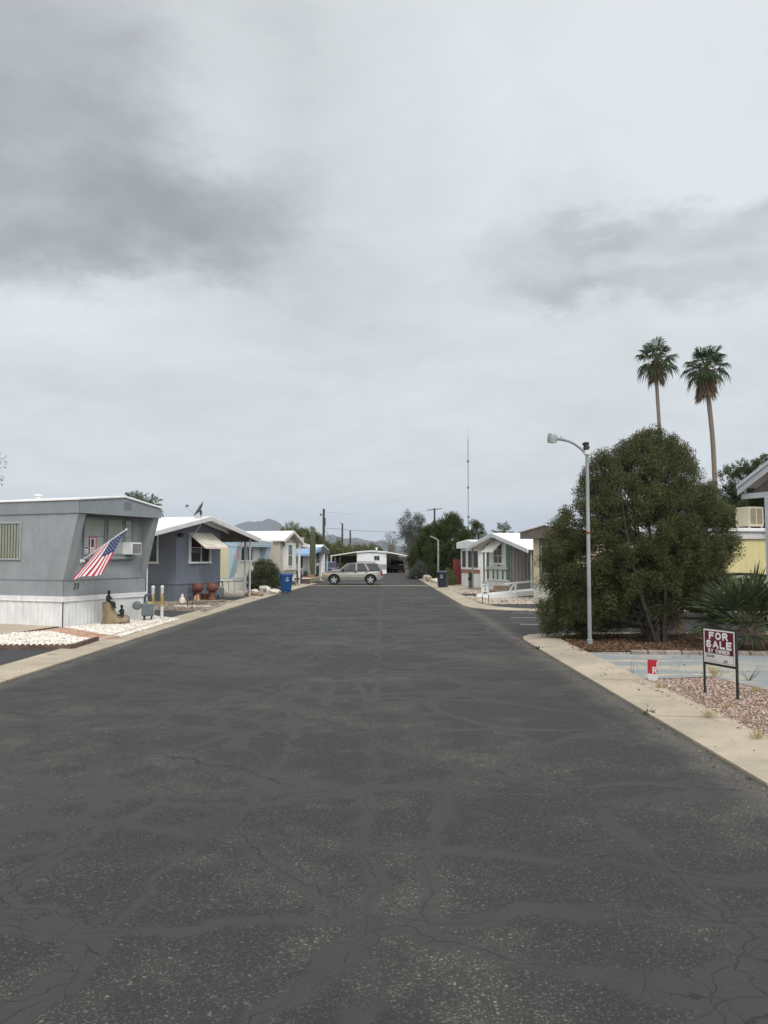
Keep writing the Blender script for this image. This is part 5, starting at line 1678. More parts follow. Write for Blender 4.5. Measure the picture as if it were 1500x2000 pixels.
# ------------------------------------------------------------------ satellite dish
GB0 = rel(hB, Fr((0, 0), (1, 0)))
ds = thing('satellite_dish', 'grey satellite dish on a bent mast in front of the blue grey gable', 'satellite dish')
YD = 36.6
mast = [pix(375, 1047, YD + .4), pix(380, 1041, YD), pix(391, 1027, YD), pix(392, 1022, YD), pix(392.5, 1003, YD)]
MB().tube(mast, .032, 8).build('mast', M_ALU, ds, smooth=True)
cc_ = pix(391, 996, YD); nd = Vector((-.80, -.25, .52)).normalized()
mb = MB(); ring = []
sx = nd.cross(Vector((0, 1, 0))).normalized(); sy = nd.cross(sx)
K = 24; NR = 6
grid = []
for i in range(NR + 1):
    r_ = .36 * i / NR
    grid.append([cc_ + (sx * math.cos(6.283 * k / K) * 1.12 + sy * math.sin(6.283 * k / K)) * r_ + nd * (.11 * (i / NR) ** 2) for k in range(K)])
for i in range(NR):
    for k in range(K):
        mb.poly([grid[i][k], grid[i][(k + 1) % K], grid[i + 1][(k + 1) % K], grid[i + 1][k]])
dish = mb.build('dish', pm('dish_grey', (.11, .115, .125), .5, .08, 3), ds, smooth=True)
md = dish.modifiers.new('thick', 'SOLIDIFY'); md.thickness = .012
MB().bar(cc_ - nd * .02, mast[-1], .10).tube([cc_ - nd * .03, pix(392.5, 1006, YD)], .06, 8).build('bracket', M_CHAR, ds)
low_ = pix(383.5, 1007, YD - .1); far_ = pix(364, 991, YD - .35)
MB().tube([low_, far_], .016, 6).build('feed_arm', M_ALU, ds)
MB().bar(far_, far_ + Vector((.02, 0, .13)), .06).bar(far_ + Vector((.0, 0, .12)), far_ + Vector((.12, .02, .06)), .04).build('receiver', M_CHAR, ds)

# ------------------------------------------------------------------ bronze garden statues on a carved stump
M_BRONZE = pm('dark_bronze', (.012, .012, .013), .42, .3, 12, .3, 30, spec=.5)
M_STUMP = pm('carved_stump', (.21, .165, .095), .85, .28, 5, .7, 14, stretch=(1, 1, .3))
M_ROCK = pm('brown_rock', (.23, .165, .11), .9, .35, 5, .9, 12)
M_ROCK2 = pm('pale_rock', (.48, .44, .37), .9, .3, 4, .9, 12)


def skin_figure(name, joints, edges, mat, parent=None, sub=2):
    me = bpy.data.meshes.new(name)
    me.from_pydata([j[:3] for j in joints], edges, [])
    o = bpy.data.objects.new(name, me); col.objects.link(o)
    sk = o.modifiers.new('skin', 'SKIN'); sk.use_smooth_shade = True
    for i, j in enumerate(joints):
        me.skin_vertices[0].data[i].radius = (j[3], j[3] if len(j) < 5 else j[4])
    me.skin_vertices[0].data[0].use_root = True
    ss = o.modifiers.new('sub', 'SUBSURF'); ss.levels = ss.render_levels = sub
    bpy.context.view_layer.update()
    dg = bpy.context.evaluated_depsgraph_get()
    m2 = bpy.data.meshes.new_from_object(o.evaluated_get(dg))
    m2.materials.clear(); m2.materials.append(mat)
    m2.polygons.foreach_set('use_smooth', [True] * len(m2.polygons))
    o2 = bpy.data.objects.new(name, m2); col.objects.link(o2)
    bpy.data.objects.remove(o)
    if parent: o2.parent = parent
    return o2


def seated_child(label, loc, rz, s, cross=False, rot_head=0.0):
    """a seated child, about 0.8 m tall at s=1 from seat to crown, facing -Y"""
    j = [(0, 0, .08, .095), (0, .02, .24, .10), (0, .0, .38, .085), (0, -.01, .45, .042), (0, -.03, .56, .088), (0, -.035, .62, .075)]
    e = [(0, 1), (1, 2), (2, 3), (3, 4), (4, 5)]
    for sx_ in (-1, 1):
        b = len(j)
        j += [(sx_ * .115, .0, .37, .045), (sx_ * .155, -.06, .25, .036), (sx_ * .07, -.19, .235, .028), (sx_ * .02, -.21, .24, .026)]
        e += [(2, b), (b, b + 1), (b + 1, b + 2), (b + 2, b + 3)]
        b = len(j)
        if cross:
            j += [(sx_ * .08, -.03, .08, .075), (sx_ * .22, -.17, .09, .052), (sx_ * .02, -.25, .05, .042), (sx_ * -.08, -.27, .05, .035)]
        else:
            j += [(sx_ * .075, -.04, .08, .075), (sx_ * .085, -.30, .07, .055), (sx_ * .085, -.32, -.16, .042), (sx_ * .085, -.40, -.21, .035)]
        e += [(0, b), (b, b + 1), (b + 1, b + 2), (b + 2, b + 3)]
    root = thing('statue', label, 'statue', loc, rz, 'dark figures on the carved stump')
    root.scale = (s, s, s)
    skin_figure('body', j, e, M_BRONZE, root)
    MB().lathe([(.092, 0), (.096, .012), (.086, .03), (.065, .055), (.0, .07)], 14, (0, -.03, .60)).build('cap', M_BRONZE, root, smooth=True)
    # nose, ears and hair line
    MB().lathe([(.018, 0), (.014, .02), (.003, .035)], 6, (0, -.118, .555), 'y').lathe([(.02, -.01), (.02, .01)], 8, (.088, -.03, .555), 'x').lathe([(.02, -.01), (.02, .01)], 8, (-.088, -.03, .555), 'x').build('face_features', M_BRONZE, root)
    return root


def boulder(name, loc, s, mat, label=None, cat='rock', group=None, seed=0, sub=3):
    r2 = random.Random(seed)
    bm = bmesh.new(); bmesh.ops.create_icosphere(bm, subdivisions=sub, radius=1)
    ph = [r2.uniform(0, 6) for _ in range(9)]
    for v in bm.verts:
        c = v.co
        k = 1 + .16 * math.sin(2.1 * c.x + ph[0]) * math.sin(2.7 * c.y + ph[1]) + .10 * math.sin(4.5 * c.z + ph[2] + 3 * c.x) + .05 * math.sin(9 * c.x + ph[3]) * math.sin(8 * c.y + ph[4]) + r2.uniform(-.03, .03)
        v.co = Vector((c.x * s[0], c.y * s[1], c.z * s[2])) * k
    me = bpy.data.meshes.new(name); bm.to_mesh(me); bm.free()
    me.materials.append(mat); me.polygons.foreach_set('use_smooth', [True] * len(me.polygons)); me.set_sharp_from_angle(angle=R(32))
    o = bpy.data.objects.new(name, me); col.objects.link(o); o.location = loc
    if label: tag(o, label, cat, group)
    return o


sb = at(214, 1219, .05)
bm = bmesh.new()
prof_s = [(.0, .27, .25, 0), (.06, .30, .24, .05), (.2, .23, .21, .02), (.4, .175, .18, -.03), (.62, .16, .16, -.06), (.66, .14, .14, -.06)]
vs = []
for z, rx, ry, ox in prof_s:
    vs.append([bm.verts.new((ox + math.cos(6.283 * k / 20) * rx * (1 + .10 * math.sin(5 * 6.283 * k / 20 + z * 2) + (.55 if (k in (0, 1, 19) and z < .15) else 0)), math.sin(6.283 * k / 20) * ry, z)) for k in range(20)])
for i in range(len(vs) - 1):
    for k in range(20): bm.faces.new((vs[i][k], vs[i][(k + 1) % 20], vs[i + 1][(k + 1) % 20], vs[i + 1][k]))
bm.faces.new(vs[-1])
me = bpy.data.meshes.new('tree_stump'); bm.to_mesh(me); bm.free(); me.materials.append(M_STUMP)
me.polygons.foreach_set('use_smooth', [True] * len(me.polygons)); me.set_sharp_from_angle(angle=R(50))
o = bpy.data.objects.new('tree_stump', me); col.objects.link(o); o.location = sb
tag(o, 'tan carved stump with flaring roots in the white gravel', 'stump')
rb = at(240, 1218.5, .05)
boulder('boulder', rb + Vector((.02, .02, .10)), (.19, .18, .145), M_ROCK, 'brown boulder at the foot of the tan stump', 'rock', None, 4)
seated_child('upper dark bronze child sitting on top of the tan stump', sb + Vector((-.04, -.02, .60)), R(72), .60)
seated_child('lower dark bronze child sitting cross legged on the brown boulder', rb + Vector((-.04, .02, .22)), R(-25), .52, True)

# ------------------------------------------------------------------ gas meters and guard posts
M_MGREY = pm('meter_grey', (.13, .145, .15), .5, .15, 6)
def gas_meter(label, loc, rz, s=1.0):
    root = thing('gas_meter', label, 'gas meter', loc, rz, 'gas meters by the homes'); root.scale = (s, s, s)
    MB().box(-.19, .19, -.12, .12, .16, .56).lathe([(.14, -.11), (.15, -.09), (.15, .09), (.14, .11)], 16, (0, 0, .5), 'y').build('meter_body', M_MGREY, root, bevel=.02)
    MB().lathe([(.13, -.04), (.15, -.03), (.15, .03), (.06, .05), (.05, .09)], 18, (-.34, -.02, .50), 'y').bar((-.34, 0, .5), (-.1, 0, .5), .06).build('regulator', M_MGREY, root, smooth=True)
    MB().tube([(-.10, .02, -.05), (-.10, .02, .78), (-.06, .02, .84), (.1, .02, .82), (.12, .02, .6)], .035, 8).tube([(.12, .02, -.05), (.12, .02, .3)], .025, 8).build('pipe', M_CHAR, root, smooth=True)
    MB().box(-.02, .14, -.115, -.10, .56, .62).build('plate', pm('yellow_tag', (.45, .40, .12), .6), root)
    return root
gas_meter('grey gas meter at the right corner of the white skirting', at(288, 1212), R(20), .95)
gas_meter('dark gas meter beside the right clay urn', at(430, 1168.5), R(10), .95)
M_PIPE = bpy.data.materials.new('chipped_post_paint')
M_PIPE.use_nodes = True
t = NT(M_PIPE.node_tree); p = M_PIPE.node_tree.nodes['Principled BSDF']
oc = t.n('ShaderNodeTexCoord').outputs['Object']
z_ = t.n('ShaderNodeSeparateXYZ', {0: oc}).outputs
yel = t.math('MULTIPLY', t.smooth(z_[2], .40, .44), t.smooth(z_[2], .88, .80))
yel = t.math('MULTIPLY', yel, t.smooth(t.math('ADD', t.noise(oc, 9, 4, .7), t.math('MULTIPLY', z_[0], 2.2)), .42, .50))
cc = t.mix(yel, (.62, .61, .58), (.42, .27, .04))
cc = t.mix(t.math('MULTIPLY', t.smooth(t.noise(oc, 11, 5, .7), .55, .62), .8), cc, (.20, .18, .16))
t.link(cc, p.inputs['Base Color']); p.inputs['Roughness'].default_value = .6
for px, py, lab in ((298, 1211.5, 'left yellow and white guard post next to the gas meter'), (316, 1210, 'right yellow and white guard post at the asphalt edge')):
    o = MB().lathe([(.052, -.05), (.052, 1.0), (.058, 1.01), (.058, 1.05), (.04, 1.08), (.0, 1.09)], 14).build('guard_post', M_PIPE, None, smooth=True)
    o.location = at(px, py); tag(o, lab, 'post', 'guard posts by the gas meter')

# ------------------------------------------------------------------ brick edging on the left
M_EDGE = pm('scallop_brick', (.115, .072, .056), .85, .3, 6, .5, 30)
mb = MB()
p0, p1, p2 = at(-40, 1268.5), at(140, 1268), at(190, 1252)
def scallops(a, b, mb, n):
    d = (b - a) / n; s_ = Vector((d.y, -d.x, 0)).normalized() * .05
    for i in range(n):
        c = a + d * i
        pts = [c + d * (.5 - .5 * math.cos(math.pi * k / 8)) + Vector((0, 0, .05 + .07 * math.sin(math.pi * k / 8))) for k in range(9)]
        mb.prism([c, *pts, c + d], s_)
scallops(p0, p1, mb, 16)
for i in range(5):
    a = p1.lerp(p2, (i + .04) / 5); b = p1.lerp(p2, (i + .96) / 5)
    mb.bar(a + Vector((0, 0, .04)), b + Vector((0, 0, .04)), .09, .13)
tag(mb.build('garden_edging', M_EDGE, None, bevel=.006), 'scalloped brick edging between the white gravel and the near asphalt drive', 'edging')

# kerb stones round the mulch
mb = MB(); a = at(1232, 1277.5); b = at(1530, 1280)
N = 9
for i in range(N):
    p_, q_ = a.lerp(b, (i + .02) / N), a.lerp(b, (i + .98) / N)
    j_ = Vector((0, random.uniform(-.03, .03), 0))
    mb.bar(p_ + j_ + Vector((0, 0, .02)), q_ + j_ + Vector((0, 0, .02)), .13, .12)
tag(mb.build('garden_edging', pm('edging_concrete', (.24, .20, .165), .9, .25, 4, .6, 20), None, bevel=.02), 'low concrete edging between the mulch and the blue drive', 'edging')

# ------------------------------------------------------------------ clay urns, pots, small ornaments by the blue grey home
M_CLAY = pm('terracotta', (.150, .058, .038), .75, .16, 4, .2, 30)
UR = 'tall clay urns in front of the blue grey home'
for px, py, lab in ((386, 1171.5, 'left tall mushroom shaped clay urn'), (414, 1171.5, 'right tall mushroom shaped clay urn next to the gas meter')):
    root = thing('urn', lab, 'urn', at(px, py), 0, UR); root.scale = (.9, .9, .93)
    MB().lathe([(.20, 0), (.19, .05), (.15, .12), (.145, .36), (.19, .41), (.16, .43)], 24).build('stand', M_CLAY, root, smooth=True)
    MB().lathe([(.16, .42), (.24, .46), (.29, .55), (.30, .64), (.275, .73), (.20, .80), (.19, .83), (.15, .83), (.14, .78), (.0, .74)], 28).build('bowl', M_CLAY, root, smooth=True)
o = MB().lathe([(.12, 0), (.15, .03), (.19, .2), (.2, .26), (.17, .26), (.16, .2), (0, .18)], 20).build('clay_pot', M_CLAY, None, smooth=True)
o.location = at(400.5, 1170.5); tag(o, 'short wide clay pot between the two tall urns', 'pot')
# white goose like figurine
g = at(356, 1180)
root = thing('figurine', 'small white bird figurine on the gravel beside the black stand', 'figurine', g, R(-20))
MB().lathe([(.05, 0), (.13, .05), (.14, .15), (.10, .24), (.06, .30), (.065, .36), (.05, .41), (.0, .43)], 16).build('body', pm('chalk_white', (.62, .56, .46), .8, .15, 8), root, smooth=True)
MB().lathe([(.025, 0), (.012, .04), (.002, .06)], 8, (.05, 0, .36), 'x').build('beak', M_CLAY, root)
o = MB().box(-.42, .42, -.25, .25, 0, .06).build('stepping_slab', M_ROCK2, None, bevel=.02); o.location = at(361, 1185.5); o.rotation_euler = (0, 0, .2)
tag(o, 'pale stone slab lying under the black stand', 'slab')
o = MB().box(-.5, .5, -.12, .12, 0, .05).build('stepping_slab', M_ROCK2, None, bevel=.02); o.location = at(388, 1186); o.rotation_euler = (0, 0, .5)
tag(o, 'narrow pale slab in the brown gravel right of the black stand', 'slab')
root = thing('squirrel_figurine', 'small tan squirrel figurine in front of the left urn', 'figurine', at(386.5, 1175.5), R(30))
MB().lathe([(.05, 0), (.09, .04), (.085, .14), (.05, .22), (.055, .27), (.03, .32), (.0, .33)], 14).build('body', pm('tan_clay', (.42, .27, .17), .8, .15, 8), root, smooth=True)
MB().tube([(-.06, 0, .02), (-.14, 0, .1), (-.13, 0, .22), (-.08, 0, .28)], [.03, .05, .05, .02], 8).build('tail', pm('tan_clay', (.4, .3, .2)), root, smooth=True)
root = thing('plant_stand', 'narrow black metal stand leaning in the brown gravel', 'garden stand', at(370, 1187.5), R(15))
mb = MB()
for x in (-.09, .09): mb.bar((x, 0, -.05), (x + .05, .1, .74), .03)
for z in (.12, .28, .44, .6): mb.bar((-.09 + .05 * z / .74, .1 * z / .74, z), (.09 + .05 * z / .74, .1 * z / .74, z), .022)
mb.bar((-.05, .1, .74), (.15, .1, .76), .05); mb.lathe([(.05, -.01), (.05, .01)], 10, (.02, .05, .36), 'y'); mb.build('frame', M_BLACK, root)
o = MB().box(-.05, .05, -.03, .03, .0, .1).build('lamp_head', M_CHAR, root); o.location = (.05, .1, .72)
for k, (pa, pb, lab) in enumerate([((352, 1182), (412, 1177), 'front weathered timber laid across the brown gravel'), ((376, 1181.5), (440, 1176), 'rear weathered timber nearest the urns')]):
    a, b = at(*pa), at(*pb)
    o = MB().bar(a + Vector((0, 0, .03)), b + Vector((0, 0, .03)), .12, .09).build('timber', pm('old_timber', (.17, .125, .095), .9, .3, 5, .6, 20), None, bevel=.01); tag(o, lab, 'timber', 'timbers in the brown gravel')
o = MB().lathe([(.16, 0), (.17, .02), (.15, .05), (0, .05)], 16).build('black_pan', M_BLACK, None); o.location = at(437, 1172); tag(o, 'flat black pan on the ground right of the urns', 'pan')
o = MB().tube([(0, 0, -.1), (0, 0, .7), (.0, -.05, .74)], .03, 8).bar((-.06, -.02, .68), (.06, -.02, .68), .05).build('water_standpipe', M_ALU, None); o.location = at(458, 1157); tag(o, 'short water standpipe in front of the pale blue skirting', 'standpipe')

# rocks round the bush, one of them numbered
RK = 'rocks along the bush bed'
nb = at(519, 1158)
root = boulder('numbered_rock', nb + Vector((0, 0, .16)), (.36, .22, .24), M_ROCK2, 'pale rock painted with the number 15', 'rock', None, 9)
Fn = Fr((0, -.235), (1, 0)); mb = MB(); stroke_text(mb, '15', .19, .20, Fn, 0, .02, .03, .03, .5); mb.build('number', M_BLACK, root)
for k, (px, py, s_, m_, lab) in enumerate([(491, 1163.5, .26, M_ROCK, 'dark brown rock left of the numbered rock'), (506, 1164, .2, M_ROCK, 'small brown rock in front of the bush'), (530, 1159, .28, M_ROCK2, 'pale rock just right of the numbered rock'),
                                           (538, 1157.5, .24, M_ROCK2, 'pale rock nearest the blue bin'), (497, 1157, .2, M_ROCK2, 'pale stone tucked under the left side of the bush'), (541, 1152, .3, M_ROCK2, 'long pale rock behind the blue bin')]):
    boulder('rock', at(px, py) + Vector((0, 0, s_ * .3)), (s_ * 1.2, s_ * .9, s_ * .6), m_, lab, 'rock', RK, 20 + k)
for k, (px, py, s_, lab) in enumerate([(829, 1131, .36, 'tallest pale rock at the foot of the far right junipers'), (836, 1136, .3, 'brown rock in the group near the small street lamp'), (845, 1139, .34, 'squarish pale rock just left of the small street lamp'), (824, 1128, .24, 'smallest rock at the far end of the right kerb')]):
    boulder('rock', at(px, py) + Vector((.2, 0, s_ * .35)), (s_ * 1.1, s_ * .9, s_ * .75), M_ROCK2 if k != 1 else M_ROCK, lab, 'rock', 'rocks at the far right kerb', 40 + k)

# ------------------------------------------------------------------ wheelie bins
def wheelie_bin(label, loc, rz, m_body, m_lid, grp):
    root = thing('wheelie_bin', label, 'bin', loc, rz, grp)
    mb = MB(); b = [(-.25, -.24, .04), (.25, -.24, .04), (.25, .28, .04), (-.25, .28, .04)]; tq = [(-.32, -.36, .95), (.32, -.36, .95), (.32, .36, .95), (-.32, .36, .95)]
    mb.v = b + tq; mb.f = [(0, 3, 2, 1), (4, 5, 6, 7), (0, 1, 5, 4), (1, 2, 6, 5), (2, 3, 7, 6), (3, 0, 4, 7)]; mb.mi = [0] * 6
    mb.build('body', m_body, root, bevel=.04)
    mb = MB(); mb.box(-.35, .35, -.39, .38, .93, .98); mb.build('rim', m_body, root, bevel=.02)
    mb = MB(); mb.prism([(-.35, -.40, .982), (-.35, .40, .982), (-.35, .40, 1.05), (-.35, .1, 1.08), (-.35, -.36, 1.02)], (.70, 0, 0)); mb.build('lid', m_lid, root, bevel=.02)
    MB().tube([(-.26, .40, .90), (-.26, .46, 1.0), (.26, .46, 1.0), (.26, .40, .90)], .02, 8).build('handle', m_lid, root)
    for x in (-.27, .27):
        MB().lathe([(.02, -.03), (.12, -.03), (.13, 0), (.12, .03), (.02, .03)], 18, (x, .27, .13), 'x').build('wheel', M_BLACK, root, smooth=True)
    F = Fr((0, -.345), (1, 0)); mb = MB()
    for k in range(3):
        a = k * 2.094 + .3
        for i in range(4):
            t1, t2 = a + i * .38, a + (i + 1) * .38
            mb.prism([F.p(math.cos(t1) * .07, .78 + math.sin(t1) * .07, 0), F.p(math.cos(t2) * .07, .78 + math.sin(t2) * .07, 0), F.p(math.cos(t2) * .045, .78 + math.sin(t2) * .045, 0), F.p(math.cos(t1) * .045, .78 + math.sin(t1) * .045, 0)], F.n * .012)
    mb.fbox(F, -.10, .10, .655, .675, -.03, .005); mb.fbox(F, -.07, .07, .625, .643, -.04, .0)
    mb.build('emblem', pm('bin_emblem', (.55, .58, .62), .6), root)
    return root
wheelie_bin('bright blue wheelie bin at the left kerb beside the round bush', at(558.5, 1156.5), R(18), pm('blue_plastic', (.010, .058, .17), .4, .08, 4), pm('blue_plastic_lid', (.012, .045, .13), .45), 'wheelie bins')
wheelie_bin('dark navy wheelie bin below the small street lamp', at(864, 1147.5), R(-12), pm('navy_plastic', (.022, .027, .04), .45, .08, 4), pm('navy_plastic_lid', (.028, .032, .045), .5), 'wheelie bins')

# ------------------------------------------------------------------ street lamps
lp = at(1152, 1258)
root = thing('street_lamp', 'tall grey street lamp with a curved arm beside the big juniper', 'street lamp', lp)
Yl = lp.y
zt_ = high(888, Yl)
M_GALV = pm('galvanised_pole', (.25, .26, .26), .55, .2, 3, metal=.1, stain=.2, stretch=(1, 1, .4))
MB().tube([(0, 0, -.1), (0, 0, .9), (0, 0, 2.55), (0, 0, 2.56), (0, 0, zt_ - .05)], [.049, .047, .044, .041, .040], 14).build('pole', M_GALV, root, smooth=True)
MB().lathe([(.052, 2.52), (.056, 2.53), (.056, 2.57), (.046, 2.58)], 14).build('joint_band', pm('rust', (.16, .085, .05), .8, .3, 10), root)
MB().lathe([(.06, zt_ - .06), (.075, zt_ - .05), (.075, zt_ + .05), (.05, zt_ + .06)], 12).build('collar', M_OFFW, root)
MB().lathe([(.065, zt_ + .05), (.07, zt_ + .10), (.06, zt_ + .17), (.075, zt_ + .22), (.05, zt_ + .24)], 10, (-.02, 0, 0)).bar((-.1, -.05, zt_ + .2), (.06, .06, zt_ + .12), .05).build('clamp', M_BLACK, root)
ap = []
for px, py in ((1142, 884), (1134, 876), (1122, 867), (1110, 861.5), (1098, 859)):
    ap.append(Vector((side(px, py, Yl) - lp.x, 0, high(py, Yl) - lp.z)))
MB().tube(ap, .028, 10).build('arm', M_GALV, root, smooth=True)
hd = ap[-1]
MB().tube([hd + Vector((.06, 0, 0)), hd + Vector((-.16, 0, .03))], [.032, .042], 10).bar(hd + Vector((-.03, 0, .02)), hd + Vector((-.03, 0, .09)), .02).build('neck', M_GALV, root)
c_ = hd + Vector((-.23, 0, -.02))
MB().lathe([(.112, -.02), (.116, .0), (.112, .10), (.095, .135), (.0, .14)], 20, c_).lathe([(.045, .12), (.045, .165), (.0, .17)], 10, c_ + Vector((-.05, 0, 0))).lathe([(.03, .12), (.03, .15), (.0, .155)], 10, c_ + Vector((.06, 0, 0))).build('lamp_head', pm('lamp_grey', (.25, .265, .275), .5, .08, 4), root, smooth=True)
MB().lathe([(.0, -.055), (.10, -.048), (.114, -.02), (.105, -.02)], 20, c_).build('lens', pm('frosted_lens', (.62, .63, .60), .25, .04, 5), root, smooth=True)
MB().lathe([(.07, -.02), (.07, .10), (.056, .12)], 12).build('base', pm('base_paint', (.20, .24, .22), .6), root)

Y2 = 56.5
root = thing('street_lamp', 'small street lamp with a flat head in front of the far junipers', 'street lamp', (side(856, 1120, Y2), Y2, .05))
z2 = high(1056, Y2)
MB().tube([(0, 0, -.05), (0, 0, z2)], .06, 10).build('pole', M_GALV, root)
MB().bar((.03, 0, z2 - .02), (-.12, 0, z2 + .06), .07).build('arm', M_GALV, root)
MB().prism([(-.10, -.09, z2 + .05), (-.56, -.09, z2 + .24), (-.56, .09, z2 + .24), (-.10, .09, z2 + .05)], (.015, 0, .05)).build('lamp_head', pm('solar_head', (.42, .42, .40), .5), root, bevel=.01)

# ------------------------------------------------------------------ sale sign
sl, sr = at(1377, 1353.5, .06), at(1441, 1368, .06)
root = thing('sale_sign', 'dark red and white FOR SALE BY OWNER sign in a black metal frame', 'sign')
Fs = Fr((sl.x, sl.y), (sr.x - sl.x, sr.y - sl.y)); Ls = (sr - sl).length
lean = 0.0
mb = MB(); mb.fbox(Fs, -.012, .012, -.1, 1.03, -.012, .012); mb.fbox(Fs, Ls - .014, Ls + .014, -.1, 1.0, -.014, .014)
mb.fbox(Fs, .012, Ls - .014, 1.0, 1.03, -.012, .012); mb.fbox(Fs, .012, Ls - .014, .485, .52, -.012, .012)
mb.build('frame', M_BLACK, root)
mb = MB(); mb.fbox(Fs, .014, Ls - .016, .52, 1.0, -.004, .014); mb.build('board', pm('sign_white', (.66, .63, .60), .5, .04, 3), root)
M_SRED = pm('sign_red', (.115, .009, .022), .5, .1, 2)
mb = MB(); mb.fbox(Fs, .035, Ls - .04, .655, .978, .014, .0155); mb.build('red_panel', M_SRED, root)
mb = MB(); stroke_text(mb, 'FOR', .108, .37, Fs, Ls / 2 - .01, .912, .0165, .029, .50); stroke_text(mb, 'SALE', .112, .50, Fs, Ls / 2 - .005, .790, .0165, .029, .50); stroke_text(mb, 'BY OWNER', .062, .42, Fs, Ls / 2 - .005, .694, .0165, .0135, .48)
mb.build('lettering', pm('sign_letter', (.70, .68, .66), .5), root)
mb = MB(); text_mb(mb, '$20,000', .055, Fs, .14, .615, .0145, .001, .9, shear=.2); text_mb(mb, '#41', .06, Fs, Ls - .19, .565, .0145, .001, .85, shear=.1)
mb.fbox(Fs, .035, Ls - .04, .5335, .538, .014, .0152); mb.fbox(Fs, .035, .039, .538, .655, .014, .0152); mb.fbox(Fs, Ls - .044, Ls - .04, .538, .655, .014, .0152)
x = .06
for k in range(10):
    q = [Fs.p(x + k * .022 + dx_, .565 + dz_, .0155) for dx_, dz_ in ((0, random.uniform(-.012, .0)), (.008, random.uniform(.005, .016)), (.017, random.uniform(-.012, .008)))]
    mb.tube(q, .0016, 4)
mb.build('handwriting', pm('pen_ink', (.08, .11, .10), .6), root)

rs = at(1275, 1329.5, .06)
root = thing('torn_sign', 'small torn red and white sign remnant showing a letter R', 'sign', rs, R(-38))
Ft = Fr((0, 0), (1, 0))
mb = MB(); mb.fbox(Ft, -.08, .08, -.03, .335, -.006, .0); mb.build('board', M_FWHITE, root)
mb = MB(); mb.fpoly(Ft, [(-.08, .11), (.08, .11), (.08, .20), (.065, .21), (.065, .30), (.08, .305), (.08, .335), (-.08, .335)], .0, .002); mb.build('red_panel', pm('bright_red', (.40, .02, .035), .5, .08, 3), root)
mb = MB(); stroke_text(mb, 'R', .105, .075, Ft, .035, .17, .003, .022); mb.build('lettering', M_FWHITE, root)

# speed sign
a, b = at(942.5, 1180), at(955, 1179)
root = thing('speed_sign', 'white SPEED LIMIT 10 MPH sign on two thin black stakes', 'sign')
Fv = Fr((a.x, a.y), (b.x - a.x, b.y - a.y)); Lv = (b - a).length
Fv.o.z = 0
mb = MB(); mb.bar(Fv.p(.01, -.1), Fv.p(-.05, 1.0), .026); mb.bar(Fv.p(Lv, -.1), Fv.p(Lv - .04, 1.0), .026); mb.bar(Fv.p(-.05, 1.0), Fv.p(Lv - .04, 1.0), .02); mb.build('stakes', M_BLACK, root)
mb = MB(); mb.fpoly(Fv, [(-.09, .44), (Lv - .03, .44), (Lv - .06, .99), (-.13, .99)], .012, .02); mb.build('board', pm('sign_white2', (.68, .68, .66), .5, .04, 3), root)
mb = MB(); stroke_text(mb, 'SPEED', .085, .42, Fv, Lv / 2 - .085, .92, .0215, .018, .4); stroke_text(mb, 'LIMIT', .085, .38, Fv, Lv / 2 - .08, .80, .0215, .018, .5); stroke_text(mb, '10', .10, .16, Fv, Lv / 2 - .07, .66, .0215, .026, .5); stroke_text(mb, 'MPH', .085, .28, Fv, Lv / 2 - .065, .52, .0215, .024, .4)
mb.build('lettering', M_BLACK, root)

# ------------------------------------------------------------------ ramp, steps, carved post, number blocks, red gate
root = thing('access_ramp', 'long white painted wooden ramp with a sloping handrail', 'ramp')
r0, r1 = Vector((4.95, 37.9, .03)), Vector((8.35, 39.7, .34))
d = (r1 - r0); n_ = Vector((-d.y, d.x, 0)).normalized()
for s_ in (0, .95):
    MB().bar(r0 + n_ * s_ + Vector((0, 0, .08)), r1 + n_ * s_ + Vector((0, 0, .0)), .05, .24).build('side_board', M_WHITE, root, bevel=.006)
mb = MB(); mb.prism([r0 + Vector((0, 0, .03)), r1 + Vector((0, 0, .0)), r1 + n_ * .95, r0 + n_ * .95 + Vector((0, 0, .03))], (0, 0, .04)); mb.build('deck', M_ROOFG, root)
at_ = lambda t, s_, z: r0 + d * t + n_ * s_ + Vector((0, 0, z))
for t_, w__ in ((.42, .20), (.99, .1)):
    MB().bar(at_(t_, 0, -.3 * t_), at_(t_, 0, .62), w__, .06, (1, 0, 0)).build('rail_post', M_WHITE, root)
MB().bar(at_(.30, 0, .1), at_(.40, 0, .60), .05).build('brace', M_WHITE, root)
MB().bar(at_(.26, 0, .63), at_(1.0, 0, .56), .05, .09).build('handrail', M_WHITE, root)
mb = MB()
for k in range(7): mb.bar(at_(.62 + k * .06, .05, -.3 * (.62 + k * .06)), at_(.62 + k * .06, .05, -.12), .05, .03)
mb.build('lattice', M_SKIRT, root)

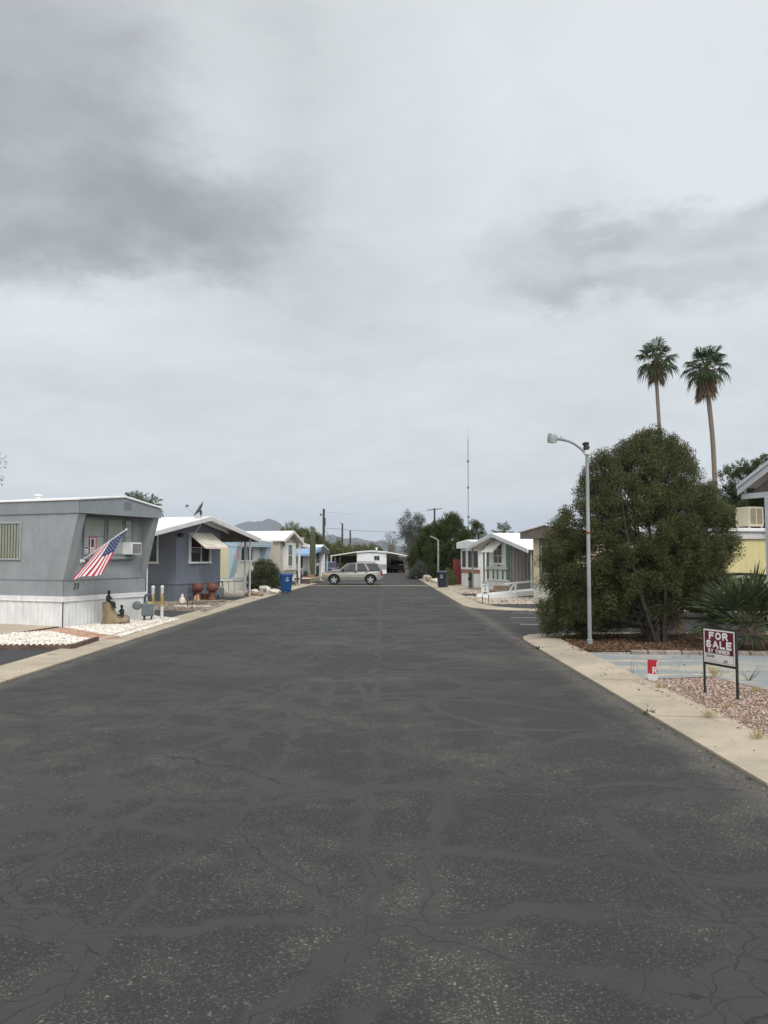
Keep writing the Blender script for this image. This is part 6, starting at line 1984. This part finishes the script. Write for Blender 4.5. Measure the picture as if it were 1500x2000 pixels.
root = thing('brick_steps', 'low tan block steps in front of the green trimmed home', 'steps', at(975, 1159), R(-70))
mb = MB(); mb.box(-.55, .55, -.4, .3, 0, .2); mb.build('lower_step', pm('tan_block', (.28, .21, .15), .9, .25, 4, .5, 20), root, bevel=.012)
mb = MB(); mb.box(-.5, .5, -.1, .32, .2, .42); mb.build('upper_step', pm('tan_block', (1, 1, 1)), root, bevel=.012)
root = thing('carved_post', 'short carved wooden post with a dark owl shaped top', 'carved post', at(919.5, 1149.5))
MB().lathe([(.16, 0), (.17, .1), (.15, .45), (.17, .5)], 12, ribs=3, amp=.06).build('log', pm('log_grey', (.20, .165, .13), .9, .3, 6, .6, 20), root, smooth=True)
MB().lathe([(.15, .5), (.18, .58), (.16, .72), (.10, .76), (.15, .84), (.15, .94), (.08, 1.02), (.0, 1.03)], 14).prism([(-.16, -.04, .9), (-.10, -.04, 1.1), (-.04, -.04, .98)], (0, .05, 0)).build('owl', pm('dark_wood', (.07, .045, .038), .8, .3, 6, .6, 20), root, smooth=True)
o = thing('number_board', 'small pinkish board marked 41N lying in the white gravel', 'number board', at(985, 1178.5), R(2))
MB().box(-.28, .28, -.02, .03, .0, .17).build('board', pm('pink_block', (.52, .45, .38), .85, .2, 5), o, bevel=.008)
mb = MB(); text_mb(mb, '41N', .18, Fr((0, -.02), (1, 0)), 0, .085, .002, .006); mb.build('lettering', M_BROWN, o)

root = thing('red_gate', 'tall dark red board gate standing beside the screened porch', 'gate', at(885, 1142), R(-22))
Fg = Fr((0, 0), (1, 0)); mb = MB(); wdt = 1.02
for k in range(6):
    h_ = 1.80 + random.uniform(-.03, .03); x0 = k * .17
    mb.fpoly(Fg, [(x0 + .004, .03), (x0 + .166, .03), (x0 + .166, h_ - .03), (x0 + .13, h_), (x0 + .04, h_), (x0 + .004, h_ - .03)], .0, .022)
mb.build('boards', pm('barn_red', (.165, .028, .03), .75, .2, 2, .3, 20, stretch=(3, 3, .4)), root)
mb = MB()
for z in (.35, 1.45): mb.fbox(Fg, .0, wdt, z, z + .09, -.03, .0)
mb.build('rails', pm('barn_red', (1, 1, 1)), root)
MB().fbox(Fg, .50, .56, 1.28, 1.52, .022, .05).lathe([(.05, 0), (.07, .06), (.0, .12)], 8, Fg.p(.53, 1.24, .05)).build('latch', M_BLACK, root)
post(root, wdt + .03, .02, 0, 1.95, .05, M_WHITE, 'gate_post')

# stucco pillar behind the big tree
o = thing('stucco_pillar', 'short tan stucco pillar behind the big juniper', 'pillar', at(1321, 1240) + Vector((.2, .6, 0)))
MB().box(-.16, .16, -.16, .16, 0, .78).build('shaft', pm('stucco_tan', (.34, .25, .17), .9, .15, 4, .5, 30), o, bevel=.01)
MB().box(-.19, .19, -.19, .19, .78, .84).build('cap', pm('stucco_tan', (1, 1, 1)), o, bevel=.01)

# ------------------------------------------------------------------ cactus corner on the left
M_SAG = pm('saguaro_skin', (.078, .083, .048), .75, .2, 4, .4, 30)
Yc = 67.5
cx_ = side(610.5, 1110, Yc)
root = thing('saguaro_cactus', 'tall ribbed saguaro column rising from a tan pot', 'cactus', (cx_, Yc, .05))
hs = high(1033, Yc)
MB().lathe([(.17, .0), (.2, .6), (.225, 1.6), (.235, 2.8), (.21, hs - .5), (.15, hs - .15), (.05, hs - .02), (.0, hs)], 48, ribs=14, amp=.08).build('stem', M_SAG, root, smooth=True)
o = MB().lathe([(.30, 0), (.36, .1), (.42, .42), (.44, .5), (.38, .5), (.36, .42), (.0, .4)], 22).build('clay_pot', pm('tan_pot', (.36, .25, .12), .8, .2, 5), None, smooth=True); o.location = (cx_, Yc, .06)
tag(o, 'wide tan pot round the foot of the saguaro', 'pot')
c2 = Vector((side(620, 1120, Yc - .6), Yc - .6, .05))
root = thing('column_cactus', 'short dark column cactus just right of the saguaro', 'cactus', c2)
MB().lathe([(.1, 0), (.13, .5), (.14, .95), (.10, 1.2), (.0, 1.26)], 32, ribs=9, amp=.1).build('stem', pm('dark_cactus', (.028, .032, .022), .8, .2, 5), root, smooth=True)
c3 = Vector((side(598, 1122, 64.5), 64.5, .05))
root = thing('aloe_plant', 'spiky grey green aloe in a red pot beside the saguaro', 'potted plant', c3)
MB().lathe([(.18, 0), (.25, .35), (.27, .42), (.0, .4)], 18).build('pot', M_CLAY, root, smooth=True)
V = []
for i in range(46):
    a = random.uniform(0, 6.28); el = random.uniform(.2, 1.45); L_ = random.uniform(.5, .85)
    dd = Vector((math.cos(a) * math.cos(el), math.sin(a) * math.cos(el), math.sin(el))); s_ = dd.cross(Vector((0, 0, 1))).normalized() * .045
    b_ = Vector((0, 0, .4)); m_ = b_ + dd * L_ * .4
    V += [b_, m_ + s_, b_ + dd * L_, m_ - s_]
np_mesh('leaves', np.array([tuple(v) for v in V]), 4, leaf_mat('aloe_leaf', [(.10, .13, .10), (.17, .20, .16), (.28, .31, .25)], .5, .1), root)
root = thing('planter_box', 'dark wooden planter bench with a white top edge by the left kerb', 'planter', Vector((side(597, 1135, 58.5) , 58.5, .05)), R(15))
MB().box(-.3, .3, -.25, .25, .0, .38).build('box', M_DKBROWN, root, bevel=.01)
MB().box(-.33, .33, -.28, -.2, .38, .44).build('front_rail', M_WHITE, root)
MB().box(-.26, .26, -.18, .22, .38, .52).build('brick_top', M_LBRICK, root)
mb = MB(); q0, q1 = Vector((side(603, 1136, 60.5), 60.5, .05)), Vector((side(622, 1128, 66.5), 66.5, .05))
mb.bar(q0 + Vector((0, 0, .16)), q1 + Vector((0, 0, .16)), .25, .34)
tag(mb.build('garden_wall', pm('sand_block', (.30, .25, .17), .9, .25, 3, .5, 20), None, bevel=.02), 'low sand coloured block wall in front of the saguaro pot', 'low wall')
for k, px in enumerate((577, 583)):
    root = thing('garden_light', ['left', 'right'][k] + ' of the two black path lights beside the blue bin', 'garden light', Vector((side(px, 1140, 54 + k), 54 + k, .05)), 0, 'path lights')
    MB().tube([(0, 0, -.05), (0, 0, .42)], .018, 6).build('stake', M_BLACK, root)
    MB().lathe([(.03, .40), (.06, .46), (.11, .5), (.0, .54)], 12).build('lamp_head', M_BLACK, root)
o = MB().lathe([(.14, 0), (.17, .08), (.15, .2), (.08, .26), (.0, .28)], 12).build('dark_pot', M_DKBROWN, None, smooth=True); o.location = Vector((side(573, 1135, 57), 57, .05)); tag(o, 'round dark pot against the white skirting behind the blue bin', 'pot')
root = thing('garden_bench', 'small dark bench on the porch beside the beige home', 'bench', Vector((side(588, 1125, 66), 66, .05)), R(70))
MB().box(-.5, .5, -.2, .2, .36, .42).build('seat', M_DKBROWN, root)
MB().box(-.5, .5, .18, .22, .5, .85).build('backrest', M_DKBROWN, root)
for x in (-.42, .42): MB().box(x - .03, x + .03, -.18, .2, 0, .5).build('leg', M_DKBROWN, root)

# ------------------------------------------------------------------ vehicles
M_TYRE = pm('tyre', (.014, .014, .014), .8, .2, 6)
M_RIM = pm('alloy', (.48, .48, .48), .3, .05, 6, metal=.7)
M_LAMP = pm('amber_lamp', (.50, .33, .16), .25, .1, 8)
M_RLAMP = pm('red_lamp', (.30, .015, .02), .25, .1, 8)


def car_paint(name, c, rough=.32, metal=.35):
    m = pm(name, c, rough, .03, 2, metal=metal, spec=.5)
    p = m.node_tree.nodes['Principled BSDF']; p.inputs['Coat Weight'].default_value = .4; p.inputs['Coat Roughness'].default_value = .08
    return m


def vehicle(name, label, loc, rz, S_, paint, lower=None, glass=None, seats=True, cat='car'):
    """side outline in (x, z), front at x = 0; length runs along +x, y across"""
    root = thing(name, label, cat, loc, rz)
    Wd = S_['w'] / 2; L = S_['len']; ox = -L / 2
    # lower body with wheel openings: lofted panels so the flanks curve in towards roof and sill
    arch = []
    for cxw in S_['wheels']:
        arch.append([(cxw + S_['arch'] * math.cos(a), S_['axle'] + S_['arch'] * math.sin(a)) for a in np.linspace(math.pi, 0, 13) if S_['axle'] + S_['arch'] * math.sin(a) >= S_['sill'] - 1e-6])
    outline = list(S_['body_top'])                      # nose over bonnet, belt line, to the tail
    under = []
    for a_ in arch[::-1]:
        under += [(a_[-1][0], S_['sill'])] + a_[::-1] + [(a_[0][0], S_['sill'])]
    poly_ = outline + under
    zb = S_['belt']
    def yw(x, z):
        t = max(0, (z - .55) / max(.2, zb - .55)); q = max(0, (.55 - z) / .35)
        nose = max(0, .35 - x) / .35; tail = max(0, x - (L - .3)) / .3
        return Wd - .07 * t * t - .06 * q * q - .13 * nose ** 2 - .07 * tail ** 2
    mb = MB(); n = len(poly_)
    mb.v = [(ox + x, -yw(x, z), z) for x, z in poly_] + [(ox + x, yw(x, z), z) for x, z in poly_]
    mb.f = [tuple(range(n)), tuple(range(2 * n - 1, n - 1, -1))] + [(i, n + i, n + (i + 1) % n, (i + 1) % n) for i in range(n)]
    mb.mi = [0] * len(mb.f)
    body = mb.build('body', paint, root, bevel=.035)
    if lower:
        mb = MB()
        xs = [0.0] + [S_['wheels'][0] - S_['arch'] - .02, S_['wheels'][0] + S_['arch'] + .02, S_['wheels'][1] - S_['arch'] - .02, S_['wheels'][1] + S_['arch'] + .02, L]
        for x0, x1 in ((xs[2], xs[3]),):
            for s_ in (-1, 1):
                y = s_ * (yw(1.5, .4) + .004); mb.box(ox + x0, ox + x1, min(y, y + s_ * .018), max(y, y + s_ * .018), S_['sill'] + .01, S_['sill'] + .27)
        mb.build('cladding', lower, root, bevel=.01)
    # cabin: roof, pillars, glass
    cb, ct = S_['cab_bottom'], S_['cab_top']           # x positions at belt and at roof, same count, front to rear
    zr = S_['roof_z']; yt = Wd - .23; yb = Wd - .07
    mb = MB(); rp = S_['roof_line']
    mb.v = [(ox + x, -yt - (.0 if 0 < i < len(rp) - 1 else 0), z) for i, (x, z) in enumerate(rp)] + [(ox + x, yt, z) for x, z in rp]
    k = len(rp); mb.f = [(i, i + 1, k + i + 1, k + i) for i in range(k - 1)]; mb.mi = [0] * (k - 1)
    rf = mb.build('roof', paint, root); md = rf.modifiers.new('thick', 'SOLIDIFY'); md.thickness = .05; md.offset = -1
    zb_ = zb - .02
    m_ = len(cb)
    for s_ in (-1, 1):
        mb = MB()
        for i in range(m_):
            p_ = Vector((ox + cb[i], s_ * yb, zb_)); q_ = Vector((ox + ct[i], s_ * yt, zr[i] - .01))
            mb.bar(p_, q_, S_['pil'][i], .05, (0, 1, 0))
        for i in range(m_ - 1):
            mb.bar((ox + ct[i], s_ * (yt + .0), zr[i] - .02), (ox + ct[i + 1], s_ * yt, zr[i + 1] - .02), .05, .06)
        mb.build('pillars', paint, root)
    gl = glass or M_GLASST
    for s_ in (-1, 1):
        for i in range(m_ - 1):
            h = S_['pil'][i] * .3
            P_ = [Vector((ox + cb[i], s_ * yb, zb_)), Vector((ox + cb[i + 1], s_ * yb, zb_)), Vector((ox + ct[i + 1], s_ * yt, zr[i + 1] - .03)), Vector((ox + ct[i], s_ * yt, zr[i] - .03))]
            MB().prism(P_, (0, s_ * -.006, 0)).build('side_window', gl, root)
    for i, nm in ((0, 'windscreen'), (m_ - 1, 'rear_window')):
        P_ = [Vector((ox + cb[i], -yb, zb_)), Vector((ox + cb[i], yb, zb_)), Vector((ox + ct[i], yt, zr[i] - .02)), Vector((ox + ct[i], -yt, zr[i] - .02))]
        MB().prism(P_, (.006, 0, 0)).build(nm, gl, root)
    # trim along the belt, handles, lamps, bumpers
    mb = MB()
    for s_ in (-1, 1):
        mb.bar((ox + cb[0] + .1, s_ * (yb + .012), zb), (ox + cb[-1] - .05, s_ * (yb + .012), zb), .02, .025)
    mb.build('belt_trim', S_.get('belt_mat', M_BLACK), root)
    for hx in S_['handles']:
        for s_ in (-1, 1):
            MB().box(ox + hx - .08, ox + hx + .08, min(s_ * (Wd - .06), s_ * (Wd - .01)), max(s_ * (Wd - .06), s_ * (Wd - .01)), zb - .16, zb - .11).build('door_handle', S_.get('handle_mat', M_BLACK), root, bevel=.008)
    mb = MB()
    for dx_ in S_['door_gaps']:
        for s_ in (-1, 1):
            mb.bar((ox + dx_, s_ * (yw(dx_, .5) + .001), S_['sill'] + .12), (ox + dx_, s_ * (yw(dx_, zb) + .001), zb - .01), .012, .012)
    mb.build('door_gaps', M_BLACK, root)
    for s_ in (-1, 1):
        x0, x1, z0, z1 = S_['headlight']; y = Wd - .30
        MB().box(ox + x0, ox + x1, min(s_ * y, s_ * (Wd - .045)), max(s_ * y, s_ * (Wd - .045)), z0, z1).build('headlight', M_LAMP, root, bevel=.02)
        x0, x1, z0, z1 = S_['taillight']
        MB().box(ox + x0, ox + x1, min(s_ * (Wd - .28), s_ * (Wd - .035)), max(s_ * (Wd - .28), s_ * (Wd - .035)), z0, z1).build('taillight', M_RLAMP, root, bevel=.02)
        MB().box(ox + cb[0] + .22, ox + cb[0] + .38, min(s_ * (Wd - .02), s_ * (Wd + .14)), max(s_ * (Wd - .02), s_ * (Wd + .14)), zb, zb + .12).build('mirror', M_BLACK, root, bevel=.03)
    for x0, x1, z0, z1, nm in S_['bumpers']:
        mb = MB(); mb.box(ox + x0, ox + x1, -Wd + .05, Wd - .05, z0, z1); mb.build(nm, lower or paint, root, bevel=.04)
    MB().box(ox + .02, ox + .10, -Wd + .33, Wd - .33, S_['headlight'][2] - .03, S_['headlight'][3]).build('grille', M_BLACK, root, bevel=.01)
    mb = MB(); mb.box(ox + L - .02, ox + L + .005, -.26, .26, S_.get('plate_z', .8), S_.get('plate_z', .8) + .15); mb.build('number_plate', M_FWHITE, root)
    MB().box(ox + .5, ox + L - .4, -Wd + .25, Wd - .25, S_['sill'] - .02, S_['sill'] + .42).build('underbody', M_DARK, root)
    for wx in S_['wheels']:
        for s_ in (-1, 1):
            r_ = S_['r']; y = s_ * (Wd - .13)
            wh = MB().lathe([(r_ * .62, -.11), (r_ * .92, -.11), (r_, -.07), (r_, .07), (r_ * .92, .11), (r_ * .62, .11)], 28, (ox + wx, y, r_), 'y').build('wheel', M_TYRE, root, smooth=True)
            mb = MB(); yo = y + s_ * .10
            mb.lathe([(r_ * .64, s_ * -.02), (r_ * .64, s_ * .012), (r_ * .54, s_ * .0), (r_ * .54, s_ * -.02)], 28, (ox + wx, yo, r_), 'y')
            for k in range(5):
                a = k * 2 * math.pi / 5 + .3
                mb.bar((ox + wx, yo, r_), (ox + wx + math.cos(a) * r_ * .6, yo, r_ + math.sin(a) * r_ * .6), .09, .03, (0, 1, 0))
            mb.lathe([(r_ * .18, -.02), (r_ * .18, .02)], 14, (ox + wx, yo, r_), 'y')
            mb.build('rim', M_RIM, wh)
            MB().lathe([(r_ * .6, -.015), (r_ * .6, -.01)], 20, (ox + wx, y + s_ * .055, r_), 'y').build('brake_disc', M_BLACK, wh)
    if seats:
        for sx_ in S_['seats']:
            for s_ in (-.36, .36):
                mb = MB(); mb.box(ox + sx_, ox + sx_ + .16, s_ - .24, s_ + .24, .5, zb + .12); mb.box(ox + sx_ + .03, ox + sx_ + .12, s_ - .13, s_ + .13, zb + .14, zb + .32); mb.build('seat', M_CHAR, root, bevel=.04)
    if S_.get('rack'):
        mb = MB()
        for s_ in (-.55, .55):
            mb.tube([(ox + S_['rack'][0], s_, S_['rack'][2] - .06), (ox + S_['rack'][0] + .1, s_, S_['rack'][2]), (ox + S_['rack'][1] - .1, s_, S_['rack'][2] - .01), (ox + S_['rack'][1], s_, S_['rack'][2] - .08)], .022, 6)
        for x in (S_['rack'][0] + .5, S_['rack'][1] - .5): mb.bar((ox + x, -.55, S_['rack'][2]), (ox + x, .55, S_['rack'][2]), .03)
        mb.build('roof_rack', M_BLACK, root)
    return root


SUV = dict(w=1.72, len=4.46, wheels=(.90, 3.54), axle=.36, r=.365, arch=.43, sill=.30, belt=1.03,
           body_top=[(.04, .40), (.0, .60), (.05, .82), (.16, .90), (.34, .95), (.8, 1.05), (1.17, 1.10), (1.35, 1.03), (2.4, 1.035), (4.33, 1.04), (4.40, .80), (4.43, .62), (4.42, .38)],
           cab_bottom=(1.27, 1.62, 2.53, 3.42, 4.36), cab_top=(1.86, 2.02, 2.51, 3.13, 4.05), roof_z=(1.53, 1.55, 1.57, 1.57, 1.535), pil=(.075, .03, .10, .13, .09),
           roof_line=[(1.80, 1.51), (1.98, 1.56), (2.4, 1.59), (3.2, 1.59), (3.85, 1.57), (4.08, 1.53)], handles=(2.43, 3.24), door_gaps=(1.5, 2.52, 3.36), headlight=(.10, .42, .66, .86), taillight=(4.28, 4.41, .66, 1.0),
           bumpers=[(-.02, .40, .42, .62, 'front_bumper'), (4.1, 4.46, .40, .64, 'rear_bumper')], seats=(2.1, 3.0), rack=(2.35, 3.85, 1.66), plate_z=.75)
PAINT = car_paint('pewter_paint', (.235, .222, .196))
CLAD = car_paint('taupe_cladding', (.17, .152, .132), .45, .2)
Ys = 58.4
vehicle('parked_car', 'pewter off roader stopped across the lane', ((side(628, 1142, Ys - .9) + side(748, 1142, Ys - .9)) / 2, Ys, 0.006), 0, SUV, PAINT, CLAD, M_GLASST)

BACK = dict(SUV, w=1.85)
vehicle('parked_car', 'dark off roader seen from behind under the right carport', (side(776, 1115, 100) , 101.6, .03), R(-90) + math.pi, BACK, car_paint('black_paint', (.02, .02, .024)), None, M_GLASST)
SEDAN = dict(w=1.82, len=4.75, wheels=(.92, 3.72), axle=.33, r=.33, arch=.39, sill=.24, belt=.96,
             body_top=[(.05, .36), (.0, .52), (.08, .68), (.3, .76), (.9, .88), (1.35, .95), (1.5, .95), (3.6, .97), (4.2, .99), (4.68, .96), (4.75, .75), (4.72, .40)],
             cab_bottom=(1.22, 1.75, 2.72, 3.62, 4.12), cab_top=(2.0, 2.12, 2.70, 3.30, 3.50), roof_z=(1.40, 1.42, 1.455, 1.42, 1.38), pil=(.06, .02, .06, .06, .07),
             roof_line=[(1.92, 1.37), (2.1, 1.425), (2.5, 1.465), (2.9, 1.47), (3.3, 1.44), (3.56, 1.38)], handles=(2.6, 3.5), door_gaps=(1.65, 2.7, 3.55), headlight=(.12, .5, .62, .74), taillight=(4.5, 4.72, .72, .9),
             bumpers=[(-.02, .3, .28, .52, 'front_bumper'), (4.5, 4.78, .30, .56, 'rear_bumper')], seats=(2.35, 3.25), belt_mat=M_ALU, handle_mat=M_ALU)
vehicle('parked_car', 'dark grey sedan parked behind the low fan palm', (side(1462, 1130, 26.2) + .1, 26.6, .05), math.pi, SEDAN, car_paint('dark_grey_paint', (.035, .038, .045)), None, M_GLASSC)
vehicle('parked_car', 'blue and white car half hidden behind the white home and the off roader', (side(642, 1110, 84.5), 84.5, .03), R(86), SEDAN, car_paint('blue_paint', (.02, .035, .14)), M_FWHITE, M_GLASST)

# small camper behind the right carport
root = thing('camper', 'cream camper with a dark window seen through the right carport', 'camper', (side(765, 1100, 101), 103.2, .03))
MB().prism([(-.95, -1, .5), (1.0, -1, .5), (1.05, -1, 1.5), (.9, -1, 2.35), (-.85, -1, 2.35), (-1.0, -1, 1.5)], (0, 2, 0)).build('body', M_OFFW, root, bevel=.06)
window(root, Fr((0, -1), (1, 0)), -.1, .75, 1.35, 1.95, .0, M_ALU, M_GLASS, fw=.04)
for x in (-.5, .5): MB().lathe([(.1, -.08), (.3, -.08), (.3, .08), (.1, .08)], 18, (x, -.8, .3), 'y').build('wheel', M_TYRE, root)

# ------------------------------------------------------------------ poles, wires, mast
M_POLE = pm('creosote_pole', (.055, .042, .036), .9, .3, 5)
UP = 'dark utility poles beyond the end home'
def utility_pole(px, Y, ytop, r_, label, xarm=False):
    root = thing('utility_pole', label, 'utility pole', (side(px, 1080, Y), Y, .02), 0, UP)
    z = high(ytop, Y)
    MB().tube([(0, 0, -.2), (0, 0, z)], [r_ * 1.2, r_ * .85], 10).build('pole', M_POLE, root, smooth=True)
    if xarm:
        MB().bar((-1.4, 0, z - .35), (1.4, 0, z - .05), .1, .12).build('crossarm', M_POLE, root)
        for x in (-1.2, -.4, .5, 1.2): MB().lathe([(.05, 0), (.07, .1), (.03, .2)], 8, (x, 0, z - .2 + x * .1)).build('insulator', M_ALU, root)
    return root, z
u1, z1 = utility_pole(632, 120, 994, .19, 'tallest dark utility pole behind the saguaro')
MB().bar((0, 0, z1 - .85), (-.42, 0, z1 - .8), .05).lathe([(.12, -.2), (.15, 0), (.05, .14)], 10, (-.45, 0, z1 - .85)).build('yard_light', M_CHAR, u1)
MB().box(.1, .3, -.12, .12, z1 - 2.6, z1 - 1.4).build('equipment_box', M_CHAR, u1)
u2, z2_ = utility_pole(668.5, 128, 1022, .15, 'middle utility pole between the saguaro and the end home')
MB().lathe([(.1, -.12), (.13, 0), (.04, .1)], 8, (-.35, 0, z2_ + .1)).bar((0, 0, z2_ - .1), (-.35, 0, z2_), .04).build('yard_light', M_ALU, u2)
u3, z3 = utility_pole(684, 138, 1036, .15, 'shortest utility pole above the left carport')
u4, z4 = utility_pole(849, 150, 993, .20, 'utility pole with a crossarm behind the tallest dark juniper', True)
M_WIRE = pm('wire', (.05, .05, .055), .6)
def wire(a, b, sag, label, r_=.022):
    a, b = Vector(a), Vector(b)
    pts = [a.lerp(b, t_) + Vector((0, 0, -4 * sag * t_ * (1 - t_))) for t_ in np.linspace(0, 1, 18)]
    tag(MB().tube(pts, r_, 4).build('wire', M_WIRE), label, 'wire', 'overhead wires')
P1 = u1.location
wire((P1.x, P1.y, high(1031, 120)), pix(800, 1040, 150), .15, 'long overhead wire from the tallest pole across to the grey green tree', .035)
wire((P1.x, P1.y, high(999, 120)), pix(700, 1004, 160), .1, 'upper thin wire leaving the top of the tallest pole', .02)
wire((P1.x, P1.y, high(1032, 120)), pix(650, 1056, 128), .0, 'slanting guy wire below the tallest pole', .03)
wire((u3.location.x, u3.location.y, high(1058, 138)), pix(760, 1061, 150), .1, 'lowest wire above the roof of the end home', .022)
wire(pix(780, 1002, 150), pix(849, 995, 150), .2, 'thin wire reaching the crossarm pole', .016)

root = thing('radio_mast', 'very tall thin lattice radio mast on the right of the lane', 'radio mast', (side(915, 1040, 300), 300, 0))
H_ = high(838, 300)
mb = MB(); leg = [(.2 * math.cos(a), .2 * math.sin(a)) for a in (.5, 2.6, 4.7)]
for x, y in leg: mb.bar((x, y, 0), (x, y, H_ * .93), .06)
z = 0
while z < H_ * .92:
    for i in range(3):
        (xa, ya), (xb, yb_) = leg[i], leg[(i + 1) % 3]
        mb.bar((xa, ya, z), (xb, yb_, z + .5), .03)
    z += .5
mb.build('lattice', pm('mast_grey', (.16, .15, .16), .6), root)
MB().tube([(0, 0, H_ * .93), (0, 0, H_)], .06, 6).build('tip', M_ALU, root)
for f_ in (.33, .55, .75):
    MB().box(-.35, .35, -.35, .35, H_ * f_, H_ * f_ + .6).build('guy_collar', M_CHAR, root)

# ------------------------------------------------------------------ dead leaves and grit blown over the right kerb and the blue drive
dp = np.concatenate([scatter([(3.45, 6.5), (4.25, 6.5), (4.25, 19), (3.45, 19)], 5, .075), scatter([(4.3, 13.6), (9, 12.2), (10, 16.2), (4.3, 17.2)], 5, .062), scatter([(3.15, 6), (3.42, 6), (3.42, 20), (3.15, 20)], 40, .008), scatter([(-6.12, 12), (-5.85, 12), (-5.85, 34), (-6.12, 34)], 14, .008), scatter([(-6.9, 12.5), (-6.25, 12.5), (-6.25, 22), (-6.9, 22)], 4, .06)])
dp[:, 2] += .004
db = np_mesh('leaf_debris', leaf_quads(dp, unit(rng.normal(size=(len(dp), 3)) * (1, 1, .12)), .042, .020), 4, bpy.data.materials['dry_leaf'])
db['kind'] = 'stuff'; db['label'] = 'scattered dead leaves and grit along the kerbs and blue drive'
for k, (px, py, lab) in enumerate([(1268, 1396, 'small dark weed growing from the kerb joint below the sale sign'), (1048, 1268, 'tiny weed at the road edge near the rounded kerb corner')]):
    b = at(px, py, .0); n = 26
    D = unit(rng.normal(size=(n, 3)) * (.7, .7, .2) + (0, 0, .8))
    o = np_mesh('kerb_weed', leaf_quads(np.zeros((n, 3)) + rng.normal(size=(n, 3)) * (.03, .03, 0), D, .09, .022), 4, M_BUSH)
    o.location = b; tag(o, lab, 'weed')
# ------------------------------------------------------------------ HAZE: the air between here and the mountains
hz_m = bpy.data.materials.new('haze_air'); hz_m.use_nodes = True
t = NT(hz_m.node_tree); hz_m.node_tree.nodes.clear()
vol = t.n('ShaderNodeVolumePrincipled', {'Color': (.76, .84, .98, 1), 'Density': 5.5e-5, 'Anisotropy': .0})
o_ = t.n('ShaderNodeOutputMaterial'); t.link(vol.outputs[0], o_.inputs['Volume'])
hz_o = MB().box(-15000, 15000, -3500, 14500, -12.0, 620).build('haze', hz_m)
hz_o['kind'] = 'stuff'
